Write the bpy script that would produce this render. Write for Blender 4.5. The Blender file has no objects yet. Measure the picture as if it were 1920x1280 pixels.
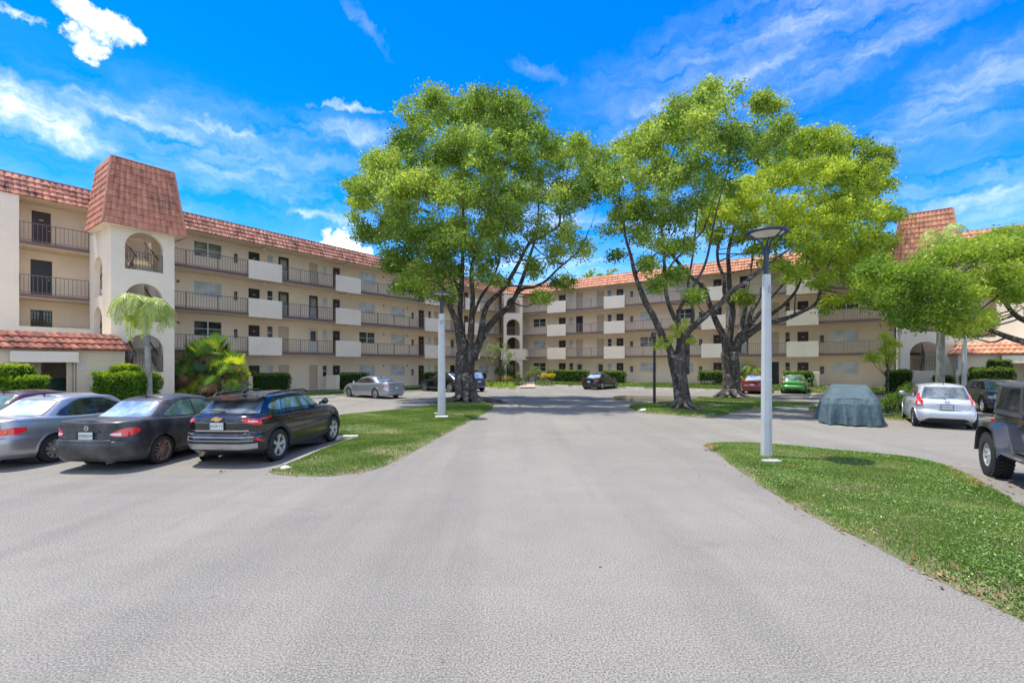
import bpy, bmesh, math, random
import numpy as np
from mathutils import Vector, Matrix
random.seed(7); rng = np.random.default_rng(11)
PI = math.pi
scn = bpy.context.scene
col = scn.collection
CAMZ = 2.15; F = 882.0; HY = 685.0
def gp(px, py, z=0.0):
    """ground point seen at photo pixel (layout survey)"""
    Y = F*(CAMZ-z)/(py-HY); return ((px-960)/F*Y, Y)
def at(px, py, Y):
    return Vector(((px-960)/F*Y, Y, CAMZ+(HY-py)/F*Y))

# ---------------------------------------------------------------- mesh helpers
class MB:
    def __init__(s): s.v=[]; s.f=[]; s.uv=None
    def add(s, vs, fs):
        n=len(s.v); s.v.extend([tuple(p) for p in vs]); s.f.extend([tuple(i+n for i in f) for f in fs]); return s
    def box(s, x0,x1,y0,y1,z0,z1, bev=0):
        if bev>0:
            b=bev; vs=[]; 
            X=(x0,x1);Y=(y0,y1);Z=(z0,z1); idx={}
            for i in (0,1):
                for j in (0,1):
                    for k in (0,1):
                        sx=1 if i==0 else -1; sy=1 if j==0 else -1; sz=1 if k==0 else -1
                        idx[(i,j,k,'x')]=len(vs); vs.append((X[i],Y[j]+sy*b,Z[k]+sz*b))
                        idx[(i,j,k,'y')]=len(vs); vs.append((X[i]+sx*b,Y[j],Z[k]+sz*b))
                        idx[(i,j,k,'z')]=len(vs); vs.append((X[i]+sx*b,Y[j]+sy*b,Z[k]))
            fs=[]
            q=lambda a,*o:[idx[t+(a,)] for t in o]
            fs+= [q('x',(0,0,0),(0,0,1),(0,1,1),(0,1,0)), q('x',(1,0,0),(1,1,0),(1,1,1),(1,0,1)),
                  q('y',(0,0,0),(1,0,0),(1,0,1),(0,0,1)), q('y',(0,1,0),(0,1,1),(1,1,1),(1,1,0)),
                  q('z',(0,0,0),(0,1,0),(1,1,0),(1,0,0)), q('z',(0,0,1),(1,0,1),(1,1,1),(0,1,1))]
            for j in (0,1):
                for k in (0,1): fs.append([idx[(0,j,k,'y')],idx[(1,j,k,'y')],idx[(1,j,k,'z')],idx[(0,j,k,'z')]])
            for i in (0,1):
                for k in (0,1): fs.append([idx[(i,0,k,'x')],idx[(i,1,k,'x')],idx[(i,1,k,'z')],idx[(i,0,k,'z')]])
            for i in (0,1):
                for j in (0,1): fs.append([idx[(i,j,0,'x')],idx[(i,j,1,'x')],idx[(i,j,1,'y')],idx[(i,j,0,'y')]])
            for t in [(i,j,k) for i in (0,1) for j in (0,1) for k in (0,1)]: fs.append([idx[t+('x',)],idx[t+('y',)],idx[t+('z',)]])
            return s.add(vs,fs)
        vs=[(x,y,z) for x in (x0,x1) for y in (y0,y1) for z in (z0,z1)]
        return s.add(vs,[(0,1,3,2),(4,6,7,5),(0,4,5,1),(2,3,7,6),(0,2,6,4),(1,5,7,3)])
    def obox(s, p, q, w, h, up=(0,0,1)):
        """bar from p to q, width w, height h"""
        p=Vector(p);q=Vector(q);d=(q-p).normalized();u=Vector(up)
        if abs(d.dot(u))>.98:u=Vector((1,0,0))
        a=d.cross(u).normalized()*w/2;b=a.cross(d).normalized()*h/2
        vs=[e+i*a+j*b for e in (p,q) for i in (-1,1) for j in (-1,1)]
        return s.add(vs,[(0,1,3,2),(4,6,7,5),(0,4,5,1),(2,3,7,6),(0,2,6,4),(1,5,7,3)])
    def quad(s,*p): return s.add(p,[tuple(range(len(p)))])
    def tube(s, pts, rad, n=8, cap=True):
        pts=[Vector(p) for p in pts]
        if not hasattr(rad,'__len__'): rad=[rad]*len(pts)
        vs=[];fs=[]; ref=None
        for i,p in enumerate(pts):
            d=(pts[min(i+1,len(pts)-1)]-pts[max(i-1,0)]).normalized()
            if ref is None:
                ref=Vector((1,0,0)) if abs(d.x)<.8 else Vector((0,1,0))
            a=(ref-d*ref.dot(d)).normalized(); ref=a; b=d.cross(a)
            for k in range(n):
                t=2*PI*k/n; vs.append(p+(a*math.cos(t)+b*math.sin(t))*rad[i])
        for i in range(len(pts)-1):
            for k in range(n):
                fs.append((i*n+k,i*n+(k+1)%n,(i+1)*n+(k+1)%n,(i+1)*n+k))
        if cap: fs.append(tuple(range(n-1,-1,-1))); fs.append(tuple((len(pts)-1)*n+k for k in range(n)))
        return s.add(vs,fs)
    def lathe(s, prof, n=24, axis='z', c=(0,0,0)):
        vs=[];fs=[];m=len(prof)
        for k in range(n):
            t=2*PI*k/n
            for r,h in prof:
                if axis=='z': v=(r*math.cos(t),r*math.sin(t),h)
                else: v=(r*math.cos(t),h,r*math.sin(t))
                vs.append((v[0]+c[0],v[1]+c[1],v[2]+c[2]))
        for k in range(n):
            for i in range(m-1):
                f=(k*m+i,((k+1)%n)*m+i,((k+1)%n)*m+i+1,k*m+i+1)
                fs.append(f if axis=='z' else f[::-1])
        return s.add(vs,fs)
    def build(s,name,mat,parent=None,smooth=None,loc=None):
        me=bpy.data.meshes.new(name); me.from_pydata([tuple(v) for v in s.v],[],s.f); 
        if s.uv is not None:
            ul=me.uv_layers.new(name='UVMap'); ul.data.foreach_set('uv',np.asarray(s.uv,dtype=np.float32).ravel())
        return finish(name,me,mat,parent,smooth,loc)
def finish(name,me,mat,parent=None,smooth=None,loc=None):
    me.materials.append(mat)
    if smooth is not None:
        me.polygons.foreach_set('use_smooth',[True]*len(me.polygons))
        if smooth<180: me.set_sharp_from_angle(angle=math.radians(smooth))
    me.update(); o=bpy.data.objects.new(name,me); col.objects.link(o)
    if parent: o.parent=parent
    if loc is not None: o.location=loc
    return o
def npmesh(name, V, nper, mat, parent=None, attr=None, smooth=False):
    """fast mesh of separate polygons, V: (k*nper,3)"""
    V=np.asarray(V,dtype=np.float32); n=len(V)//nper
    me=bpy.data.meshes.new(name); me.vertices.add(len(V)); me.vertices.foreach_set('co',V.ravel())
    me.loops.add(len(V)); me.loops.foreach_set('vertex_index',np.arange(len(V),dtype=np.int32))
    me.polygons.add(n); me.polygons.foreach_set('loop_start',np.arange(0,len(V),nper,dtype=np.int32))
    if smooth: me.polygons.foreach_set('use_smooth',np.ones(n,dtype=bool))
    me.update(calc_edges=True)
    if attr is not None:
        a=me.attributes.new('tint','FLOAT','POINT'); a.data.foreach_set('value',np.asarray(attr,dtype=np.float32))
    me.validate(); return finish(name,me,mat,parent)
def empty(name,loc=(0,0,0),rz=0):
    o=bpy.data.objects.new(name,None); col.objects.link(o); o.location=loc; o.rotation_euler=(0,0,rz); o.empty_display_size=.3; return o
def tag(o,label,cat,group=None,kind=None):
    if label:o['label']=label
    if cat:o['category']=cat
    if group:o['group']=group
    if kind:o['kind']=kind
    return o
def structure(o): o['kind']='structure'; return o
def copy_part(o,parent,loc=None):
    c=o.copy(); col.objects.link(c); c.parent=parent
    if loc is not None:c.location=loc
    for ch in list(o.children):
        d=ch.copy(); col.objects.link(d); d.parent=c
    return c
def copy_tree(o,parent=None):
    c=o.copy(); col.objects.link(c); c.parent=parent
    for ch in list(o.children): copy_tree(ch,c)
    return c

# ---------------------------------------------------------------- materials
def S2L(c):
    return tuple(((x/255)/12.92 if x/255<=.04045 else ((x/255+.055)/1.055)**2.4) for x in c)
class NT:
    def __init__(s,m): s.t=m.node_tree; s.n=s.t.nodes; s.l=s.t.links
    def new(s,ty,**kw):
        n=s.n.new(ty)
        for k,v in kw.items(): setattr(n,k,v)
        return n
    def lk(s,a,b): s.l.new(a,b)
    def noise(s,vec,scale,detail=3,rough=.5,dist=0):
        n=s.new('ShaderNodeTexNoise'); n.inputs['Scale'].default_value=scale; n.inputs['Detail'].default_value=detail; n.inputs['Roughness'].default_value=rough; n.inputs['Distortion'].default_value=dist
        if vec is not None: s.lk(vec,n.inputs['Vector'])
        return n.outputs['Fac']
    def ramp(s,fac,stops):
        r=s.new('ShaderNodeValToRGB'); e=r.color_ramp.elements
        e[0].position=stops[0][0]; e[0].color=tuple(stops[0][1])+(1,)
        e[1].position=stops[-1][0]; e[1].color=tuple(stops[-1][1])+(1,)
        for p,c in stops[1:-1]:
            x=e.new(p); x.color=tuple(c)+(1,)
        s.lk(fac,r.inputs['Fac']); return r.outputs['Color']
    def rng(s,fac,a,b,c=0,d=1,clamp=True):
        m=s.new('ShaderNodeMapRange'); m.clamp=clamp
        for i,v in enumerate((a,b,c,d)): m.inputs[i+1].default_value=v
        s.lk(fac,m.inputs[0]); return m.outputs[0]
    def mix(s,fac,a,b,mode='MIX'):
        m=s.new('ShaderNodeMix',data_type='RGBA',blend_type=mode)
        if isinstance(fac,(int,float)): m.inputs[0].default_value=fac
        else: s.lk(fac,m.inputs[0])
        for i,c in ((6,a),(7,b)):
            if isinstance(c,tuple): m.inputs[i].default_value=tuple(c)[:3]+(1,)
            else: s.lk(c,m.inputs[i])
        return m.outputs[2]
    def math(s,op,a,b=None,c=None):
        m=s.new('ShaderNodeMath',operation=op)
        for i,v in enumerate((a,b,c)):
            if v is None: continue
            if isinstance(v,(int,float)): m.inputs[i].default_value=v
            else: s.lk(v,m.inputs[i])
        return m.outputs[0]
    def mapping(s,vec,scale=(1,1,1),rot=(0,0,0),loc=(0,0,0)):
        m=s.new('ShaderNodeMapping'); m.inputs['Scale'].default_value=scale; m.inputs['Rotation'].default_value=rot; m.inputs['Location'].default_value=loc
        s.lk(vec,m.inputs['Vector']); return m.outputs[0]
    def bump(s,h,dist,strength=1):
        b=s.new('ShaderNodeBump'); b.inputs['Distance'].default_value=dist; b.inputs['Strength'].default_value=strength; s.lk(h,b.inputs['Height']); return b.outputs[0]
def newmat(name):
    m=bpy.data.materials.new(name); m.use_nodes=True; t=NT(m); t.p=t.n['Principled BSDF']; t.co=t.new('ShaderNodeTexCoord').outputs['Object']; t.m=m; return t
def P(t,**kw):
    for k,v in kw.items():
        i=t.p.inputs[k.replace('_',' ')]
        if isinstance(v,(int,float)): i.default_value=v
        elif isinstance(v,tuple): i.default_value=tuple(v)[:3]+(1,) if len(i.default_value)==4 else v
        else: t.lk(v,i)
    return t.m
def simple(name,c,rough=.6,metal=0,var=.12,scale=6,bump=0,bscale=60,coat=0,spec=.5):
    t=newmat(name); n=t.noise(t.co,scale,4,.6)
    lo=tuple(x*(1-var) for x in c); hi=tuple(min(1,x*(1+var)) for x in c)
    P(t,Base_Color=t.ramp(n,[(.3,lo),(.7,hi)]),Roughness=rough,Metallic=metal,Coat_Weight=coat,Specular_IOR_Level=spec)
    if bump: P(t,Normal=t.bump(t.noise(t.co,bscale,3,.6),bump))
    return t.m
def stucco(name,c,dirt=.25,bump=.006,bs=22):
    t=newmat(name)
    n=t.noise(t.co,.7,5,.6); f=t.noise(t.co,bs,4,.65)
    c1=t.mix(t.rng(n,.35,.7,0,1),tuple(x*.93 for x in c),tuple(min(1,x*1.04) for x in c))
    st=t.noise(t.mapping(t.co,(3.0,3.0,.25)),1.2,5,.65)
    c2=t.mix(t.rng(st,.56,.8,0,dirt),c1,tuple(x*.55 for x in c))
    c3=t.mix(t.rng(f,.3,.7,0,.12),c2,tuple(x*.8 for x in c))
    return P(t,Base_Color=c3,Roughness=.9,Normal=t.bump(f,bump))
M={}
M['wall']=stucco('wall_tan',(.88,.73,.545),.16)
M['white']=stucco('stucco_cream',(.82,.73,.59),.2,.01)
M['panel']=stucco('panel_cream',(.84,.74,.60),.2,.008,14)
M['annex']=stucco('annex_cream',(.74,.63,.48),.3,.008)
M['ceil']=stucco('soffit_tan',(.76,.63,.46),.15,.003)
M['fascia']=simple('fascia_brown',(.16,.105,.10),.7,var=.15,scale=3)
RAILS={'L':simple('rail_dark_taupe',(.15,.13,.12),.5,var=.1),'R':simple('rail_pinkish_sunlit',(.30,.225,.19),.5,var=.1)}; M['rail']=RAILS['L']  # right wing copy is lighter and pinker, its sunlight put into the colour
M['doorD']=simple('door_dark_brown',(.045,.024,.024),.45,var=.2)
M['doorB']=simple('door_beige',(.55,.44,.32),.6,var=.05)
M['doorK']=simple('door_black',(.012,.012,.014),.4)
M['doorW']=simple('door_white',(.66,.64,.58),.5,var=.04)
M['frameW']=simple('window_frame_white',(.66,.68,.68),.4,var=.04)
M['frameD']=simple('frame_dark',(.05,.04,.04),.5)
M['steel']=simple('steel_box',(.35,.34,.32),.5,.3)
M['red']=simple('red_enamel',(.45,.02,.02),.4)
M['globe']=simple('globe_white',(.85,.83,.78),.25,var=.02)
M['concrete']=simple('concrete',(.55,.52,.48),.9,var=.18,scale=5,bump=.006,bscale=40)
M['curb']=simple('kerb_concrete',(.45,.43,.40),.9,var=.25,scale=4,bump=.008,bscale=30)
M['dark']=simple('dark_interior',(.02,.018,.017),.9)
M['brown']=simple('interior_brown',(.13,.085,.06),.9)
def blinds():
    t=newmat('window_blinds'); sx=t.new('ShaderNodeSeparateXYZ'); t.lk(t.co,sx.inputs[0])
    w=t.math('SINE',t.math('MULTIPLY',sx.outputs[2],110.0)); n=t.noise(t.co,1.1,2)
    c=t.mix(t.rng(w,-1,1,0,1),(.48,.52,.52),(.76,.79,.77)); c=t.mix(t.rng(n,.4,.6,0,.45),c,(.26,.30,.32))
    return P(t,Base_Color=c,Roughness=.18,Specular_IOR_Level=.6)
M['blinds']=blinds()
def glassdark(name,a,b):
    t=newmat(name); n=t.noise(t.co,1.7,3); return P(t,Base_Color=t.mix(t.rng(n,.4,.6,0,1),a,b),Roughness=.06,Specular_IOR_Level=.8)
M['glassD']=glassdark('window_glass_dark',(.02,.025,.028),(.07,.08,.08))
M['glassC']=glassdark('window_glass_curtain',(.13,.14,.14),(.30,.30,.28))
def tile(name,c1,c2,stain,amount):
    t=newmat(name); uv=t.new('ShaderNodeUVMap').outputs[0]
    sn=t.new('ShaderNodeVectorMath',operation='FLOOR'); t.lk(uv,sn.inputs[0])
    wn=t.new('ShaderNodeTexWhiteNoise',noise_dimensions='2D'); t.lk(sn.outputs[0],wn.inputs[0])
    c=t.mix(wn.outputs[0],c1,c2)
    n=t.noise(t.mapping(uv,(.9,.25,1)),1.3,5,.7); n2=t.noise(t.co,1.1,4,.6)
    m=t.math('MULTIPLY',t.rng(n,.42,.64,0,1),t.rng(n2,.33,.58,0,amount))
    c=t.mix(m,c,stain)
    p=t.noise(t.co,9,4,.7); c=t.mix(t.rng(p,.55,.75,0,.45),c,tuple(min(1,x*1.7+.04) for x in c2))
    return P(t,Base_Color=c,Roughness=.85,Normal=t.bump(t.noise(t.co,40,3),.004))
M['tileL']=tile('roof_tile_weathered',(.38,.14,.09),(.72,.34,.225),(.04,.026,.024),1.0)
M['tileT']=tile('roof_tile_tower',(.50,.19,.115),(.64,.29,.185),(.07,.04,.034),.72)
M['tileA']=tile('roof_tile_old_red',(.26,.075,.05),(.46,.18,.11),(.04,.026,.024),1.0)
M['tileR']=tile('roof_tile_sunny',(.58,.235,.13),(.74,.36,.22),(.12,.06,.04),.6)  # lit copy of the roof tile, the right wing's sun put into its colours

# ---------------------------------------------------------------- camera, light, sky
cam=bpy.data.cameras.new('camera'); co=bpy.data.objects.new('camera',cam); col.objects.link(co)
co.location=(0,0,CAMZ); co.rotation_euler=(PI/2,0,0); cam.sensor_width=36; cam.lens=F/1920*36; cam.shift_y=(HY-640)/1920
cam.clip_end=5000; cam.clip_start=.05; scn.camera=co
SUN=Vector((-.29,.115,1)).normalized()
elev=math.asin(SUN.z); az=math.atan2(SUN.x,SUN.y)   # clockwise from +Y
sl=bpy.data.lights.new('sun','SUN'); sl.energy=2.75; sl.angle=math.radians(.55); sl.color=(1,.94,.83)
so=bpy.data.objects.new('sun',sl); col.objects.link(so); so.rotation_euler=(-SUN).to_track_quat('-Z','Y').to_euler(); so.location=(0,0,40)
scn.view_settings.view_transform='Standard'; scn.view_settings.look='None'; scn.view_settings.gamma=1; scn.view_settings.exposure=1.2
w=bpy.data.worlds.new('World'); scn.world=w; w.use_nodes=True
def sky():
    t=NT(w); bg=t.n['Background']; out=t.n['World Output']
    s=t.new('ShaderNodeTexSky',sky_type='NISHITA'); s.sun_disc=False; s.sun_elevation=elev; s.sun_rotation=az
    s.air_density=1.0; s.dust_density=.35; s.ozone_density=2.6; s.altitude=0
    hs=t.new('ShaderNodeHueSaturation'); hs.inputs['Saturation'].default_value=1.62; hs.inputs['Hue'].default_value=.512; hs.inputs['Value'].default_value=.80; t.lk(s.outputs[0],hs.inputs['Color'])
    base=hs.outputs[0]
    d=t.new('ShaderNodeTexCoord').outputs['Generated']
    sp=t.new('ShaderNodeSeparateXYZ'); t.lk(d,sp.inputs[0])
    # elevation / azimuth in degrees
    azd=t.math('MULTIPLY',t.math('ARCTAN2',sp.outputs[0],sp.outputs[1]),180/PI)
    eld=t.math('MULTIPLY',t.math('ARCSINE',sp.outputs[2]),180/PI)
    cmb=t.new('ShaderNodeCombineXYZ'); t.lk(azd,cmb.inputs[0]); t.lk(eld,cmb.inputs[1]); ang=cmb.outputs[0]
    warp=t.new('ShaderNodeTexNoise'); warp.inputs['Scale'].default_value=.35; warp.inputs['Detail'].default_value=7; warp.inputs['Roughness'].default_value=.62; t.lk(ang,warp.inputs['Vector'])
    wv=t.new('ShaderNodeVectorMath',operation='SUBTRACT'); t.lk(warp.outputs['Color'],wv.inputs[0]); wv.inputs[1].default_value=(.5,.5,.5)
    def warped(k,kx=1):
        a=t.new('ShaderNodeVectorMath',operation='MULTIPLY'); t.lk(wv.outputs[0],a.inputs[0]); a.inputs[1].default_value=(k*kx,k,0)
        b=t.new('ShaderNodeVectorMath',operation='ADD'); t.lk(ang,b.inputs[0]); t.lk(a.outputs[0],b.inputs[1]); return b.outputs[0]
    wA=warped(5,1.3); wB=warped(4,2.0)
    def pxang(px,py):
        x=(px-960)/F; z=(HY-py)/F; return math.degrees(math.atan2(x,1)), math.degrees(math.asin(z/math.sqrt(1+x*x+z*z)))
    total=None
    def blob(src,px,py,rx,ry,rot,soft=.5,amp=1.0,den=None):
        nonlocal total
        a,e=pxang(px,py)
        mp=t.new('ShaderNodeMapping',vector_type='TEXTURE'); mp.inputs['Location'].default_value=(a,e,0); mp.inputs['Rotation'].default_value=(0,0,math.radians(rot)); mp.inputs['Scale'].default_value=(rx,ry,1)
        t.lk(src,mp.inputs['Vector'])
        ln=t.new('ShaderNodeVectorMath',operation='LENGTH'); t.lk(mp.outputs[0],ln.inputs[0])
        v=t.rng(ln.outputs['Value'],1,1-soft,0,amp)
        if den is not None: v=t.math('MULTIPLY',v,den)
        total=v if total is None else t.math('MAXIMUM',total,v)
    streak=t.rng(t.noise(t.mapping(warped(4,1),(.07,.42,1),(0,0,math.radians(-6))),1.0,7,.62),.38,.68,0,1)
    streakR=t.rng(t.noise(t.mapping(warped(4,1),(.10,.5,1),(0,0,math.radians(-22))),1.0,7,.62),.36,.66,0,1)
    fluff=t.rng(t.noise(t.mapping(warped(3,1),(.35,.9,1),(0,0,math.radians(-14))),1.0,7,.66),.30,.60,.25,1)
    # cumulus and wisps where the photograph has them
    blob(wA,180,36,3.1,1.7,-4,.45); blob(wA,225,58,2.0,1.3,-15,.5); blob(wA,165,84,1.6,.8,0,.6,.9); blob(wA,262,76,.9,.7,0,.7,.8); blob(wA,120,55,1.4,.6,0,.7,.8)
    blob(wB,10,25,1.1,.5,0,.8,.5)
    blob(wB,40,205,8,2.6,-8,.9,.8,fluff); blob(wB,95,238,6,1.8,-12,.9,.8,fluff)
    blob(wB,260,222,8,1.1,-3,.95,.6,fluff); blob(wB,400,238,7,.6,-3,.95,.4,fluff)
    blob(wA,610,455,1.5,1.5,0,.35); blob(wA,645,462,1.9,1.9,0,.35); blob(wA,570,470,1.6,.7,-8,.6,.8); blob(wA,680,480,1.8,1.0,0,.4); blob(wA,740,500,3,1.2,0,.4)
    blob(wB,655,206,4.5,.55,3,.95,.6); blob(wB,600,400,4.5,.7,-6,.9,.4); blob(wB,640,418,3,.9,-20,.9,.4)
    blob(wB,655,255,9,2.2,0,.9,.45,streak); blob(wB,450,300,20,6,-6,.9,.34,streak); blob(wB,250,300,9,2.2,0,.9,.3,streak)
    blob(wB,1350,170,24,1.5,16,.9,.38,streakR); blob(wB,1550,130,20,2.6,10,.9,.27,streakR); blob(wB,1230,205,9,1.8,16,.9,.26,streakR)
    blob(wB,1500,40,30,5.5,8,.9,.26,streakR); blob(wB,1850,170,9,4.5,0,.9,.42,streak); blob(wB,1870,370,12,4,-4,.9,.42,streak)
    blob(wB,1790,390,6,1.0,0,.9,.55,streak); blob(wB,1010,135,4.5,1.0,-12,.9,.11); blob(wB,690,50,4,.8,-38,.9,.08); blob(wB,1700,250,10,3.5,10,.9,.27,streakR)
    blob(wB,1030,400,12,5,0,.8,.75,streak); blob(wB,1250,420,10,4,0,.8,.55,streak); blob(wB,1000,500,14,2.0,0,.8,.7,streak)
    # open sky elsewhere: low streaky haze + unseen cloud cover added behind the viewer for neutral fill light
    gen=t.noise(t.mapping(d,(2.2,2.2,5)),1.6,7,.6); back=t.rng(sp.outputs[1],.15,-.3,0,1)
    g=t.math('MULTIPLY',t.rng(gen,.40,.56,0,1),back); total=t.math('MAXIMUM',total,g)
    thin=t.math('MULTIPLY',streak,t.rng(eld,28,2,.0,.22)); total=t.math('MAXIMUM',total,thin)
    hz=t.rng(eld,26,0,0,.34); hz=t.math('MULTIPLY',hz,hz); 
    shade=t.noise(t.mapping(warped(3),(.22,.35,1)),1.6,6,.6)
    cc=t.mix(t.rng(shade,.38,.62,0,1),(3.0,3.5,4.7),(5.6,5.6,5.7))
    c=t.mix(hz,base,(2.6,4.2,6.6)); c=t.mix(total,c,cc)
    t.lk(c,bg.inputs['Color']); bg.inputs['Strength'].default_value=.15
sky()

# ---------------------------------------------------------------- the two wings
aL=Vector((.5875,.809)).normalized(); DL=34.447; DR=47.30
nL=Vector((-aL.y,aL.x)); OL=nL*DL                # inward normal of the left wing, origin on its slab-edge plane
nR=Vector((aL.x,aL.y)); aR=Vector((aL.y,-aL.x)); OR=nR*DR
def tpx(wing,px,c=0.0):
    """distance along the wing at which the ray of a photo column meets the plane c metres behind the slab edge"""
    a,n,D=((aL,nL,DL) if wing=='L' else (aR,nR,DR)); r=Vector(((px-960)/F,1)); k=(D+c)/r.dot(n); return r.dot(a)*k
ZS=[.17,2.95,5.65,8.35]; SLT=.2; ZR=10.86; PAD=.17
PADR=.45; CUR=['L']
def floortop(i): return (PAD if CUR[0]=='L' else PADR) if i==0 else ZS[i]+SLT
def tiles(mb,uvs,f,W,H,tw=.28,rows=4,amp=.05,step=.045,ss=6):
    """barrel tiles over patch f(u,v)->(point,normal); u in 0..W, v 0..H up; appended to mb with uvs"""
    nc=max(1,round(W/tw)); us=[]; 
    for c in range(nc):
        for k in range(ss): us.append((c+k/ss)/nc)
    us.append(1.0)
    lev=[]
    for r in range(rows):
        lev.append((r/rows,step,r+.01)); lev.append(((r+.995)/rows,.0,r+.99))
    base=len(mb.v); nu=len(us)
    for (v,st,vv) in lev:
        for i,u in enumerate(us):
            p,n=f(u,v); s=abs(math.sin(PI*u*nc)); 
            h=amp*(s**.75)+st+.01*math.sin(13*u*nc+vv*7)*.3
            q=p+n*h; mb.v.append(tuple(q))
    nl=len(lev)
    for j in range(nl-1):
        for i in range(nu-1):
            a=base+j*nu+i; mb.f.append((a,a+1,a+1+nu,a+nu))
            v0=lev[j][2] if j%2==0 else lev[j][2]; v1=lev[j+1][2] if j%2==0 else lev[j][2]+.001
            u0=us[i]*nc;u1=us[i+1]*nc-1e-3
            uvs.extend([(u0,v0),(u1,v0),(u1,v1),(u0,v1)])
    # bottom lip back to the deck
    b2=len(mb.v)
    for i,u in enumerate(us): p,n=f(u,0); mb.v.append(tuple(p-n*.03))
    for i in range(nu-1): mb.f.append((b2+i,b2+i+1,base+i+1,base+i)); uvs.extend([(us[i]*nc,0)]*4)
def planar(p0,p1,q0,q1):
    p0,p1,q0,q1=[Vector(x) for x in (p0,p1,q0,q1)]
    n=(p1-p0).cross(q0-p0).normalized()
    def f(u,v): return (p0.lerp(p1,u)).lerp(q0.lerp(q1,u),v),n
    return f
def wall_open(mb,x0,x1,y,z0,z1,rects,depth=.12):
    xs=sorted({x0,x1,*[r[0] for r in rects],*[r[1] for r in rects]}); zs=sorted({z0,z1,*[r[2] for r in rects],*[r[3] for r in rects]})
    for i in range(len(xs)-1):
        xm=(xs[i]+xs[i+1])/2
        for j in range(len(zs)-1):
            zm=(zs[j]+zs[j+1])/2
            if any(r[0]<xm<r[1] and r[2]<zm<r[3] for r in rects): continue
            mb.quad((xs[i],y,zs[j]),(xs[i+1],y,zs[j]),(xs[i+1],y,zs[j+1]),(xs[i],y,zs[j+1]))
    for a,b,c,d in rects:
        e=y+depth
        mb.quad((a,y,c),(a,y,d),(a,e,d),(a,e,c)); mb.quad((b,y,c),(b,e,c),(b,e,d),(b,y,d))
        mb.quad((a,y,d),(b,y,d),(b,e,d),(a,e,d)); mb.quad((a,y,c),(a,e,c),(b,e,c),(b,y,c))
def arch_wall(mb,x0,x1,y0,y1,z0,z1,xa,xb,ops,n=14,swap=False):
    """wall slab with arched openings stacked between xa..xb; ops=[(sill,spring)]"""
    r=(xb-xa)/2; xc=(xa+xb)/2
    def bx(a,b,c,d):
        if d-c<1e-4:return
        if swap: mb.box(y0,y1,a,b,c,d)
        else: mb.box(a,b,y0,y1,c,d)
    bx(x0,xa,z0,z1); bx(xb,x1,z0,z1)
    T=lambda x,y,z:(y,x,z) if swap else (x,y,z)
    for k in range(n):
        a=xa+(xb-xa)*(1-math.cos(PI*k/n))/2; b=xa+(xb-xa)*(1-math.cos(PI*(k+1)/n))/2
        lo=z0
        ha=math.sqrt(max(0,r*r-(a-xc)**2)); hb=math.sqrt(max(0,r*r-(b-xc)**2))
        lows=[(z0,z0)]
        for sill,spring in ops:
            la,lb=lows[-1]
            mb.add([T(a,y0,la),T(b,y0,lb),T(b,y0,sill),T(a,y0,sill),T(a,y1,la),T(b,y1,lb),T(b,y1,sill),T(a,y1,sill)],
                   [(0,1,2,3),(5,4,7,6),(3,2,6,7),(0,4,5,1)])
            lows.append((spring+ha,spring+hb))
        la,lb=lows[-1]
        mb.add([T(a,y0,la),T(b,y0,lb),T(b,y0,z1),T(a,y0,z1),T(a,y1,la),T(b,y1,lb),T(b,y1,z1),T(a,y1,z1)],
               [(0,1,2,3),(5,4,7,6),(3,2,6,7),(0,4,5,1)])
def railing(x0,x1,z,y=.05,h=1.0,sp=.165):
    mb=MB(); L=x1-x0; n=max(2,round(L/sp)); npost=max(1,round(L/1.75))
    mb.box(x0,x1,y-.02,y+.02,z+h-.035,z+h); mb.box(x0,x1,y-.015,y+.015,z+.08,z+.11)
    for i in range(1,n): 
        x=x0+L*i/n; mb.box(x-.009,x+.009,y-.008,y+.008,z+.11,z+h-.035)
    for i in range(npost+1):
        x=x0+.02+(L-.04)*i/npost; mb.box(x-.02,x+.02,y-.021,y+.021,z,z+h-.036)
    return mb
def railing_y(x,y0,y1,z,h=1.0):
    mb=MB(); L=y1-y0; n=max(2,round(L/.13))
    mb.box(x-.02,x+.02,y0,y1,z+h-.035,z+h); mb.box(x-.015,x+.015,y0,y1,z+.08,z+.11)
    for i in range(n+1):
        y=y0+L*i/n; mb.box(x-.008,x+.008,y-.008,y+.008,z+.02,z+h-.036)
    return mb

winproto={}
def add_window(par,x0,x1,z0,z1,y,style,two=True):
    w_=x1-x0;h=z1-z0; fr=MB(); t=.035; yy=y+.05
    fr.box(0,w_,-.02,.03,0,t); fr.box(0,w_,-.02,.03,h-t,h); fr.box(0,t,-.02,.03,t,h-t); fr.box(w_-t,w_,-.02,.03,t,h-t)
    xs=[t,w_-t]
    if two: fr.box(w_/2-.04,w_/2+.04,-.025,.03,t,h-t)
    fr.box(t,w_-t,-.015,.02,h*.48-.02,h*.48+.02)
    if two is True: pass
    o=MB(); o.box(-.01,w_+.01,-.07,-.02,-.05,0); 
    f=fr.build('window',M['frameW'] if style!='bars' else M['frameD'],par,loc=(x0,yy,z0))
    g=MB(); g.quad((t,.005,t),(w_-t,.005,t),(w_-t,.005,h-t),(t,.005,h-t)); g.quad((t,.035,t),(t,.035,h-t),(w_-t,.035,h-t),(w_-t,.035,t))
    g.build('pane',M[{'b':'blinds','d':'glassD','c':'glassC','bars':'glassD'}[style]],f)
    o.build('sill',M['wall'],f)
    if style=='bars':
        b=MB()
        for i in range(1,7): b.box(w_*i/7-.012,w_*i/7+.012,-.06,-.04,0,h)
        for i in range(4): b.box(0,w_,-.065,-.035,h*i/3-.012,h*i/3+.012)
        b.build('window_bars',M['frameD'],f)
    return f
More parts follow.
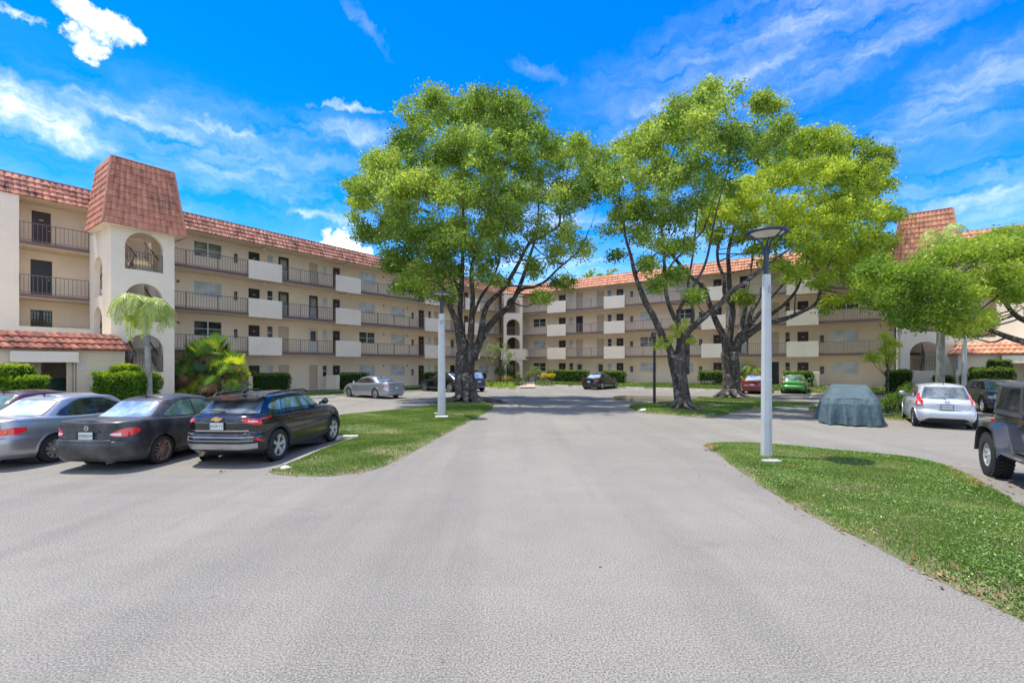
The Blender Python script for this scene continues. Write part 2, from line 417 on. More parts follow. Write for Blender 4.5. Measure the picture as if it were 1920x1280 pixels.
def add_door(par,x0,x1,z,y,style,h=2.03):
    w_=x1-x0; fr=MB(); yy=y+.06; t=.05
    dk=style in('D','G','K')
    fr.box(0,t,-.03,.05,0,h); fr.box(w_-t,w_,-.03,.05,0,h); fr.box(t,w_-t,-.03,.05,h-t,h)
    lf=MB()
    mt={'D':'doorD','G':'doorD','K':'doorK','d':'doorB','w':'doorW'}[style]
    lf.box(t,w_-t,0,.04,0,h-t)
    if style=='D':
        for a,b in ((.12,.9),(1.0,1.85)):
            for c,d in ((.16,.47),(.53,.84)):
                lf.box(w_*c,w_*d,-.012,0,a,b)
    d=lf.build('door',M[mt],par,loc=(x0,yy,z)); 
    f=fr.build('door_frame',M['frameD'] if style in('G','K') else (M['doorB'] if style!='D' else M['wall']),d)
    hd=MB(); hd.lathe([(0,-.07),(.03,-.07),(.035,-.05),(.02,-.03),(.02,0)],10,'y',(w_-t-.08,0,1.0)); hd.build('handle',M['steel'],d)
    if style in('G','w'):
        g=MB(); g.box(w_*.2,w_*.8,-.012,-.002,(1.0 if style=='w' else .15),h-.2); g.build('door_glass',M['glassD'] if style=='w' else M['glassC'],d)
        b=MB()
        for i in range(0,(5 if style=='G' else 0)): b.box(w_*(.2+.15*i)-.012,w_*(.2+.15*i)+.012,-.03,-.014,.15,.95)
        if style=='G': b.box(w_*.18,w_*.82,-.032,-.013,.93,.97); b.build('door_grille',M['frameW'],d)
    if style=='D':
        nm=MB(); nm.box(w_*.4,w_*.6,-.018,-.004,1.52,1.56); nm.build('door_number',M['frameW'],d)
    return d
lightproto=None
def add_light(par,x,y,z):
    global lightproto
    if lightproto is None or lightproto[0]!=par.name:
        b=MB(); b.lathe([(0,0),(.07,0),(.07,-.03),(.05,-.06),(0,-.06)],12); o=b.build('ceiling_light',M['fascia'],par,60,loc=(x,y,z))
        g=MB(); g.lathe([(0,-.22),(.05,-.21),(.09,-.17),(.1,-.13),(.08,-.08),(.045,-.05),(0,-.05)],14); g.build('globe',M['globe'],o,60)
        lightproto=(par.name,o); return
    copy_part(lightproto[1],par,(x,y,z))
boxproto={}
def add_extbox(par,x,y,z,w_):
    k=par.name
    if k not in boxproto:
        b=MB(); b.box(-w_/2,w_/2,-.09,0,0,.02); b.box(-w_/2,w_/2,-.09,0,.58,.6); b.box(-w_/2,-w_/2+.02,-.09,0,.02,.58); b.box(w_/2-.02,w_/2,-.09,0,.02,.58); b.box(-w_/2+.02,w_/2-.02,-.01,0,.02,.58)
        o=b.build('extinguisher_cabinet',M['frameD'],par,loc=(x,y,z)); e=MB(); e.tube([(0,-.05,.06),(0,-.05,.4),(0,-.05,.44),(0,-.05,.5)],[.045,.045,.02,.015],8); e.build('extinguisher',M['steel'],o,40)
        boxproto[k]=o; return
    copy_part(boxproto[k],par,(x,y,z))

CW=1.5
def wing(side,par,tileM):
    CUR[0]=side; M['rail']=RAILS[side]
    T=lambda px,c=0.0:tpx(side,px,c)
    sgn=1 if side=='L' else -1
    CORN=DR if side=='L' else -DL
    cornerwall=CORN+CW*sgn; towR=10.15 if side=='L' else 2.7   # tower edge nearest the corner
    towL=7.38 if side=='L' else 5.47
    def mirror(t): return t if side=='L' else -DL+(DR-t)
    REC0=mirror(4.64); END=mirror(-9)
    Lx=[(T(a,CW),T(b,CW)) for a,b in ()]
    if side=='L':
        items=[('W',363.4,416,'b'),('x',439,444,''),('D',465,488.5,'D'),('w',501,512,'b'),('D',522,541.7,'2'),('D',579.6,596,'3'),('w',605,613.6,'b'),('D',623.6,638.7,'D'),
               ('W',673.5,703,'b'),('W',733,759.5,'b'),('x',771,775,''),('D',784.5,796,'D'),('w',803,808.5,'b'),('D',813.7,823,'4'),('D',844,853,'5'),('w',861,866,'d'),('D',870,879,'D'),('W',899,917,'b')]
    else:
        items=[('W',1000,1023,'b'),('D',1047,1061,'D'),('w',1067,1074.7,'b'),('D',1080,1093,'2'),('D',1119,1132.5,'3'),('w',1139,1146.7,'b'),('D',1155,1169.4,'D'),('x',1182.5,1186.7,''),
               ('W',1200,1231,'b'),('W',1267,1300.7,'b'),('x',1312,1315.5,''),('D',1336.5,1354,'D'),('w',1362,1371,'b'),('D',1387,1403,'4'),('D',1445,1460.6,'5'),('w',1472,1481.5,'d'),('D',1494,1517,'D'),
               ('x',1539,1543.6,''),('W',1563.9,1609.8,'b'),('W',1676,1712,'b')]
    rects=[];todo=[]
    styles={'L':{'2':['d','d','G','G'],'3':['d','w','G','d'],'4':['d','d','d','d'],'5':['K','w','d','d']},
            'R':{'2':['w','d','K','d'],'3':['w','d','d','d'],'4':['w','G','d','K'],'5':['K','d','d','d']}}[side]
    wst={'L':['b','d','b','b'],'R':['d','c','d','b']}[side]
    for fl in range(4):
        z=floortop(fl)
        for k,(ty,a,b,st) in enumerate(items):
            x0,x1=T(a,CW),T(b,CW)
            if ty=='W':
                r=(x0,x1,z+1.02,z+2.04); s=random.choice(['b','b',wst[fl]]); 
                if side=='L' and k==0: s=['b','d','b','c'][fl]
                todo.append(('W',r,s,True)); rects.append(r)
            elif ty=='w':
                r=(x0,x1,z+1.05,z+2.0); todo.append(('W',r,random.choice(['b','d']) if st=='b' else st,False)); rects.append(r)
            elif ty=='D':
                s='D' if st=='D' else styles[st][fl]; r=(x0,x1,z,z+2.03); todo.append(('D',r,s)); rects.append(r)
            else: todo.append(('x',(x0,x1,z+1.0,0)))
    # recessed bay beyond the tower
    x0,x1=sorted((mirror(T(57,CW)) if side=='L' else mirror(tpx('L',57,CW)), mirror(tpx('L',98,CW))))
    for fl in (1,2,3):
        z=floortop(fl)
        if fl==1: r=(x0,x1,z+1.05,z+2.0); todo.append(('W',r,'bars',True))
        else: r=(x0,x1,z,z+2.05); todo.append(('D',r,'D' if fl==3 else 'K'))
        rects.append(r)
    lo,hi=sorted((END,cornerwall)); wm=MB()
    wall_open(wm,lo,hi,CW,0,ZR,rects)
    wm.quad((hi,CW+9,0),(lo,CW+9,0),(lo,CW+9,ZR),(hi,CW+9,ZR)); wm.quad((lo,CW+9,0),(lo,CW,0),(lo,CW,ZR),(lo,CW+9,ZR))
    wm.quad((hi,CW,0),(hi,CW+9,0),(hi,CW+9,ZR),(hi,CW,ZR))
    wm.build('wall',M['wall'],par)
    for it in todo:
        if it[0]=='W': r=it[1]; add_window(par,r[0],r[1],r[2],r[3],CW,it[2],it[3])
        elif it[0]=='D': r=it[1]; add_door(par,r[0],r[1],r[2],CW,it[2],r[3]-r[2])
        else: r=it[1]; add_extbox(par,(r[0]+r[1])/2,CW,r[2],r[1]-r[0])
    if side=='L':
        for fl in (1,2,3):
            m=MB(); x=T(333.5,CW); m.box(x-.07,x+.07,CW-.07,CW-.003,floortop(fl)+1.75,floortop(fl)+1.92,.01); m.build('alarm_box',M['red'],par)
    for px_ in ((719,755.5+8) if side=='L' else (1262,)):
        for fl in range(4):
            m=MB(); x=T(px_,CW); m.lathe([(0,CW-.05),(.07,CW-.05),(.08,CW-.003)],10,'y',(x,0,floortop(fl)+1.95)); m.build('wall_vent',M['fascia'],par)
    # end pier out to the slab edge
    a,b=sorted((REC0,END)); pm=MB(); pm.box(a,b,-.02,CW-.003,0,ZR-.003); pm.build('end_wall',M['white'],par)
    # ceiling lights by the dark doors
    for ty,pa,pb,st in items:
        if ty=='D' and st=='D':
            x=(T(pa,CW)+T(pb,CW))/2+.35*sgn
            for z in (ZS[1],ZS[2],ZS[3],ZR): add_light(par,x,.75,z)
    # soffit + roof slab, walkway slabs
    lo2,hi2=sorted((END,CORN+.0*sgn))
    rf=MB(); rf.box(lo2,hi2,.02,CW+9,ZR,ZR+.14); rf.build('soffit',M['ceil'],par)
    rt=MB(); rt.box(lo2,hi2,.62,CW+9,ZR+.15,ZR+1.16); rt.build('roof_deck',M['curb'],par)
    cut=1.65
    far=CORN-cut*sgn
    for fl in (1,2,3):
        a,b=sorted((REC0,CORN)); s=MB(); s.box(a,b,.012,CW-.003,ZS[fl],ZS[fl]+SLT-.01)
        s.build('walkway_slab',M['ceil'],par)
        a,b=sorted((REC0,far)); s=MB(); s.box(a,b,-.03,.01,ZS[fl]+.03,ZS[fl]+SLT+.02); s.build('slab_edge',M['fascia'],par)
    # panels and railings
    pans={'L':[(466.6,529),(630,677),(797,825.5),(873,900)],'R':[(1025.7,1060.5),(1132,1171),(1315,1360.5),(1474.8,1535)]}[side]
    pans=[tuple(sorted((T(a,-.1),T(b,-.1)))) for a,b in pans]
    for fl in (1,2,3):
        for a,b in pans:
            p=MB(); p.box(a,b,-.1,-.033,ZS[fl]-.07,ZS[fl]+1.25,.006); p.build('balcony_panel',M['panel'],par)
        ends=sorted([towR]+[v for p in pans for v in p]+[far])
        for i in range(0,len(ends),2):
            if ends[i+1]-ends[i]>.3: railing(ends[i]+.01,ends[i+1]-.01,ZS[fl]+SLT).build('railing',M['rail'],par)
        a,b=sorted((REC0,towL))
        if fl>1: railing(a+.01,b-.01,ZS[fl]+SLT).build('railing',M['rail'],par)
        else:
            p=MB(); p.box(a,b,-.05,.08,ZS[1]-.4,ZS[1]+1.22); p.build('parapet',M['white'],par)
    # mansard roof
    a,b=sorted((END,CORN)); mb=MB(); uv=[]
    f=planar((a,-.06,ZR-.02),(b,-.06,ZR-.02),(a,.5,ZR+1.13),(b,.5,ZR+1.13))
    tiles(mb,uv,f,b-a,1.25,.27,4); mb.uv=None
    me=mb; me.uv=uv; me.build('roof',M[tileM],par,60)
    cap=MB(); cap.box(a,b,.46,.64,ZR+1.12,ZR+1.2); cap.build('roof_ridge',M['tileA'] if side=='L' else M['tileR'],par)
    return dict(T=T,mirror=mirror,END=END,REC0=REC0,towL=towL,towR=towR)

def stair_tower(side,par,tileM):
    mirror=(lambda t:t) if side=='L' else (lambda t:-DL+(DR-t))
    x0,x1=sorted((mirror(7.38),mirror(10.15))); y0=-3.85
    w_=MB(); xa,xb=sorted((mirror(7.95),mirror(9.63)))
    ops=[(1.79+2.7*i,1.79+2.7*i+1.18) for i in range(3)]
    arch_wall(w_,x0,x1,y0,y0+.28,0,9.35,xa,xb,ops)
    for xs_,vis in ((x0,0),(x1,1)):
        a,b=(xs_,xs_+.28) if vis==0 else (xs_-.28,xs_)
        arch_wall(w_,y0+.281,0,a+.0,b,0,9.35,-2.75,-1.5,[(0.3,1.6),(3.15,4.35),(5.85,7.05)] ,12,True) if False else arch_wall(w_,y0+.283,-.001,a,b,0,9.35,-2.35,-.75,[(3.15,4.5),(5.85,7.2),(8.5,8.52)][:2],12,True)
    w_.build('tower_wall',M['white'],par)
    # landings, flights and their rails
    st=MB(); ra=MB()
    for i in range(3):
        zl=1.62+2.7*i; st.box(x0+.29,x1-.29,y0+.29,y0+1.35,zl,zl+.17)
        zf=ZS[i+1]+SLT; zp=floortop(i); xm=(x0+x1)/2
        for (ya,za,yb,zb,xl,xr) in ((-.2,zp,y0+1.35,zl+.15,x0+.3,xm-.03),(y0+1.35,zl+.15,-.2,zf,xm+.03,x1-.3)):
            n=8
            for k in range(n):
                q0=ya+(yb-ya)*k/n;q1=ya+(yb-ya)*(k+1)/n; zz=za+(zb-za)*(k+1)/n
                st.box(xl,xr,min(q0,q1),max(q0,q1),zz-.2,zz)
            for xx in (xl+.03,xr-.03):
                ra.obox((xx,ya,za+.95),(xx,yb,zb+.95),.04,.05); ra.obox((xx,ya,za+.05),(xx,yb,zb+.05),.03,.14)
                for k in range(1,9):
                    u=k/9; ra.box(xx-.008,xx+.008,ya+(yb-ya)*u-.008,ya+(yb-ya)*u+.008,za+(zb-za)*u+.05,za+(zb-za)*u+.95)
    st.build('staircase',M['white'],par); ra.build('stair_rail',M['frameD'],par)
    for s,_ in ops: railing(xa,xb,s+.001,y0+.1,.98,.13).build('railing',M['rail'],par)
    # tall tiled tower roof
    bx0,bx1=x0-.42,x1+.42; by0=y0-.42; by1=-1.15; zb=9.3; zt=12.85; ix=.45; iy=.45
    B=[(bx0,by0,zb),(bx1,by0,zb),(bx1,by1,zb),(bx0,by1,zb)]; Tt=[(bx0+ix,by0+iy,zt),(bx1-ix,by0+iy,zt),(bx1-ix,by1,zt),(bx0+ix,by1,zt)]
    mb=MB(); uv=[]
    tiles(mb,uv,planar(B[0],B[1],Tt[0],Tt[1]),bx1-bx0,3.6,.27,10,.04,.035)
    tiles(mb,uv,planar(B[3],B[0],Tt[3],Tt[0]),by1-by0,3.6,.27,10,.04,.035)
    tiles(mb,uv,planar(B[1],B[2],Tt[1],Tt[2]),by1-by0,3.6,.27,10,.04,.035)
    mb.uv=uv; mb.build('tower_roof',M[tileM],par,60)
    c=MB(); c.box(bx0+.04,bx1-.04,by0+.04,by1,zb+.0,zb+.1); c.build('tower_soffit',M['white'],par)
    c=MB(); c.box(Tt[0][0]+.02,Tt[1][0]-.02,Tt[0][1]+.02,by1,zt-.1,zt+.03); c.box(bx0+.5,bx1-.5,by1-.12,by1-.02,zb+.11,zt-.11); c.build('roof_cap',M['tileA'],par)
    # corner hips
    h=MB()
    for i in (0,1):
        h.tube([B[i],Tt[i]],.07,8)
    for i in (0,1):
        h.tube([Tt[0],Tt[1]],.06,8)
    h.build('hip_tiles',M[tileM],par,60)
    return x0,x1

def annex(side,par):
    mirror=(lambda t:t) if side=='L' else (lambda t:-DL+(DR-t))
    y0=-5.85; ez=2.9
    xe=mirror(7.40); xf=mirror(-9); x0,x1=sorted((xe,xf))
    # opening
    if side=='L': oa,ob=tpx('L',18,y0),tpx('L',128,y0); ba,bb=tpx('L',17,y0),tpx('L',145,y0)
    else: oa,ob=sorted((mirror(tpx('L',128,y0)),mirror(tpx('L',18,y0)))); ba,bb=tpx('R',1876,y0),mirror(tpx('L',10,y0))
    oz=2.32
    w_=MB(); wall_open(w_,x0,x1,y0,0,ez-.02,[(oa,ob,0,oz)],.25)
    ys=-.03
    w_.quad((x1,y0,0),(x1,ys,0),(x1,ys,ez),(x1,y0,ez)); w_.quad((x0,ys,0),(x0,y0,0),(x0,y0,ez),(x0,ys,ez))
    w_.build('annex_wall',M['annex'],par)
    i=MB(); s=1 if side=='L' else -1; part=oa+(ob-oa)*.62 if side=='L' else ob-(ob-oa)*.62
    i.quad((oa-2,y0+3,0),(ob+2,y0+3,0),(ob+2,y0+3,ez-.05),(oa-2,y0+3,ez-.05)); i.box(min(part,part-.12*s),max(part,part-.12*s),y0+1.2,y0+2.99,0,ez-.06)
    a,b=sorted((part-.13*s,(oa-.5 if side=='L' else ob+.5))); i.box(a,b,y0+1.2,y0+1.32,0,ez-.06)
    i.quad((oa-2,y0+.25,ez-.05),(ob+2,y0+.25,ez-.05),(ob+2,y0+3,ez-.05),(oa-2,y0+3,ez-.05)); i.build('bin_room',M['annex'],par)
    sb=MB(); sb.box(ba,bb,y0-.32,y0-.003,oz+.0,ez-.14,.02); sb.box(ba,bb,y0-.34,y0-.3,oz-.03,oz+.06); sb.build('shutter_box',M['white'],par,30)
    for xx in (oa,ob): j=MB(); j.box(xx-.07,xx+.07,y0-.06,y0-.004,0,oz-.035); j.build('shutter_rail',M['doorB'],par)
    rb=MB(); rb.box(x0,x1+(.0),y0+.55,ys,ez+.6,ez+.7); rb.box(x0,x1,y0+.02,ys,ez-.02,ez+.03); rb.build('annex_roof_deck',M['ceil'],par)
    mb=MB(); uv=[]; e0,e1=(x0,x1+.25) if side=='L' else (x0-.25,x1)
    t0,t1=(e0,e1-.5) if side=='L' else (e0+.5,e1)
    A=(e0,y0-.3,ez-.03);Bp=(e1,y0-.3,ez-.03);C=(t0,y0+.45,ez+.72);D=(t1,y0+.45,ez+.72)
    tiles(mb,uv,planar(A,Bp,C,D),e1-e0,1.05,.27,3,.06,.05)
    if side=='L': tiles(mb,uv,planar(Bp,(e1,ys,ez-.03),D,(t1,ys,ez+.72)),5.8,1.0,.27,3,.06,.05)
    else: tiles(mb,uv,planar((e0,ys,ez-.03),A,(t0,ys,ez+.72),C),5.8,1.0,.27,3,.06,.05)
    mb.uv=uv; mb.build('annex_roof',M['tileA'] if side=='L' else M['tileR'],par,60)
    if side=='L':
        sg=MB(); a,b=tpx('L',143.5,y0),tpx('L',156,y0); sg.box(a,b,y0-.03,y0-.004,2.02-.06,2.28-.0); so_=sg.build('sign_plate',M['frameW'],par)
        wr=MB()
        for k,(u0,u1) in enumerate(((.1,.9),(.18,.82),(.12,.88),(.25,.7))): wr.box(a+(b-a)*u0,a+(b-a)*u1,y0-.034,y0-.031,2.22-.055*k,2.235-.055*k)
        wr.build('sign_lines',simple('sign_grey',(.3,.25,.25)),so_)
        ch=MB(); c=tpx('L',136,y0); ch.tube([(c,y0-.08,oz),(c,y0-.08,.9),(c+.06,y0-.08,.85),(c+.1,y0-.08,.9),(c+.1,y0-.08,oz)],.012,5); ch.build('shutter_chain',M['frameD'],par)

Lw=empty('apartment_building',(OL.x,OL.y,0),math.atan2(aL.y,aL.x))
tag(Lw,'left wing of the tan apartment building, weathered dark red tile roof, shaded facade','apartment building')
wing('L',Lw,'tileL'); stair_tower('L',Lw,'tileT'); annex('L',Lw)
Rw=empty('apartment_building',(OR.x,OR.y,0),math.atan2(aR.y,aR.x))
tag(Rw,'right wing of the tan apartment building with sunlit orange tile roof behind the trees','apartment building')
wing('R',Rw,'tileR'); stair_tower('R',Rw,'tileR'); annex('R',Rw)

# corner stair tower between the wings
pc=aL*DR-aR*DL; pA=pc-aL*1.65; pB=pc+aR*1.65; wC=(pB-pA).length
Cw=empty('stair_tower',(pA.x,pA.y,0),math.atan2(pB.y-pA.y,pB.x-pA.x))
tag(Cw,'narrow cream stair tower with stacked round arches where the two building wings meet','stair tower')
cm=MB(); arch_wall(cm,0,wC,-.25,0,0,ZR+.0,.36,wC-.36,[(.17,1.95),(ZS[1]+.2,4.76),(5.8,6.95),(8.5,9.65)]); cm.build('tower_wall',M['white'],Cw)
cp=MB(); cp.box(-.35,wC+.7,-.36,-.252,ZS[1]-.12,ZS[1]+1.2,.008); cp.build('balcony_panel',M['panel'],Cw)
for z in (5.8,8.5): railing(.36,wC-.36,z,-.12,1.0,.13).build('railing',M['rail'],Cw)
ci=MB(); ci.box(-.2,-.01,1.7,1.9,0,ZR-.05); ci.box(.5,wC-.3,2.6,2.7,0,ZR-.05)
for z in ZS[1:]: ci.box(.0,wC,.002,2.5,z+.001,z+.19)
ci.build('stair_core',M['brown'],Cw)
mb=MB(); uv=[]; tiles(mb,uv,planar((-.3,-.35,ZR-.02),(wC+.3,-.35,ZR-.02),(-.05,.3,ZR+1.15),(wC+.05,.3,ZR+1.15)),wC+.6,1.25,.27,4); mb.uv=uv; mb.build('roof',M['tileR'],Cw,60)
# ---------------------------------------------------------------- ground
def asphalt():
    t=newmat('asphalt_old_grey')
    big=t.noise(t.co,.16,5,.6); mid=t.noise(t.co,1.3,6,.7); g1=t.noise(t.co,62,2,.65); g2=t.noise(t.co,130,2,.7); gr=t.new('ShaderNodeTexVoronoi'); gr.inputs['Scale'].default_value=90; t.lk(t.co,gr.inputs['Vector'])
    tr=t.noise(t.mapping(t.co,(.8,.05,1)),1,5,.65); tr2=t.noise(t.mapping(t.co,(.06,.9,1),(0,0,.35)),1,5,.65)
    c=t.mix(t.rng(big,.35,.65,0,1),(.190,.175,.147),(.262,.243,.205)); c=t.mix(t.rng(mid,.35,.68,0,.45),c,(.120,.113,.102))
    c=t.mix(t.rng(tr,.47,.68,0,.5),c,(.098,.093,.085)); c=t.mix(t.rng(tr2,.50,.72,0,.28),c,(.27,.255,.228))
    c=t.mix(t.rng(g1,.50,.66,0,.75),c,(.36,.34,.295)); c=t.mix(t.rng(g1,.48,.34,0,.8),c,(.06,.057,.052)); c=t.mix(t.rng(g2,.58,.70,0,.6),c,(.40,.385,.35)); c=t.mix(t.rng(gr.outputs['Distance'],.0,.22,.55,0),c,(.05,.05,.052))
    v=t.new('ShaderNodeTexVoronoi',feature='DISTANCE_TO_EDGE'); v.inputs['Scale'].default_value=.22
    wn=t.new('ShaderNodeTexNoise'); wn.inputs['Scale'].default_value=1.4; wn.inputs['Detail'].default_value=6; t.lk(t.co,wn.inputs['Vector'])
    mx=t.mix(.12,t.co,wn.outputs['Color'],'LINEAR_LIGHT'); t.lk(mx,v.inputs['Vector'])
    msk=t.math('MULTIPLY',t.rng(v.outputs['Distance'],.0,.0045,1,0),t.rng(t.noise(t.co,.35,3),.54,.64,0,.35)); c=t.mix(msk,c,(.06,.06,.06))
    sp=t.noise(t.co,4.5,2,.5); c=t.mix(t.rng(sp,.72,.80,0,.55),c,(.10,.095,.09))
    st=t.noise(t.co,.55,3,.5); st2=t.noise(t.co,3,4,.7); c=t.mix(t.math('MULTIPLY',t.rng(st,.66,.74,0,.5),t.rng(st2,.35,.6,0,1)),c,(.09,.085,.08))
    return P(t,Base_Color=c,Roughness=.93,Normal=t.bump(t.math('ADD',t.math('MULTIPLY',g1,.6),gr.outputs['Distance']),.002,.4))
M['asphalt']=asphalt()
def grassground():
    t=newmat('turf_soil'); n=t.noise(t.co,1.2,5,.6); f=t.noise(t.co,30,4,.7)
    c=t.mix(t.rng(n,.42,.6,0,1),(.08,.13,.03),(.22,.185,.10)); c=t.mix(t.rng(f,.5,.72,0,.8),c,(.22,.17,.10))
    return P(t,Base_Color=c,Roughness=1,Normal=t.bump(f,.02))
M['turf']=grassground()
def sheet(name,poly,z,mat,sub=None):
    me=bpy.data.meshes.new(name); bm=bmesh.new(); vs=[bm.verts.new((x,y,z)) for x,y in poly]; f=bm.faces.new(vs)
    if f.normal.z<0: f.normal_flip()
    bmesh.ops.triangulate(bm,faces=[f]); bm.to_mesh(me); bm.free(); return structure(finish(name,me,mat))
sheet('parking_lot',[(-400,-200),(400,-200),(400,500),(-400,500)],0,M['asphalt'])

def smoothpoly(pts,n=6):
    out=[];m=len(pts)
    for i in range(m):
        p0,p1,p2,p3=[np.array(pts[(i+k-1)%m]) for k in range(4)]
        for k in range(n):
            u=k/n; out.append(tuple(.5*((2*p1)+(-p0+p2)*u+(2*p0-5*p1+4*p2-p3)*u*u+(-p0+3*p1-3*p2+p3)*u**3)))
    return out
def inpoly(P_,poly):
    x,y=P_[:,0],P_[:,1]; c=np.zeros(len(P_),bool); pts=np.array(poly)
    for i in range(len(pts)):
        x1,y1=pts[i-1];x2,y2=pts[i]
        k=((y1>y)!=(y2>y))&(x<(x2-x1)*(y-y1)/(y2-y1+1e-12)+x1); c^=k
    return c
def edgedist(P_,poly):
    pts=np.array(poly); d=np.full(len(P_),1e9)
    for i in range(len(pts)):
        a=pts[i-1];b=pts[i]; ab=b-a; t=np.clip(((P_-a)@ab)/(ab@ab+1e-12),0,1); d=np.minimum(d,np.linalg.norm(P_-(a+t[:,None]*ab),axis=1))
    return d
def mound(name,poly,h,mat,step,edge=.35,z0=.004):
    """gently domed island of soil with an irregular edge"""
    from mathutils import geometry
    pts=np.array(poly); lo=pts.min(0);hi=pts.max(0)
    g=np.array([(x,y) for x in np.arange(lo[0],hi[0],step) for y in np.arange(lo[1],hi[1],step)])
    g=g+rng.uniform(-.2,.2,g.shape)*step
    ins=inpoly(g,poly); g=g[ins]; d=edgedist(g,poly); g=g[d>step*.4]; d=d[d>step*.4]
    allp=[Vector(p) for p in poly]+[Vector(p) for p in g]; n=len(poly)
    r=geometry.delaunay_2d_cdt(allp,[(i,(i+1)%n) for i in range(n)],[],1,1e-5)
    vs,fs=r[0],r[2]; V=np.array([(v.x,v.y) for v in vs]); D=edgedist(V,poly)
    Z=z0+h*np.clip(D/edge,0,1)**.7+ .02*np.sin(V[:,0]*1.7)*np.cos(V[:,1]*1.3)*np.clip(D/edge,0,1)
    me=bpy.data.meshes.new(name); me.from_pydata([(v.x,v.y,float(z)) for v,z in zip(vs,Z)],[],[tuple(f) for f in fs])
    return structure(finish(name,me,mat,None,180)),(lambda Q:z0+h*np.clip(edgedist(Q,poly)/edge,0,1)**.7+.02*np.sin(Q[:,0]*1.7)*np.cos(Q[:,1]*1.3)*np.clip(edgedist(Q,poly)/edge,0,1))
def jag(pts,amp=.05):
    return [(x+random.uniform(-amp,amp),y+random.uniform(-amp,amp)) for x,y in pts]
ISL={}
ISL['A']=jag(smoothpoly([gp(*p) for p in [(508,883),(530,890),(600,893),(655,888),(700,880),(750,860),(800,833),(850,806),(895,783),(925,765),(915,757),(880,753),(835,757),(780,765),(720,772),(640,780),(600,790),(634,826),(655,824),(600,845),(560,862)]],6),.03)
ISL['B']=jag(smoothpoly([gp(*p) for p in [(1323,834),(1338,846),(1360,862),(1400,893),(1450,925),(1500,955),(1560,985),(1620,1012),(1680,1045),(1740,1078),(1800,1108),(1870,1140),(1960,1185),(2150,1290),(2300,1200),(2050,1010),(1930,955),(1860,915),(1790,880),(1730,866),(1650,855),(1560,846),(1470,839),(1400,835)]],6),.025)
ISL['C']=jag(smoothpoly([gp(*p) for p in [(1180,763),(1195,757),(1240,757),(1290,752),(1340,746),(1400,746),(1430,752),(1460,757),(1520,760),(1540,765),(1540,771),(1460,768),(1400,768),(1370,776),(1330,783),(1290,780),(1230,776),(1195,771)]],5),.04)
ISL['D']=jag(smoothpoly([gp(*p) for p in [(1640,752),(1700,752),(1760,765),(1720,785),(1655,782)]],5),.04)
grassmat=None
def leafmat(name,c1,c2,c3=None,trans=.35,rough=.55,tint=True):
    t=newmat(name); at_=t.new('ShaderNodeAttribute'); at_.attribute_name='tint'
    if c3 is None: c3=c2
    c=t.ramp(at_.outputs['Fac'],[(0,c1),(.55,c2),(1,c3)])
    P(t,Base_Color=c,Roughness=rough,Specular_IOR_Level=.35)
    tr=t.new('ShaderNodeBsdfTranslucent'); t.lk(t.mix(1,c,(1.5,1.5,.6),'MULTIPLY'),tr.inputs[0])
    ms=t.new('ShaderNodeMixShader'); ms.inputs[0].default_value=trans; t.lk(t.p.outputs[0],ms.inputs[1]); t.lk(tr.outputs[0],ms.inputs[2]); t.lk(ms.outputs[0],t.n['Material Output'].inputs[0])
    return t.m
M['grass']=leafmat('grass_blade',(.07,.15,.02),(.15,.25,.045),(.33,.36,.13),.3,.6)
def lownoise(Q,s=1.0):
    x,y=Q[:,0]*s,Q[:,1]*s
    return (np.sin(x*1.3+np.sin(y*.9)*2)+np.sin(y*1.7+np.sin(x*1.1)*1.5)+np.sin((x+y)*2.3+1)*.5)/2.5
def grass(name,poly,zf,dens,h,wd,bare=.0,z=None,patch=1.0):
    pts=np.array(poly);lo=pts.min(0);hi=pts.max(0);A=(hi-lo).prod(); n=int(A*dens)
    Q=rng.uniform(lo,hi,(n,2)); Q=Q[inpoly(Q,poly)]
    nz=lownoise(Q,1.0); keep=rng.uniform(0,1,len(Q))>np.clip((nz-.18)*2.4,0,.95)*bare
    e=edgedist(Q,poly); keep&=rng.uniform(0,1,len(Q))<np.clip(e/.22+.12,0,1); Q=Q[keep]; nz=nz[keep]; n=len(Q)
    zz=zf(Q) if zf else np.full(n,z)
    ang=rng.uniform(0,2*PI,n); H=h*rng.uniform(.5,1.35,n)*(1+.25*lownoise(Q,3)); W=wd*rng.uniform(.7,1.3,n); ln=rng.uniform(.1,.9,n)*H; la=rng.uniform(0,2*PI,n)
    B=np.column_stack([Q,zz-.005]); dx=np.column_stack([np.cos(ang)*W,np.sin(ang)*W,np.zeros(n)])
    T=B+np.column_stack([np.cos(la)*ln,np.sin(la)*ln,H])
    V=np.stack([B-dx,B+dx,T],1).reshape(-1,3)
    tint=np.clip(.45+.30*lownoise(Q,.8)+.18*lownoise(Q,3.1)+rng.normal(0,.2,n)+.5*(rng.uniform(0,1,n)<.06),0,1)
    o=npmesh(name,V,3,M['grass'],None,np.repeat(tint,3)); o['kind']='stuff'; return o
zfs={}
for k,h in (('A',.09),('B',.10),('C',.12),('D',.06)):
    o,zfs[k]=mound('grass_island',ISL[k],h,M['turf'],.35 if k in 'AB' else .6)
tag(grass('grass',ISL['A'],zfs['A'],2600,.042,.009,.8),'sunny lawn grass with bare patches on the left island beside the black suv','grass')
tag(grass('grass',ISL['B'],zfs['B'],5200,.034,.006,.4),'dense green lawn grass on the near right island around the tall lamp post','grass')
tag(grass('grass',ISL['C'],zfs['C'],900,.06,.016,1.0),'patchy shaded grass around the two right tree trunks','grass')
tag(grass('grass',ISL['D'],zfs['D'],300,.06,.02,1.0),'sparse grass on the strip behind the covered car','grass')
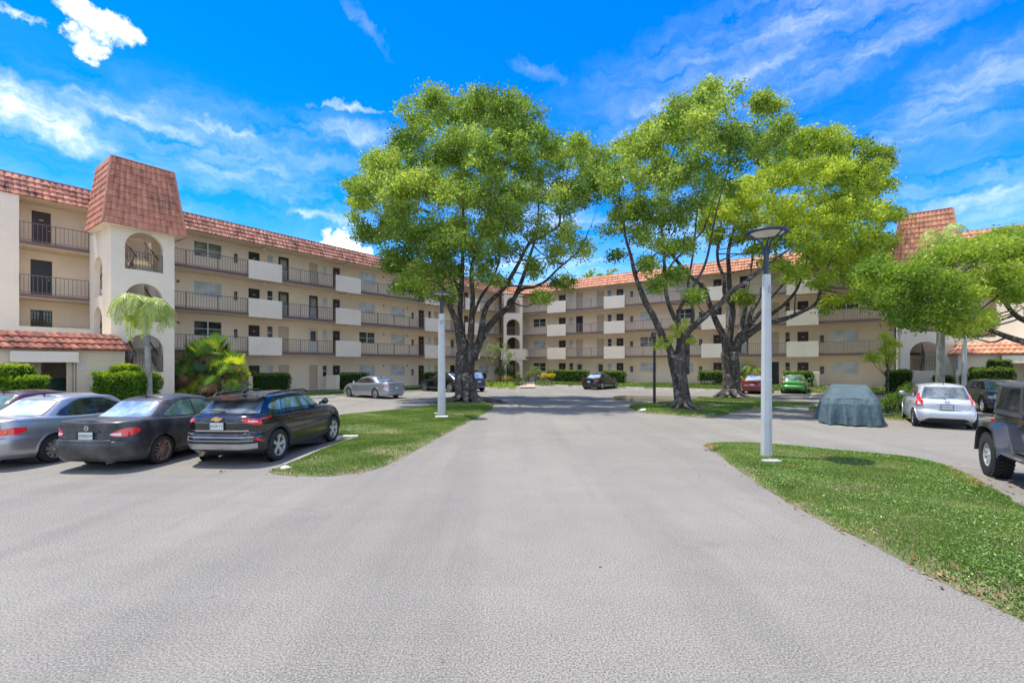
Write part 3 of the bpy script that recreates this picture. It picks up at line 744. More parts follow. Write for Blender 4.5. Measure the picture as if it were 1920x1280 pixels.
# broad-leaf weeds / clover among the near grass
def clover(poly,zf,n,s,name,label,mat):
    pts=np.array(poly);lo=pts.min(0);hi=pts.max(0); Q=rng.uniform(lo,hi,(n,2)); Q=Q[inpoly(Q,poly)]; Q=Q[(lownoise(Q,1.9)+rng.normal(0,.4,len(Q)))>.0]; n=len(Q)
    zz=zf(Q)+rng.uniform(.01,.035,n); c=np.column_stack([Q,zz]); a=rng.uniform(0,2*PI,n); r=s*rng.uniform(.6,1.3,n)
    u=np.column_stack([np.cos(a)*r,np.sin(a)*r,rng.normal(0,.35,n)*r]); v=np.column_stack([-np.sin(a)*r*.7,np.cos(a)*r*.7,rng.normal(0,.35,n)*r])
    V=np.stack([c-u,c-v,c+u,c+v],1).reshape(-1,3); o=npmesh(name,V,4,mat,None,np.repeat(np.clip(rng.normal(.5,.25,n),0,1),4)); o['kind']='stuff'; return tag(o,label,'ground cover')
M['clover']=leafmat('clover_leaf',(.08,.17,.025),(.16,.30,.05),(.30,.42,.11),.3,.45)
clover(ISL['B'],zfs['B'],60000,.013,'ground_cover','small round weed leaves mixed in the near right lawn',M['clover'])
M['flower']=simple('flower_white',(.75,.75,.68),.6)
clover(ISL['B'],zfs['B'],900,.009,'wildflowers','tiny white flowers scattered over the near right lawn',M['flower'])
M['litter']=leafmat('dry_leaf',(.14,.05,.02),(.32,.13,.05),(.45,.27,.13),.15,.8)
def litter():
    Vs=[];ts=[]
    def put(x,y,z,s):
        a=random.uniform(0,2*PI); u=np.array([math.cos(a),math.sin(a),random.uniform(-.3,.3)])*s; v=np.array([-math.sin(a),math.cos(a),random.uniform(-.3,.3)])*s*.5; c=np.array([x,y,z+.012])
        Vs.extend([c-u,c-v,c+u,c+v]); t_=random.random(); ts.extend([t_]*4)
    for k,n,sp in (('A',260,.08),('B',380,.07),('C',260,.12)):
        poly=ISL[k]
        for _ in range(n):
            i=random.randrange(len(poly)); 
            if k=='B' and random.random()<.5: continue
            p=np.array(poly[i-1]);q=np.array(poly[i]); r=p+(q-p)*random.random(); x,y=r+np.array([random.gauss(0,sp),random.gauss(0,sp)])
            put(x,y,.01+max(0,float(zfs[k](np.array([[x,y]]))[0]) if inpoly(np.array([[x,y]]),poly)[0] else 0),random.uniform(.015,.04))
    for _ in range(150):
        x=random.uniform(-9,14);y=random.uniform(3.2,34); put(x,y,.0,random.uniform(.008,.028))
    for px,py,s,n in ((428,876,.09,8),(1553,859,.12,16),(1598,864,.09,14),(1475,875,.1,14),(1450,818,.05,3),(540,826,.05,4),(720,842,.09,6),(1830,905,.25,60),(1760,878,.3,60),(1330,838,.1,40)):
        x,y=gp(px,py,.08)
        for _ in range(n): put(x+random.gauss(0,s),y+random.gauss(0,s),.09+random.uniform(0,.03) if py not in(876,818) else .0,random.uniform(.03,.05))
    o=npmesh('leaf_litter',Vs,4,M['litter'],None,ts); tag(o,'brown fallen leaves scattered along the grass edges and over the asphalt','leaf litter',kind='stuff')
litter()

# lawns along both wings, raised to the buildings' pad
def lp(side,t,c): 
    a,n,D=((aL,nL,DL) if side=='L' else (aR,nR,DR)); p=a*t+n*(D+c); return (p.x,p.y)
def mir(t): return -DL+(DR-t)
padpoly=[lp('L',-12,-6.5),lp('L',7.5,-6.2),lp('L',10.5,-4.4),lp('L',14,-2.6),lp('L',42,-2.6),lp('L',43.5,-3.0),lp('R',mir(43.5),-3.0),lp('R',mir(42),-2.4),lp('R',0,-2.6),lp('R',mir(9.5),-5.0),lp('R',mir(7.5),-6.6),lp('R',mir(-12),-6.6),lp('R',mir(-12),30),(0,95),lp('L',-12,30)]
sheet('building_pad',padpoly,.16,M['curb'])
def ramp_strip(name,outer,inner,z0,z1,mat):
    m=MB()
    for i in range(len(outer)-1):
        m.quad((*outer[i],z0),(*outer[i+1],z0),(*inner[i+1],z1),(*inner[i],z1))
    return structure(m.build(name,mat))
def strip(side,t0,t1,c0,c1,n=30):
    o=[];i=[]
    for k in range(n+1):
        t=t0+(t1-t0)*k/n; o.append(lp(side,t,c0+.08*math.sin(k*1.7))); i.append(lp(side,t,c1))
    return o,i
lawnL=strip('L',12.5,42.5,-4.6,-.5); ramp_strip('lawn',*lawnL,.006,.19,M['turf'])
lawnR=strip('R',mir(41.8),3.6,-4.3,-.5); ramp_strip('lawn',*lawnR,.006,.46,M['turf'])
sheet('walkway',[lp('R',mir(41.8),-.52),lp('R',3.6,-.52),lp('R',3.6,CW),lp('R',mir(41.8),CW)],.452,M['curb'])
def lawn_grass(st,dens,h,w_,label,top=.19):
    o,i=st; poly=o+i[::-1]
    def zf(Q):
        # height along strip
        a=np.array(o);b=np.array(i); d=b[0]-a[0]; L=np.linalg.norm(d); d/=L
        return .006+(top-.006)*np.clip(((Q-a[0])@d)/L,0,1)
    tag(grass('grass',poly,zf,dens,h,w_,.3),label,'grass')
lawn_grass(lawnL,420,.07,.025,'strip of shaded lawn grass along the foot of the left wing')
lawn_grass(lawnR,300,.08,.035,'strip of sunlit lawn grass along the foot of the right wing',.46)
# concrete kerb edge of the parking bays, brick path, puddle, worn paint
def edge(name,side,t0,t1,c,w_=.16,h=.05):
    m=MB(); a=lp(side,t0,c);b=lp(side,t1,c); m.obox((a[0],a[1],h/2),(b[0],b[1],h/2),w_,h); return structure(m.build(name,M['curb']))
edge('kerb','L',11,42.6,-4.75); edge('kerb','R',mir(41.6),3.8,-4.45)
M['pink']=simple('path_brick',(.52,.38,.32),.9,var=.2,scale=9)
pth=[gp(*p,.02) for p in [(972,727),(1004,727),(1003,722),(1006,716),(1000,714),(985,713),(986,718),(982,722)]]
sheet('path',pth,.10,M['pink']); 
def puddlemat():
    t=newmat('puddle_water'); n=t.noise(t.co,1.1,3); return P(t,Base_Color=t.mix(n,(.17,.125,.08),(.26,.20,.13)),Roughness=.08,Specular_IOR_Level=.9)
M['puddle']=puddlemat()
sheet('puddle',smoothpoly([gp(*p) for p in [(1150,743),(1180,741),(1240,742),(1320,743),(1345,746),(1290,750),(1230,753),(1165,751)]],5),.006,M['puddle'])
def paintmat():
    t=newmat('worn_paint'); n=t.noise(t.co,3,5,.7); return P(t,Base_Color=t.mix(t.rng(n,.42,.55,0,1),(.36,.355,.35),(.62,.61,.58)),Roughness=.9)
M['paint']=paintmat()
lines=MB()
for side,t0,t1,dt,c0,c1 in (('L',13,41,2.75,-10.0,-5.0),('R',mir(40),2,2.75,-9.6,-4.8)):
    t=t0
    while t<t1:
        a=lp(side,t,c0);b=lp(side,t,c1); lines.obox((a[0],a[1],.004),(b[0],b[1],.004),.09,.004); t+=dt
for k in range(6):
    x,y=gp(115,872); x0=-12.6+2.6*k
    pass
structure(lines.build('parking_lines',M['paint']))
# near left kerb strip along the island beside the suv
m=MB(); kp=[gp(*p) for p in [(515,882),(560,862),(600,846),(640,832),(672,820)]]
for a,b in zip(kp,kp[1:]): m.obox((a[0],a[1],.025),(b[0],b[1],.025),.12,.05)
structure(m.build('kerb',simple('kerb_worn',(.26,.25,.235),.95,var=.3,scale=5)))

# wheel stops
def wheel_stop(x,y,rz,L,label):
    m=MB(); prof=[(-.09,0),(-.075,.11),(-.05,.125),(.05,.125),(.075,.11),(.09,0)]
    vs=[(xx,p[0],p[1]) for xx in (-L/2,L/2) for p in prof]; n=6
    m.add(vs,[tuple(range(n-1,-1,-1)),tuple(range(n,2*n))]+[(i,(i+1)%n,(i+1)%n+n,i+n) for i in range(n)])
    o=m.build('wheel_stop',M['concrete']); o.location=(x,y,0); o.rotation_euler=(0,0,rz); tag(o,label,'wheel stop','concrete wheel stops'); return o
rzL=math.atan2(aL.y,aL.x); rzR=math.atan2(aR.y,aR.x)
x,y=gp(632,824); wheel_stop(x-.25,y,.05,1.7,'wheel stop at the grass edge in front of the black suv')
for px,py,lb in ((605,746,'wheel stop in front of the silver sedan by the left wing'),(820,732,'wheel stop in front of the dark suv behind the lamp post')):
    x,y=gp(px,py); wheel_stop(x,y,rzL,1.8,lb)
for px,lb in ((1052,'wheel stop nearest the brick path on the right wing side'),(1088,'wheel stop just left of the small black sedan'),(1191,'wheel stop just right of the small black sedan'),(1245,'wheel stop seen just right of the black pole'),(1305,'wheel stop seen just right of the middle tree trunk'),(1349,'wheel stop seen just left of the right tree trunk'),(1447,'wheel stop between the maroon and green cars')):
    t=tpx('R',px,-4.95); x,y=lp('R',t,-4.95); wheel_stop(x,y,rzR,1.8,lb)
x,y=gp(1478,768); wheel_stop(x,y,rzR,1.7,'wheel stop on the strip left of the covered car')
x,y=gp(1521,763); wheel_stop(x,y,rzR,.8,'short broken wheel stop touching the covered car on its left')
# ---------------------------------------------------------------- trees and planting
def bark(name,a,b,c,sc=5,amt=.5):
    t=newmat(name); n=t.noise(t.mapping(t.co,(1,1,.28)),sc,6,.7,.4); f=t.noise(t.mapping(t.co,(1,1,.3)),sc*5,4,.7); p=t.noise(t.co,sc*.55,5,.65)
    cc=t.mix(t.rng(n,.42,.6,0,1),a,b); cc=t.mix(t.rng(p,.56,.66,0,amt),cc,c); cc=t.mix(t.rng(f,.5,.7,0,.5),cc,tuple(x*.35 for x in a))
    return P(t,Base_Color=cc,Roughness=.95,Normal=t.bump(t.math('ADD',n,t.math('MULTIPLY',f,.5)),.05))
M['bark']=bark('bark_dark_lichen',(.045,.037,.031),(.135,.112,.095),(.42,.39,.35),6,.8)
M['branch']=bark('bark_branch_grey',(.06,.048,.04),(.15,.125,.105),(.30,.27,.24),5,.5)
M['palmtrunk']=bark('palm_trunk_grey',(.22,.23,.20),(.34,.35,.31),(.42,.42,.38),3,.4)
M['leafA']=leafmat('leaf_green',(.07,.14,.025),(.22,.33,.055),(.46,.54,.12),.46,.5)
M['leafB']=leafmat('leaf_lime',(.08,.15,.015),(.27,.37,.035),(.50,.57,.08),.45,.5)
M['leafC']=leafmat('leaf_fresh',(.06,.13,.015),(.21,.33,.035),(.42,.50,.08),.42,.45)
M['hedge']=leafmat('hedge_leaf',(.02,.06,.010),(.06,.14,.015),(.20,.28,.03),.3,.4)
M['topiary']=leafmat('topiary_leaf',(.03,.09,.008),(.13,.27,.010),(.42,.50,.03),.35,.4)
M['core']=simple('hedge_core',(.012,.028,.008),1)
def rtube(mb,pts,rad,n=10,amp=.08,seed=0,sub=4):
    P_=[np.array(p,float) for p in pts]; out=[];R=[]
    m=len(P_)
    for i in range(m-1):
        p0=P_[max(i-1,0)];p1=P_[i];p2=P_[i+1];p3=P_[min(i+2,m-1)]
        for k in range(sub):
            u=k/sub; out.append(.5*((2*p1)+(-p0+p2)*u+(2*p0-5*p1+4*p2-p3)*u*u+(-p0+3*p1-3*p2+p3)*u**3)); R.append(rad[i]*(1-u)+rad[i+1]*u)
    out.append(P_[-1]);R.append(rad[-1])
    rnd=random.Random(seed); ph=[rnd.uniform(0,6.28) for _ in range(6)]
    base=len(mb.v); ref=None
    for i,(p,r) in enumerate(zip(out,R)):
        d=Vector(out[min(i+1,len(out)-1)]-out[max(i-1,0)]).normalized()
        if ref is None: ref=Vector((1,0,0)) if abs(d.x)<.7 else Vector((0,1,0))
        a=(ref-d*ref.dot(d)).normalized();ref=a;b=d.cross(a); s=i*.7
        for k in range(n):
            t=2*PI*k/n; rr=r*(1+amp*(math.sin(3*t+ph[0]+s*.4)+.7*math.sin(5*t+ph[1]-s*.6)+.6*math.sin(2*t+ph[2]+s)))
            mb.v.append(tuple(Vector(p)+(a*math.cos(t)+b*math.sin(t))*rr))
    for i in range(len(out)-1):
        for k in range(n): mb.f.append((base+i*n+k,base+i*n+(k+1)%n,base+(i+1)*n+(k+1)%n,base+(i+1)*n+k))
    mb.f.append(tuple(base+(len(out)-1)*n+k for k in range(n)))
    return out
def leafcloud(centers,per,sig,size,tintc,flat=.75,jit=.11,up=.35):
    """centers (k,3) twig clusters -> diamond leaves"""
    C=np.repeat(centers,per,axis=0); n=len(C)
    C=C+rng.normal(0,1,(n,3))*np.array([sig,sig,sig*flat]); a=rng.uniform(0,2*PI,n)
    tilt=rng.normal(0,.75,n); s=size*rng.uniform(.6,1.3,n)
    u=np.column_stack([np.cos(a)*np.cos(tilt),np.sin(a)*np.cos(tilt),np.sin(tilt)])
    r=rng.normal(0,1,(n,3)); r[:,2]*=up; v=np.cross(u,r); v/=np.linalg.norm(v,axis=1)[:,None]+1e-9
    u=u*s[:,None]; v=v*(s*.48)[:,None]; m=C-u*.15
    V=np.stack([C-u,m-v,C+u,m+v],1).reshape(-1,3)
    t=np.clip(np.repeat(tintc,per)+rng.normal(0,jit,n),0,1)
    return V,np.repeat(t,4)
def tree(name,label,cat,base,limbs,blobs,Y0,mat,k=9.0,per=38,sig=.23,size=.078,group=None,depth=.62,roots=True,cull=.0,barkm='bark',layers=3,seed=1):
    rnd=random.Random(seed)
    o=empty(name,base); tag(o,label,cat,group); B=Vector(base)
    W=lambda px,py,dy:at(px,py,Y0+dy)-B
    tr=MB(); nodes=[]
    for li,L in enumerate(limbs):
        pts=[W(x,y,dy) for x,y,dy,r in L]; rad=[r*(.86 if li==0 else .72) for *_,r in L]
        if li==0: pts[0].z=-.05
        out=rtube(tr,pts,rad,16 if rad[0]>.3 else 10,.07,seed+li)
        if li>0: nodes+= [(Vector(p),rad[0]+(rad[-1]-rad[0])*q/len(out)) for q,p in enumerate(out) if q>len(out)*.35]
    if roots:
        r0=limbs[0][0][3]
        for q in range(8):
            a=q*.79+rnd.uniform(-.2,.2); l=rnd.uniform(1.0,1.7)*r0*1.2; d=Vector((math.cos(a),math.sin(a),0)); w_=Vector((-d.y,d.x,0))*rnd.uniform(-.4,.4)*l
            rtube(tr,[d*r0*.30+Vector((0,0,.45)),d*r0*.78+Vector((0,0,.16)),d*l*.95+w_*.4+Vector((0,0,.035)),d*l*1.5+w_+Vector((0,0,-.06))],[r0*.26,r0*.17,r0*.085,.02],8,.12,q)
    tr.build('trunk',M[barkm],o,180)
    # blobs in depth
    xs=[b[0] for b in blobs]; ys=[b[1] for b in blobs]; cx=(min(xs)+max(xs))/2; cy=(min(ys)+max(ys))/2; rx=(max(xs)-min(xs))/2+30; ry=(max(ys)-min(ys))/2+30
    br=MB(); cl=[];tc=[]
    RX=rx/F*Y0
    for bi,b in enumerate(blobs):
        px,py,rp=b[:3]; dens=b[3] if len(b)>3 else 1; tb=b[4] if len(b)>4 else rnd.uniform(.25,.7)
        e=1-((px-cx)/rx)**2-((py-cy)/ry)**2*.8; D=RX*depth*math.sqrt(max(.04,e))
        ds=[-D,0.1*D,D][:layers] if D>1.6 else [0]
        if layers==2 and D>1.6: ds=[-D*.7,D*.6]
        for dy in ds:
            dy+=rnd.uniform(-.5,.5); jx=rnd.uniform(-.25,.25)*rp if dy>0 else 0; jy=rnd.uniform(-.2,.2)*rp if dy>0 else 0
            c=W(px+jx,py+jy,dy); R=rp/F*Y0*(1.0 if dy<=0 else 1.05)
            n=max(8,int(2.3*k*R*R*dens)); nl=max(3,int(5.5*min(1.6,R*R*.6)))
            ld=rng.normal(0,1,(nl,3)); ld[:,2]=ld[:,2]*.8+.25; ld/=np.linalg.norm(ld,axis=1)[:,None]; lc=ld*R*rng.uniform(.45,.85,nl)[:,None]; lr=R*rng.uniform(.32,.55,nl)
            li_=rng.integers(0,nl,n); v=rng.normal(0,1,(n,3)); v/=np.linalg.norm(v,axis=1)[:,None]; v[:,2]=np.abs(v[:,2])*np.where(rng.uniform(0,1,n)<.8,1,-.7)
            pts=np.array(c)+(lc[li_]+v*(lr[li_]*rng.uniform(.3,1,n)**.4)[:,None])*np.array([1,1,.9])
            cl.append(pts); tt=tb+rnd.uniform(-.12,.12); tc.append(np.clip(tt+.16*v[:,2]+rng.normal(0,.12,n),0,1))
            # carrying branch
            if nodes:
                q=min(nodes,key=lambda t:(t[0]-c).length+ (0 if t[0].z<c.z+.3 else 3))
                mid=q[0].lerp(c,.5)+Vector((rnd.uniform(-.3,.3),rnd.uniform(-.3,.3),rnd.uniform(-.5,.1)))*min(1.5,(c-q[0]).length*.25)
                r1=min(q[1]*.6,.018+.010*(c-q[0]).length)
                rtube(br,[q[0],mid,c],[r1,r1*.65,r1*.35],6,.05,bi,3)
                for z in range(min(n,5)):
                    e_=Vector(pts[rnd.randrange(n)]); br.tube([c-Vector((0,0,.02)),c.lerp(e_,.5)+Vector((0,0,rnd.uniform(-.1,.15))),e_],[r1*.33,r1*.22,.006],4,False)
                if dy<=0 and rnd.random()<.5: pass
    br.build('branches',M['branch'],o,180)
    C=np.concatenate(cl);T=np.concatenate(tc)
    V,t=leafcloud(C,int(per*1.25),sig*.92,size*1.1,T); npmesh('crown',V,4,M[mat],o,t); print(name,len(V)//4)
    return o
x,y=gp(875,752,.08); 
limbsA=[[(875,755,0,.95),(874,738,0,.76),(873,715,0,.70),(873,690,0,.68),(874,660,0,.66)],
 [(868,668,0,.42),(862,640,0,.34),(858,606,-.3,.27),(848,585,-.6,.23),(836,558,-.9,.19),(825,529,-1.2,.16),(815,495,-1.6,.13),(795,450,-2,.10),(765,405,-2.4,.06)],
 [(871,665,0,.36),(867,630,0,.28),(862,593,.3,.23),(865,543,.5,.21),(867,502,.8,.17),(867,460,1,.14),(868,380,1.2,.10),(858,290,1.2,.05)],
 [(880,670,0,.36),(882,643,-.1,.29),(884,596,-.4,.24),(886,554,-.8,.20),(884,512,-1,.17),(892,470,-1.3,.13),(915,400,-1.6,.09),(925,310,-1.8,.05)],
 [(886,672,0,.42),(896,648,.1,.36),(913,618,.2,.31),(931,596,.3,.27),(956,572,.4,.22),(969,549,.6,.19),(982,516,.8,.16),(994,479,1,.13),(1005,440,1.1,.10),(1010,380,1.2,.06),(1000,320,1.2,.04)],
 [(969,549,.6,.15),(985,540,.3,.13),(1004,537,0,.12),(1025,525,-.3,.10),(1046,504,-.5,.085),(1085,470,-.8,.06),(1105,430,-1,.035)],
 [(900,640,-.1,.30),(904,610,-.4,.25),(909,585,-.7,.21),(918,566,-.9,.2),(942,543,-1.1,.18),(963,510,-1.3,.16),(975,489,-1.4,.14),(993,456,-1.5,.12),(1023,440,-1.7,.10),(1047,423,-1.8,.09),(1051,404,-1.9,.07),(1062,340,-2,.04)],
 [(884,600,.6,.16),(900,560,1.2,.13),(925,520,1.8,.10),(940,470,2.3,.08),(950,400,2.5,.05)],
 [(866,560,1,.14),(850,520,2,.11),(830,470,2.6,.08),(810,400,3,.05)]]
bA=[(800,215,44),(862,212,44),(922,222,46),(975,238,46),(1022,268,38),(768,262,24),(795,285,46),(862,285,52),(940,295,52),(1010,312,44,.7),(1072,298,40),(1112,308,34),(720,325,44),(688,350,34),(676,392,26),(735,372,46),(800,365,54),(872,365,54,.8),(940,375,52,.8),(1010,372,44,.45),(1080,375,42),(1122,360,24),(702,432,34),(752,438,44),(812,448,46),(872,445,46,.8),(932,440,40,.8),(1000,440,28,.5),(1062,440,34,.45),(742,492,36),(782,520,32),(838,500,38),(900,498,34,.7),(955,470,26,.5),(1090,470,26,.3),(768,545,26),(800,550,20,.8),(935,530,16,.3),(1000,505,22,.3),(1040,480,24,.35),(840,560,16,.4),(1055,535,18,.3),(1015,560,16,.25),(960,410,40,.5)]
tree('shade_tree','large spreading green shade tree left of the driveway, behind the left lamp post','tree',(x,y,.08),limbsA,bA,28.3,'leafA',k=9.2,seed=3)
x,y=gp(1280,766,.1)
limbsB=[[(1281,770,0,.56),(1280,750,0,.46),(1277,720,0,.42),(1271,690,0,.44),(1265,665,0,.46)],
 [(1263,672,0,.33),(1256,655,0,.27),(1242,630,0,.24),(1227,597,-.2,.22),(1211,568,-.4,.19),(1198,536,-.6,.16),(1190,511,-.8,.14),(1183,480,-1,.11),(1172,440,-1.2,.08),(1168,390,-1.3,.05)],
 [(1192,514,-.8,.08),(1206,497,-1,.07),(1223,482,-1.2,.06),(1255,450,-1.4,.04)],
 [(1270,675,0,.30),(1275,640,.1,.22),(1271,609,.2,.18),(1264,594,.3,.16),(1254,570,.4,.15),(1248,542,.5,.14),(1246,501,.6,.12),(1244,470,.7,.11),(1240,420,.8,.08),(1240,340,.9,.05)],
 [(1272,612,.2,.15),(1275,578,.4,.13),(1294,549,.7,.12),(1313,515,1,.10),(1323,492,1.2,.09),(1332,455,1.4,.08),(1345,390,1.6,.06),(1370,300,1.8,.04)],
 [(1276,675,0,.32),(1281,645,-.2,.26),(1290,622,-.4,.23),(1305,608,-.6,.21),(1325,590,-.8,.19),(1350,570,-1,.18),(1363,553,-1.1,.17),(1384,538,-1.2,.15),(1404,524,-1.3,.13),(1422,510,-1.4,.12),(1450,488,-1.5,.09),(1490,460,-1.6,.05)],
 [(1286,700,.4,.25),(1288,660,.7,.2),(1290,625,1,.16),(1300,590,1.8,.13),(1290,540,2.4,.1),(1300,470,2.6,.07),(1310,360,2.8,.04)],
 [(1246,520,.6,.09),(1262,492,.8,.08),(1285,468,1,.07),(1320,430,1.1,.06),(1330,400,1.2,.04)]]
bB=[(1170,292,30,1,.7),(1152,345,30,1,.35),(1212,270,36,1,.7),(1252,252,34),(1285,218,36),(1332,203,40),(1392,203,40),(1440,216,36),(1468,243,26),(1302,262,46),(1372,272,46,.8),(1442,272,36),(1222,332,46,.8,.6),(1282,325,44,.6),(1342,340,36,.5),(1172,392,36,1,.3),(1222,400,36,.7),(1272,405,36,.6),(1192,442,28,.6),(1150,440,24,.5),(1242,462,24,.5),(1310,385,28,.5),(1215,500,16,.35),(1285,470,22,.4),(1160,480,16,.3),(1230,540,14,.35),(1300,560,14,.3),(1262,520,18,.4)]
tB=tree('shade_tree','middle shade tree whose forked trunk stands beside the black pole','tree',(x,y,.1),limbsB,bB,23.8,'leafA',k=11,seed=5,sig=.22,size=.075)
# bright epicormic shoots on its trunk
sh=[];
for px,py,r in ((1248,648,.20),(1238,640,.18),(1258,636,.22),(1270,625,.25),(1262,612,.16),(1280,615,.2),(1300,638,.14),(1284,604,.12),(1230,650,.1),(1291,640,.1)):
    c=np.array(at(px,py,23.3))-np.array([x,y,.1]); sh.append(c+rng.normal(0,r*.5,(12,3)))
V,t=leafcloud(np.concatenate(sh),10,.07,.06,np.full(sum(len(s) for s in sh),.85)); npmesh('trunk_shoots',V,4,M['leafB'],tB,t)
x,y=gp(1370,746,.1)
limbsC=[[(1370,750,0,.90),(1371,735,0,.66),(1372,710,0,.60),(1370,685,0,.62),(1368,660,0,.64)],
 [(1362,668,0,.40),(1358,634,0,.32),(1344,605,-.2,.27),(1331,572,-.4,.23),(1319,538,-.6,.20),(1298,521,-.8,.17),(1265,484,-1,.14),(1250,460,-1.1,.1),(1240,430,-1.2,.07)],
 [(1368,668,0,.38),(1367,645,0,.32),(1370,620,0,.3),(1372,600,.1,.28),(1374,580,.2,.26),(1369,553,.3,.22),(1366,501,.4,.19),(1366,470,.4,.16),(1378,420,.5,.11),(1400,350,.6,.06)],
 [(1370,570,.2,.2),(1358,548,0,.17),(1358,521,-.2,.15),(1348,497,-.3,.14),(1345,468,-.4,.12),(1352,430,-.5,.09),(1350,400,-.5,.06)],
 [(1374,670,0,.38),(1384,634,0,.3),(1400,615,0,.25),(1409,584,.2,.2),(1423,559,.4,.18),(1435,520,.5,.15),(1440,470,.6,.11),(1470,390,.7,.06)],
 [(1376,672,0,.4),(1386,643,0,.3),(1417,618,-.2,.26),(1444,605,-.4,.22),(1475,597,-.6,.19),(1504,584,-.8,.17),(1531,568,-1,.14),(1538,543,-1.1,.12),(1546,515,-1.2,.08),(1560,480,-1.2,.05)],
 [(1400,628,.1,.24),(1425,608,.3,.2),(1445,590,.4,.18),(1469,572,.5,.15),(1490,549,.6,.13),(1502,522,.7,.11),(1512,490,.8,.08),(1530,420,.8,.05)],
 [(1402,614,.3,.22),(1425,585,.7,.18),(1446,557,1,.16),(1471,530,1.3,.14),(1496,511,1.5,.12),(1521,492,1.7,.1),(1565,455,1.9,.07),(1610,400,2,.04)],
 [(1384,640,.5,.25),(1395,590,1.3,.18),(1402,540,2,.14),(1410,490,2.4,.11),(1420,420,2.8,.06)]]
bC=[(1468,285,36),(1528,278,40),(1565,275,34),(1612,292,38),(1640,308,32),(1642,350,36),(1592,345,46),(1522,335,46,1,.8),(1452,338,40,1,.75),(1402,368,34,1,.8),(1362,378,32,1,.7),(1644,412,36),(1600,412,46),(1532,415,46,1,.8),(1462,405,40,.9,.85),(1402,415,32,.8,.8),(1342,405,30,1,.8),(1320,425,20,.7),(1632,462,36),(1582,470,44),(1522,478,40,.9),(1470,448,32,.8),(1600,518,32,.9),(1552,528,28,.8),(1630,505,26),(1495,520,26,.5),(1450,500,22,.45),(1395,450,24,.4),(1625,545,20,.8),(1600,560,20,.6),(1560,575,16,.4),(1400,560,16,.35),(1345,450,20,.4),(1420,470,18,.35)]
tree('shade_tree','right shade tree with yellow green crown, standing behind the tall near lamp post','tree',(x,y,.1),limbsC,bC,31.6,'leafB',k=7.4,seed=9,size=.09)
Y0=20.5; x,y=(2010-960)/F*Y0,Y0
limbsD=[[(2010,776,0,.42),(2008,740,0,.34),(2002,700,0,.31),(1992,660,0,.28)],
 [(1996,675,0,.24),(1960,648,-.2,.2),(1920,640,-.4,.17),(1880,628,-.6,.14),(1850,615,-.8,.12),(1800,592,-1,.09),(1745,565,-1.2,.06),(1690,540,-1.2,.035)],
 [(1996,670,0,.22),(1940,612,.3,.17),(1910,595,.5,.14),(1890,575,.6,.12),(1860,530,.8,.09),(1820,490,1,.06),(1790,470,1,.04)],
 [(1994,665,0,.22),(1985,600,.3,.17),(1965,530,.5,.12),(1940,490,.6,.08),(1900,465,.6,.05)],
 [(1994,665,0,.2),(2030,600,.3,.15),(2060,540,.5,.1),(2080,500,.6,.06)]]
bD=[(1618,535,26,.9,.45),(1648,510,30,.9),(1635,580,26,.9,.3),(1685,565,38,1,.35),(1700,520,32,.9),(1745,500,36,.9,.6),(1762,560,44,1,.4),(1800,485,34,.8,.6),(1850,470,36,.7,.6),(1902,470,40,.9,.6),(1960,478,46),(1822,535,44,1,.7),(1882,540,46,1,.75),(1735,608,30,1,.35),(1785,605,26,1,.5),(1818,600,26,1,.9),(1806,625,20,.9,.9),(1700,605,24,.8,.3),(1840,600,20,.9,.9),(1942,560,40,.7,.6),(1985,540,44),(2030,500,46),(2070,540,44),(1990,470,40),(2040,450,40),(2090,480,40),(1655,540,28)]
tree('shade_tree','wide low shade tree hanging over the white hatchback at the right, trunk outside the view','tree',(x,y,.0),limbsD,bD,Y0,'leafC',k=20,seed=12,size=.062,sig=.2,roots=False,layers=3,depth=.5)

# small ornamental trees by the entrances
def small_tree(px,py,Y,h,label,blobs,mat='leafA',tint=.75,dens=26,size=.05,r0=.07):
    x,y=(px-960)/F*Y,Y; b=Vector((x,y,.17)); o=empty('ornamental_tree',b); tag(o,label,'tree')
    t_=MB(); C=[];
    for i,(bx,by,br) in enumerate(blobs):
        c=at(bx,by,Y+random.uniform(-.5,.5))-b; rtube(t_,[(0,0,-.05),(.04,.02,c.z*.42),(c.x*.6,c.y*.6,c.z*.74),tuple(c)],[r0,r0*.8,r0*.4,.012],6,.05,i,3)
        R=br/F*Y; n=int(dens*R*R)+6; v=rng.normal(0,1,(n,3)); v/=np.linalg.norm(v,axis=1)[:,None]; C.append(np.array(c)+v*(R*rng.uniform(.1,1,n)**.5)[:,None]*np.array([1,1,.8]))
    t_.build('trunk',M['branch'],o,180); C=np.concatenate(C); V,t=leafcloud(C,12,.12,size,np.full(len(C),tint)); npmesh('crown',V,4,M[mat],o,t)
    return o
M['leafP']=leafmat('leaf_pale_olive',(.10,.15,.05),(.22,.28,.11),(.38,.42,.2),.3,.5)
small_tree(938,712,50,4,'thin pale olive tree leaning in front of the corner stair tower',[(915,655,12),(930,648,14),(945,655,14),(958,665,10),(925,672,12),(948,678,8)],'leafP',.6,22,.09,.07)
small_tree(1664,712,29.5,3,'small pale tree with puffs of leaves above the dark rounded shrub',[(1630,668,9),(1643,672,10),(1660,655,10),(1668,640,9),(1658,630,8),(1672,665,9),(1682,645,7),(1665,680,7)],'leafC',1.0,420,.055,.04)
small_tree(1110,690,86,12,'treetop just showing above the right wing roof',[(1100,515,8),(1112,511,8),(1124,516,7),(1140,512,7),(1150,508,6)],'leafA',.7,4,.25,.25)

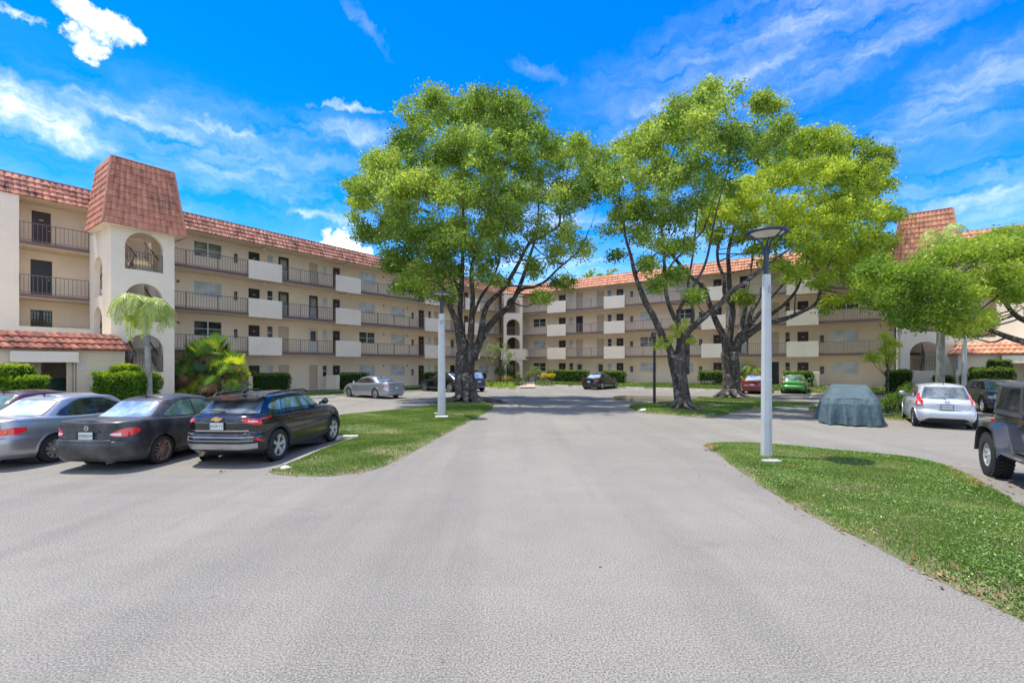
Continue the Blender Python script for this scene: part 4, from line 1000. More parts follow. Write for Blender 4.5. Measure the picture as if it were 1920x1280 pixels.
# clipped hedges: leafy shell over a dark core
def hedge(px0,px1,pyt,pyb,Y,dpt,label,mat='hedge',name='hedge',size=.035,dens=900,z0=None,rnd_=.0,par=None,tb=.35,cat='hedge',group=None,legs=False,rz=0.0):
    x0=(px0-960)/F*Y;x1=(px1-960)/F*Y; zt=CAMZ+(HY-pyt)/F*Y; zb=.05 if z0 is None else z0
    W_=(x1-x0)/2; H=(zt-zb)/2; D=dpt/2
    loc=((x0+x1)/2,Y+D,0)
    if par is None: o=empty(name,loc,rz); tag(o,label,cat,group)
    else: o=par
    cz=zb+H; off=(0,0,0) if par is None else (loc[0]-par.location.x,loc[1]-par.location.y,0)
    A=[W_*H*4,W_*H*4,W_*D*4,D*H*4,D*H*4]; n=int(sum(A)*dens*.12)
    face=rng.choice(5,n,p=np.array(A)/sum(A)); u=rng.uniform(-1,1,n);v=rng.uniform(-1,1,n); q=np.zeros((n,3))
    for f,(ax,s) in enumerate(((1,-1),(1,1),(2,1),(0,-1),(0,1))):
        k=face==f; o1,o2=[a for a in (0,1,2) if a!=ax]; q[k,ax]=s; q[k,o1]=u[k]; q[k,o2]=v[k]
    if rnd_>0:
        r=np.linalg.norm(q,axis=1)[:,None]; q=q*(1-rnd_)+q/r*rnd_*1.15
    taper=1-.10*(1-q[:,2])*(1 if name!='hedge' else 0)*.5
    q=q*np.array([W_,D,H]); q[:,0]*=taper; q+=rng.normal(0,.025,(n,3)); q*=(1+.05*np.sin(q[:,[0]]*5+q[:,[2]]*7)/max(1,W_))
    if legs: q=q[(q[:,2]>-H*.1)|(np.sin(q[:,0]*6.5)>.35)]
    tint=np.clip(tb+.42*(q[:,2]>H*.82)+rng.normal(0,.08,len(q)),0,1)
    C=q+np.array([off[0],off[1],cz]); V,t=leafcloud(C,8,.035,size,tint,1,.15,1.0); 
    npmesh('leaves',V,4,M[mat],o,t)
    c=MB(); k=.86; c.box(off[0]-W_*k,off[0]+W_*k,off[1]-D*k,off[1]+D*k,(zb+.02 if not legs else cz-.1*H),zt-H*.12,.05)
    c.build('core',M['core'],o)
    if legs:
        b=MB()
        for i in range(int(W_*6)+2): xx=-W_+2*W_*(i+.5)/(int(W_*6)+2); b.tube([(xx,0,zb-.05),(xx+.05,.02,cz)],[.02,.012],5)
        b.build('stems',M['branch'],o)
    return o
h1=hedge(171,259,700,757,21.0,1.5,'bright lime clipped shrub of two stacked tiers beside the garage wall','topiary','topiary',.045,1500,rnd_=.12,cat='shrub',dens_=0) if False else hedge(171,259,700,757,21.0,1.5,'bright lime clipped shrub of two stacked tiers at the garage wall','topiary','topiary',.045,1500,rnd_=.12,cat='shrub',tb=.3)
hedge(205,239,686,702,21.3,.8,None,'topiary','topiary',.045,1500,z0=1.7,rnd_=.2,par=h1,tb=.5)
h2=hedge(-14,44,708,745,17.9,1.0,'two tier clipped shrub at the left edge of the photo','topiary','topiary',.045,1500,rnd_=.15,cat='shrub',tb=.3)
hedge(-14,32,686,707,18.0,.7,None,'topiary','topiary',.045,1500,z0=1.6,rnd_=.2,par=h2,tb=.4)
def wingY(side,px,c):
    t=tpx(side,px,c); return lp(side,t,c)[1]
for side,a,b,tp,bt,c,lb,kw in (
  ('L',474,541,701,729,-.8,'dark clipped hedge in front of the ground floor doors nearest the fan palms',dict(rz=rzL)),
  ('L',636,689,700,727,-.8,'dark clipped hedge just behind the silver sedan',dict(rz=rzL)),
  ('L',798,826,699,716,-.8,'dark hedge behind the lamp post on the left wing',dict(rz=rzL)),
  ('R',1024,1106,694,713,-1.0,'long light green hedge right of the yellow bushes',dict(tb=.6,rz=rzR)),
  ('R',1127,1173,696,714,-1.0,'clipped hedge behind the small black sedan',dict(tb=.55,rz=rzR)),
  ('R',1309,1361,696,718,-.8,'leggy hedge with bare stems between the two right trunks',dict(legs=True,tb=.65,rz=rzR)),
  ('R',1468,1527,697,718,-.8,'leggy hedge with bare stems behind the green hatchback',dict(legs=True,tb=.65,rz=rzR)),
  ('R',1659,1711,695,728,-4.9,'dense dark green rounded shrub left of the right stair tower',dict(rnd_=.3,rz=rzR,name='shrub',cat='shrub',tb=.4)),
  ('R',1750,1786,705,720,-4.6,'low bush behind the banded palm trunk',dict(rnd_=.3,rz=rzR,name='shrub',cat='shrub',tb=.5)),
  ('R',1802,1852,704,720,-6.5,'low clipped hedge left of the two tier shrub on the right',dict(rz=rzR,tb=.5)),
  ):
    Y1=wingY(side,(a+b)/2,c); 
    # width along the wing for a hedge lying parallel to it
    t0,t1=tpx(side,a,c),tpx(side,b,c); px0,px1=a,b
    cx,cy=lp(side,(t0+t1)/2,c); wd=abs(t1-t0)*(.9)
    pa=960+F*(cx-wd/2)/Y1; pb=960+F*(cx+wd/2)/Y1
    o=hedge(pa,pb,tp,bt,Y1,1.0,lb,size=.05 if Y1>35 else .042,dens=520 if Y1>35 else 1100,**kw); o.location=(cx,cy,0)
h3=hedge(1855,1911,690,725,26.5,1.4,'two tier clipped shrub beside the right garage shutter','hedge','topiary',.045,900,rnd_=.15,cat='shrub',tb=.45,rz=rzR)
hedge(1868,1897,676,690,26.8,.8,None,'hedge','topiary',.045,900,z0=2.0,rnd_=.2,par=h3,tb=.5)
# low walls beside the ground floor doors
for side,a,b,tp,lb in (('R',1524,1536,697,'low beige wall end beside the leggy hedge on the right'),('L',466,474,705,'low beige wall end beside the hedge near the fan palms'),('L',631,637,703,'low beige wall end left of the hedge behind the silver sedan')):
    c=-.9; t0,t1=sorted((tpx(side,a,c),tpx(side,b,c))); p=lp(side,t0,c); Y1=p[1]; m=MB(); m.box(0,t1-t0,0,1.5,0,CAMZ+(HY-tp)/F*Y1,.01)
    o=m.build('low_wall',M['white']); o.location=(p[0],p[1],0); o.rotation_euler=(0,0,rzL if side=='L' else rzR); tag(o,lb,'low wall')

# garden at the corner entrance
def bush(px,py,Y,rp,label,mat,tb,name='bush',sq=.8,size=.07,n=60,cat='bush',group=None):
    c=at(px,py,Y); zc=max(.25,c.z); R=rp/F*Y; o=empty(name,(c.x,c.y,.1)); tag(o,label,cat,group)
    v=rng.normal(0,1,(n,3)); v/=np.linalg.norm(v,axis=1)[:,None]; C=v*(R*rng.uniform(.2,1,n)**.5)[:,None]*np.array([1,1,sq])+np.array([0,0,zc-.1]); C=C[C[:,2]>.0]
    s=MB(); 
    for i in range(5): s.tube([(0,0,-.05),tuple(C[i])],[.03,.01],5)
    s.build('stems',M['branch'],o); V,t=leafcloud(C,14,.09,size,np.full(len(C),tb),1,.2,1); npmesh('leaves',V,4,M[mat],o,t); return o
M['yellowleaf']=leafmat('leaf_yellow',(.20,.20,.03),(.50,.40,.04),(.70,.55,.08),.3,.5)
bush(1004,697,54,12,'pale green leafy bush in front of the ground floor window by the stair tower','leafP',.5,n=110)
bush(990,703,55,7,'small pale bush between the arch and the larger pale bush','leafP',.35,n=40)
bush(938,696,55,11,'dark green bush left of the ground floor arch','leafA',.1,n=90)
bush(956,690,55,7,'slim plant with pale leaves before the arch','leafP',.6,n=40)
bush(971,703,54,4,'little pale plant at the arch pillar','leafP',.7,n=25)
bush(940,711,52,7,'yellow bush nearest the parked blue suv','yellowleaf',.6,sq=.5,n=50)
bush(955,709,52,5,'red and yellow bush by the stair tower arch','yellowleaf',.1,sq=.6,n=30)
bush(1021,704,52,6,'bright yellow bush left part beside the long hedge','yellowleaf',.8,sq=.5,n=50)
bush(1035,704,51.5,5,'bright yellow bush right part beside the long hedge','yellowleaf',.75,sq=.5,n=40)
bush(906,705,52,7,'dark bush right behind the blue suv','hedge',.1,n=60)
bush(893,700,54,6,'dark bush partly behind the left tree trunk','hedge',.1,n=40)
def gcover(poly,n,label,tb,mat='leafP',h=.5):
    poly=[gp(*p,.1) for p in poly]; pts=np.array(poly);lo=pts.min(0);hi=pts.max(0);Q=rng.uniform(lo,hi,(n*3,2));Q=Q[inpoly(Q,poly)][:n]
    C=np.column_stack([Q,.1+h*rng.uniform(.3,1,len(Q))*(.7+.3*lownoise(Q,1.5))]); V,t=leafcloud(C,8,.12,.09,np.full(len(C),tb),1,.15,1); o=npmesh('ground_cover',V,4,M[mat],None,t); tag(o,label,'ground cover',kind='stuff')
gcover([(950,719),(985,724),(983,716),(965,711),(940,716)],260,'low bluish green ground cover left of the brick path',.2)
gcover([(1012,722),(1040,722),(1042,716),(1000,713),(1006,717)],260,'low green ground cover right of the brick path',.2)
gcover([(905,724),(940,727),(972,727),(950,720),(905,717)],200,'light green ground cover behind the blue suv',.55,'leafC',.3)
# scrub between the covered car and the white hatchback
for i,(px,py,rp,tb,lb) in enumerate(((1665,752,9,.5,'tall weed close to the covered car'),(1678,745,8,.3,'thin weed in the middle of the gap beside the covered car'),(1690,738,8,.3,'weed bush below the dark green rounded shrub'),(1700,748,7,.4,'weed touching the white hatchback mirror'),(1672,768,7,.5,'low leafy weed on the asphalt edge near the covered car'),(1688,765,5,.8,'small yellowish weed near the white hatchback wheel'),(1708,728,8,.4,'dark bush right of the rounded shrub'))):
    bush(px,py,20.5+i*.35,rp,lb,'leafA',tb,'weed',1.0,.045,34,'weed')

# ---------------------------------------------------------------- palms
M['frondP']=leafmat('palm_frond_pale',(.12,.22,.05),(.32,.44,.13),(.66,.70,.35),.4,.4)
M['frond']=leafmat('palm_frond',(.05,.12,.02),(.14,.26,.035),(.36,.44,.06),.4,.45)
M['frondsil']=leafmat('fan_palm_frond',(.05,.13,.05),(.15,.28,.06),(.45,.52,.05),.4,.45)
M['frondtan']=leafmat('dry_frond',(.17,.10,.06),(.33,.22,.12),(.50,.36,.18),.3,.8)
def pinnate(Vs,ts,c,az_,el,L,drop,nl=44,ll=.42,tb=.5):
    wob=rng.normal(0,.22,3); drop=drop*random.uniform(.72,1.15); p=np.array(c,float); d=np.array([math.cos(az_)*math.cos(el),math.sin(az_)*math.cos(el),math.sin(el)]); st=L/nl; pts=[]
    for i in range(nl):
        pts.append((p.copy(),d.copy())); p=p+d*st; d=d+np.array([0,0,-drop*st/L*(1+1.6*i/nl)])+wob*st; d/=np.linalg.norm(d)
    for i,(p,d) in enumerate(pts):
        if i<4: continue
        s=np.cross(d,[0,0,1]); s/=np.linalg.norm(s)+1e-9; upv=np.cross(s,d); l=ll*math.sin(PI*(.12+.85*i/nl))**.6
        for sg in (-1,1):
          for rep in (0,1):
            q=p+d*rng.uniform(-.5,.5)*st; e=q+(s*sg*.75+d*.35+upv*rng.uniform(-.35,.3)+np.array([0,0,-.5]))*l*rng.uniform(.8,1.1); w_=d*.018; m=(q+e)/2+np.array([0,0,.05*l])
            Vs.extend([q-w_,m-w_,e,m+w_]); t_=min(1,max(0,tb+rng.normal(0,.15))); ts.extend([t_]*4)
    return [p for p,_ in pts]
def palm(px,pyb,Y,pyt,label,nf=13,L=1.55,r=.13,lean=(0,0),fr=True):
    x=(px-960)/F*Y; zt=CAMZ+(HY-pyt)/F*Y; o=empty('palm_tree',(x,Y,.05)); tag(o,label,'palm tree'); m=MB()
    H=zt-.05; rtube(m,[(0,0,-.1),(lean[0]*.15,0,H*.2),(lean[0]*.45,lean[1]*.4,H*.55),(lean[0]*.8,lean[1]*.8,H*.85),(lean[0],lean[1],H)],[r*1.35,r*1.05,r*.95,r*.85,r*.8],12,.015,3)
    for k in range(int(H/.16)):
        z=.1+k*.16; u=z/H; xx=lean[0]*(u if u>.2 else u*.75); 
    m.build('trunk',M['palmtrunk'],o,180)
    s=MB(); s.tube([(lean[0],lean[1],H-.02),(lean[0],lean[1],H+.35),(lean[0],lean[1],H+.75)],[r*.85,r*.95,r*.35],10); s.build('crownshaft',simple('crownshaft_green',(.20,.30,.08),.5),o,60)
    if fr:
        Vs=[];ts=[]; rb=MB()
        for i in range(nf):
            a=i*2.399+.4; el=[1.35,1.1,.8,1.2][i%4]; pts=pinnate(Vs,ts,(lean[0],lean[1],H+.6),a,el,L*random.uniform(.75,1.12),3.9,tb=.75 if el>.7 else .5)
            rb.tube([tuple(p) for p in pts[::6]],[.022]*4+[.012]*(len(pts[::6])-4),5,False)
        npmesh('fronds',Vs,4,M['frondP'],o,ts); rb.build('frond_stems',simple('frond_stem',(.22,.3,.1),.6),o,180)
    return o
palm(281,745,21.6,604,'slender palm with a drooping feathery crown in front of the left stair tower arches',26,2.25,.13,(-.18,0))
palm(1762,722,25.5,480,'tall banded grey palm trunk rising into the tree crown beside the right stair tower',9,2.4,.185,(.15,0))
def fan_clump():
    o=empty('fan_palm',(*gp(385,750),0.05)); Bv=np.array(o.location); Y=o.location.y
    tag(o,'clump of fan palms with dry hanging skirts between the left tower and the black suv','fan palm'); heads=[(396,655,0,1.15),(378,668,-.4,1.1),(436,682,.2,1.1),(350,695,-.3,1.05),(412,695,-.5,1.0),(334,708,.3,.95),(376,728,-.6,.9),(436,728,-.5,.8),(345,738,-.6,.75),(446,706,.3,.9),(366,680,.5,1.0),(412,672,.6,1.0),(395,712,-.8,.9)]
    Vs=[];ts=[];Vd=[];td=[];tr=MB(); st=MB()
    for hi,(px,py,dy,s) in enumerate(heads):
        c=np.array(at(px,py+8,Y+dy))-Bv; rtube(tr,[(c[0]*.6,c[1],-.1),(c[0]*.85,c[1],c[2]*.5),tuple(c)],[.15,.14,.12],8,.12,hi,4)
        n=17
        for i in range(n):
            a=i*2.399+hi; el=random.uniform(-.5,1.25); dry=el<.15 and random.random()<.7
            dv=np.array([math.cos(a)*math.cos(el),math.sin(a)*math.cos(el),math.sin(el)]); pl=s*random.uniform(.45,.75)*(.6 if dry else 1); q=c+dv*pl
            st.tube([tuple(c),tuple(c+dv*pl*.5+np.array([0,0,.04])),tuple(q)],[.014,.011,.008],4,False)
            sd=np.cross(dv,[0,0,1]); sd/=np.linalg.norm(sd)+1e-9; upv=np.cross(sd,dv); nb=17; R=s*random.uniform(.52,.74); mx=dv*.55+np.array([0,0,1.0 if el>.2 else -.8])*random.uniform(.5,1.1)+rng.normal(0,.25,3); mx/=np.linalg.norm(mx); sd=sd-mx*np.dot(sd,mx); sd/=np.linalg.norm(sd); upv=np.cross(sd,mx)
            t0=random.choice([.35,.55,.8,1.0]) if el>.3 else random.choice([.0,.3,.6])
            for b in range(nb):
                th=(b/(nb-1)-.5)*math.radians(230); bd=mx*math.cos(th)+sd*math.sin(th); w_=(sd*math.cos(th)-mx*math.sin(th))*.064*R
                m=q+bd*R*.55+upv*.02; e=q+bd*R*random.uniform(.92,1.05)+np.array([0,0,-.06*R-.1*(.6 if dry else .1)])
                (Vd if dry else Vs).extend([q,m-w_,e,m+w_]); (td if dry else ts).extend([min(1,max(0,t0+random.gauss(0,.08)))]*4)
    tr.build('trunks',M['branch'],o,180); st.build('leaf_stems',simple('fan_stem',(.28,.24,.1),.7),o); npmesh('fans',Vs,4,M['frondsil'],o,ts); npmesh('dry_fans',Vd,4,M['frondtan'],o,td)
fan_clump()
def pygmy(px,py,Y,label):
    o=empty('small_palm',((px-960)/F*Y,Y,.1)); tag(o,label,'small palm'); Vs=[];ts=[]; m=MB(); z=CAMZ+(HY-py)/F*Y; m.tube([(0,0,-.1),(0,0,z)],[.1,.08],8); m.build('trunk',M['palmtrunk'],o,60)
    for i in range(18): pinnate(Vs,ts,(0,0,z),i*2.4,random.uniform(.2,1.1),1.7,2.2,24,.32,.85)
    npmesh('fronds',Vs,4,M['frond'],o,ts)
pygmy(1416,694,43,'small bright palm behind the tall lamp post beside the maroon car')
pygmy(1386,706,44,'small dark palm tuft behind the right tree trunk')

# ---------------------------------------------------------------- street furniture
M['poleC']=simple('pole_concrete_grey',(.50,.52,.51),.7,var=.1,scale=2,bump=.002,bscale=80)
M['poleN']=simple('pole_dark_blue',(.025,.035,.07),.4)
M['black']=simple('black_metal',(.015,.015,.016),.45)
def lamp(px,py,z0,Hw,Ht,rb,rt,rz,label,head=True,tilt=.0,cap=None):
    x,y=gp(px,py,z0); o=empty('lamp_post',(x,y,z0),rz); tag(o,label,'lamp post')
    m=MB(); n=8; vs=[]
    def oct_(r,z): c=r*.42; return [(r,c-0,z),(c,r,z),(-c,r,z),(-r,c,z),(-r,-c,z),(-c,-r,z),(c,-r,z),(r,-c,z)]
    sec=[(rb,-.2),(rb,0),(rt,Hw-.01),(rt*.97,Hw)]
    for r,z in sec: vs+=oct_(r,z)
    fs=[(i*8+k,i*8+(k+1)%8,(i+1)*8+(k+1)%8,(i+1)*8+k) for i in range(3) for k in range(8)]+[tuple(range(24,32))]
    m.add(vs,fs); m.build('pole',M['poleC'],o)
    pl=MB(); pl.box(-rt*.5,rt*.5,-rt-.012,-rt+.03,Hw-.42,Hw-.26,.004); pl.build('cover_plate',M['steel'],o)
    if not head: return o
    s=MB(); s.lathe([(rt*.55,Hw),(rt*.55,Hw+.30),(rt*.75,Hw+.50),(rt*.5,Hw+.62),(0,Hw+.64)],12); s.build('neck',M['poleN'],o,50)
    R=.45; hz=Ht; rg=MB(); rg.lathe([(R-.09,hz-.03),(R,hz-.03),(R+.01,hz),(R,hz+.02),(R*.5,hz+.06),(0,hz+.07)],40); rg.lathe([(R-.09,hz-.03),(R-.10,hz-.005),(0,hz-.004)],40)
    rg.lathe([(0,hz+.14),(.05,hz+.13),(.06,hz+.06)],12)
    head=rg.build('lamp_head',M['poleN'],o,40)
    df=MB(); df.lathe([(R-.095,hz-.022),(0,hz-.018)],40); df.build('diffuser',M['globe'],head,60)
    ar=MB()
    for k in range(3):
        a=k*2*PI/3+.6; ar.tube([(0.05*math.cos(a),.05*math.sin(a),Hw+.45),(.10*math.cos(a),.10*math.sin(a),Hw+.72),((R-.05)*math.cos(a),(R-.05)*math.sin(a),hz-.02)],[.028,.022,.016],8)
    ar.build('arms',M['poleN'],o,60)
    for ch in o.children: pass
    return o
x,y=gp(1437,855,.1); lamp(1437,855,.1,4.10,5.05,.115,.088,.35,'tall grey lamp post standing on the near right grass island')
lamp(828,778,.09,4.2,5.05,.16,.125,.2,'grey lamp post on the left grass island in front of the big tree')
lamp(1808,752,.05,4.6,5.4,.13,.105,.3,'white lamp post behind the white hatchback, its head hidden in the leaves')
def padstone(px,py,z,w_,d,label):
    x,y=gp(px,py,z); m=MB(); m.box(-w_/2,w_/2,-d/2,d/2,-.05,.05,.012); o=m.build('concrete_pad',M['curb']); o.location=(x,y,z); o.rotation_euler=(0,0,.1); tag(o,label,'concrete pad')
padstone(828,782,.1,.5,.45,'concrete pad at the foot of the left lamp post'); padstone(1446,866,.1,.36,.16,'pale concrete pad half buried in grass by the near lamp post')
x,y=gp(1227,757,.1); o=empty('floodlight_pole',(x,y,.1),.2); tag(o,'slim black pole with a small floodlight beside the middle tree','light pole'); m=MB()
m.tube([(0,0,-.1),(0,0,3.55)],[.075,.06],10); m.build('pole',M['black'],o,60); m=MB(); m.box(-.18,.05,-.14,.02,3.55,3.80,.02); h=m.build('floodlight',M['black'],o); m=MB(); m.box(-.16,.03,-.152,-.143,3.58,3.77); m.build('lens',M['glassC'],h)
for px,py,lb in ((1009,719,'black bollard light at the right of the brick path'),(986,712,'small bollard light by the stair tower entrance')):
    x,y=gp(px,py,.1); o=empty('bollard_light',(x,y,.08)); tag(o,lb,'bollard light'); m=MB(); s=1 if px>1000 else .8
    m.lathe([(.10,0),(.10,.75*s),(.0,.75*s)],12); m.build('post',M['black'],o,50); m=MB(); m.lathe([(.09,.75*s),(.1,.78*s),(.1,.92*s),(0,1.0*s)],12); m.build('lamp_cap',M['globe'] if px<1000 else M['steel'],o,50)
def rock(px,py,z,r,label,c='concrete'):
    x,y=gp(px,py,z); bm=bmesh.new(); bmesh.ops.create_icosphere(bm,subdivisions=3,radius=1)
    for v in bm.verts:
        n=1+.12*math.sin(v.co.x*3+px)+.1*math.cos(v.co.y*4+py); v.co=Vector((v.co.x*r*1.3*n,v.co.y*r*n,v.co.z*r*.62*n+r*.25))
    me=bpy.data.meshes.new('rock'); bm.to_mesh(me); bm.free(); o=finish('rock',me,M[c],None,180); o.location=(x,y,z); tag(o,label,'rock')
rock(667,881,0.0,.085,'pale rounded stone at the near tip of the left grass island')
rock(817,776,.1,.07,'white stone just left of the left lamp post'); rock(1206,771,.03,.15,'stone at the left end of the shaded right island'); rock(1333,779,.02,.13,'stone at the front edge of the shaded right island'); rock(537,880,.03,.09,'flat stone at the left corner of the left island kerb')
# green bin in the garage
x,y=lp('L',tpx('L',114,-5.0),-3.9); o=empty('wheelie_bin',(x,y,.02),rzL); tag(o,'dark green wheeled bin inside the open garage','bin'); M['bin']=simple('bin_green',(.01,.07,.055),.4)
m=MB(); m.add([(-.26,-.3,.1),(.26,-.3,.1),(.26,.28,.1),(-.26,.28,.1),(-.33,-.38,1.45),(.33,-.38,1.45),(.33,.36,1.45),(-.33,.36,1.45)],[(3,2,1,0),(4,5,6,7),(0,1,5,4),(1,2,6,5),(2,3,7,6),(3,0,4,7)])
for k in range(3): m.box(-.2+.17*k,-.15+.17*k,-.385,-.33,.5,1.3)
m.build('body',M['bin'],o); m=MB(); m.box(-.36,.36,-.42,.4,1.46,1.52,.02); m.build('lid',M['bin'],o)
for s_ in(-1,1): m=MB(); m.lathe([(0,-.03),(.14,-.03),(.14,.03),(0,.03)],16,'y',(s_*.3,.25,.14)); m.build('wheel',M['black'],o,50)
# blowers/boxes: bird above the right tree
# ---------------------------------------------------------------- vehicles
def paint(name,c,metal=.0,rough=.28,coat=1.0,crough=.05,flake=0,dust=.12):
    t=newmat(name); n=t.noise(t.co,2.2,5,.6); f=t.noise(t.co,9,4,.7)
    d=t.math('MULTIPLY',t.rng(n,.4,.7,0,1),dust); cc=t.mix(d,c,(.35,.33,.30))
    P(t,Base_Color=cc,Metallic=metal,Roughness=t.rng(f,.3,.7,rough*.9,rough*1.2),Coat_Weight=coat,Coat_Roughness=crough); return t.m
def carglass(name,c,dirt=.06,rough=.03):
    t=newmat(name); n=t.noise(t.co,2.5,4,.6); cc=t.mix(t.rng(n,.4,.65,0,1),c,tuple(min(1,x*2.2+dirt) for x in c))
    return P(t,Base_Color=cc,Roughness=rough,Specular_IOR_Level=1.0,Coat_Weight=.6,Coat_Roughness=.02)
M['glassCar']=carglass('car_glass_tinted',(.012,.016,.016),.02); M['glassGreen']=carglass('car_glass_green',(.07,.12,.09),.06); M['glassBlue']=carglass('car_glass_sunfilm',(.16,.22,.33),.10,.12); M['glassPale']=carglass('car_glass_hazy',(.36,.45,.47),.2,.16); M['glassRear']=carglass('car_glass_rear',(.05,.065,.075),.07)
M['tyre']=simple('tyre_rubber',(.022,.022,.023),.85,var=.25,scale=20,bump=.002)
M['alloy']=simple('alloy_silver',(.62,.63,.64),.25,.85); M['bronze']=simple('alloy_bronze',(.34,.22,.17),.4,.5); M['alloyD']=simple('alloy_two_tone',(.60,.60,.58),.35,.45)
M['plastic']=simple('trim_plastic',(.030,.031,.033),.6); M['underbody']=simple('underbody',(.012,.012,.012),.9); M['chrome']=simple('chrome',(.75,.76,.78),.12,1.0)
def lamp_mat(name,c,rough=.12): return simple(name,c,rough,var=.15,scale=30,coat=1)
M['lampR']=lamp_mat('tail_light_red',(.80,.02,.025)); M['lampA']=lamp_mat('tail_light_amber',(.75,.28,.03)); M['lampW']=lamp_mat('tail_light_clear',(.72,.70,.70)); M['lampP']=lamp_mat('tail_light_pink',(.85,.16,.15)); M['headW']=lamp_mat('head_light',(.45,.48,.5))
M['plate']=simple('number_plate',(.62,.70,.66),.4,var=.15,scale=40); M['ink']=simple('plate_ink',(.02,.12,.08),.5); M['orange']=simple('plate_orange',(.75,.25,.08),.5); M['gold']=simple('badge_gold',(.80,.50,.18),.3,.6)
M['satin']=simple('satin_silver',(.46,.47,.48),.35,.6)

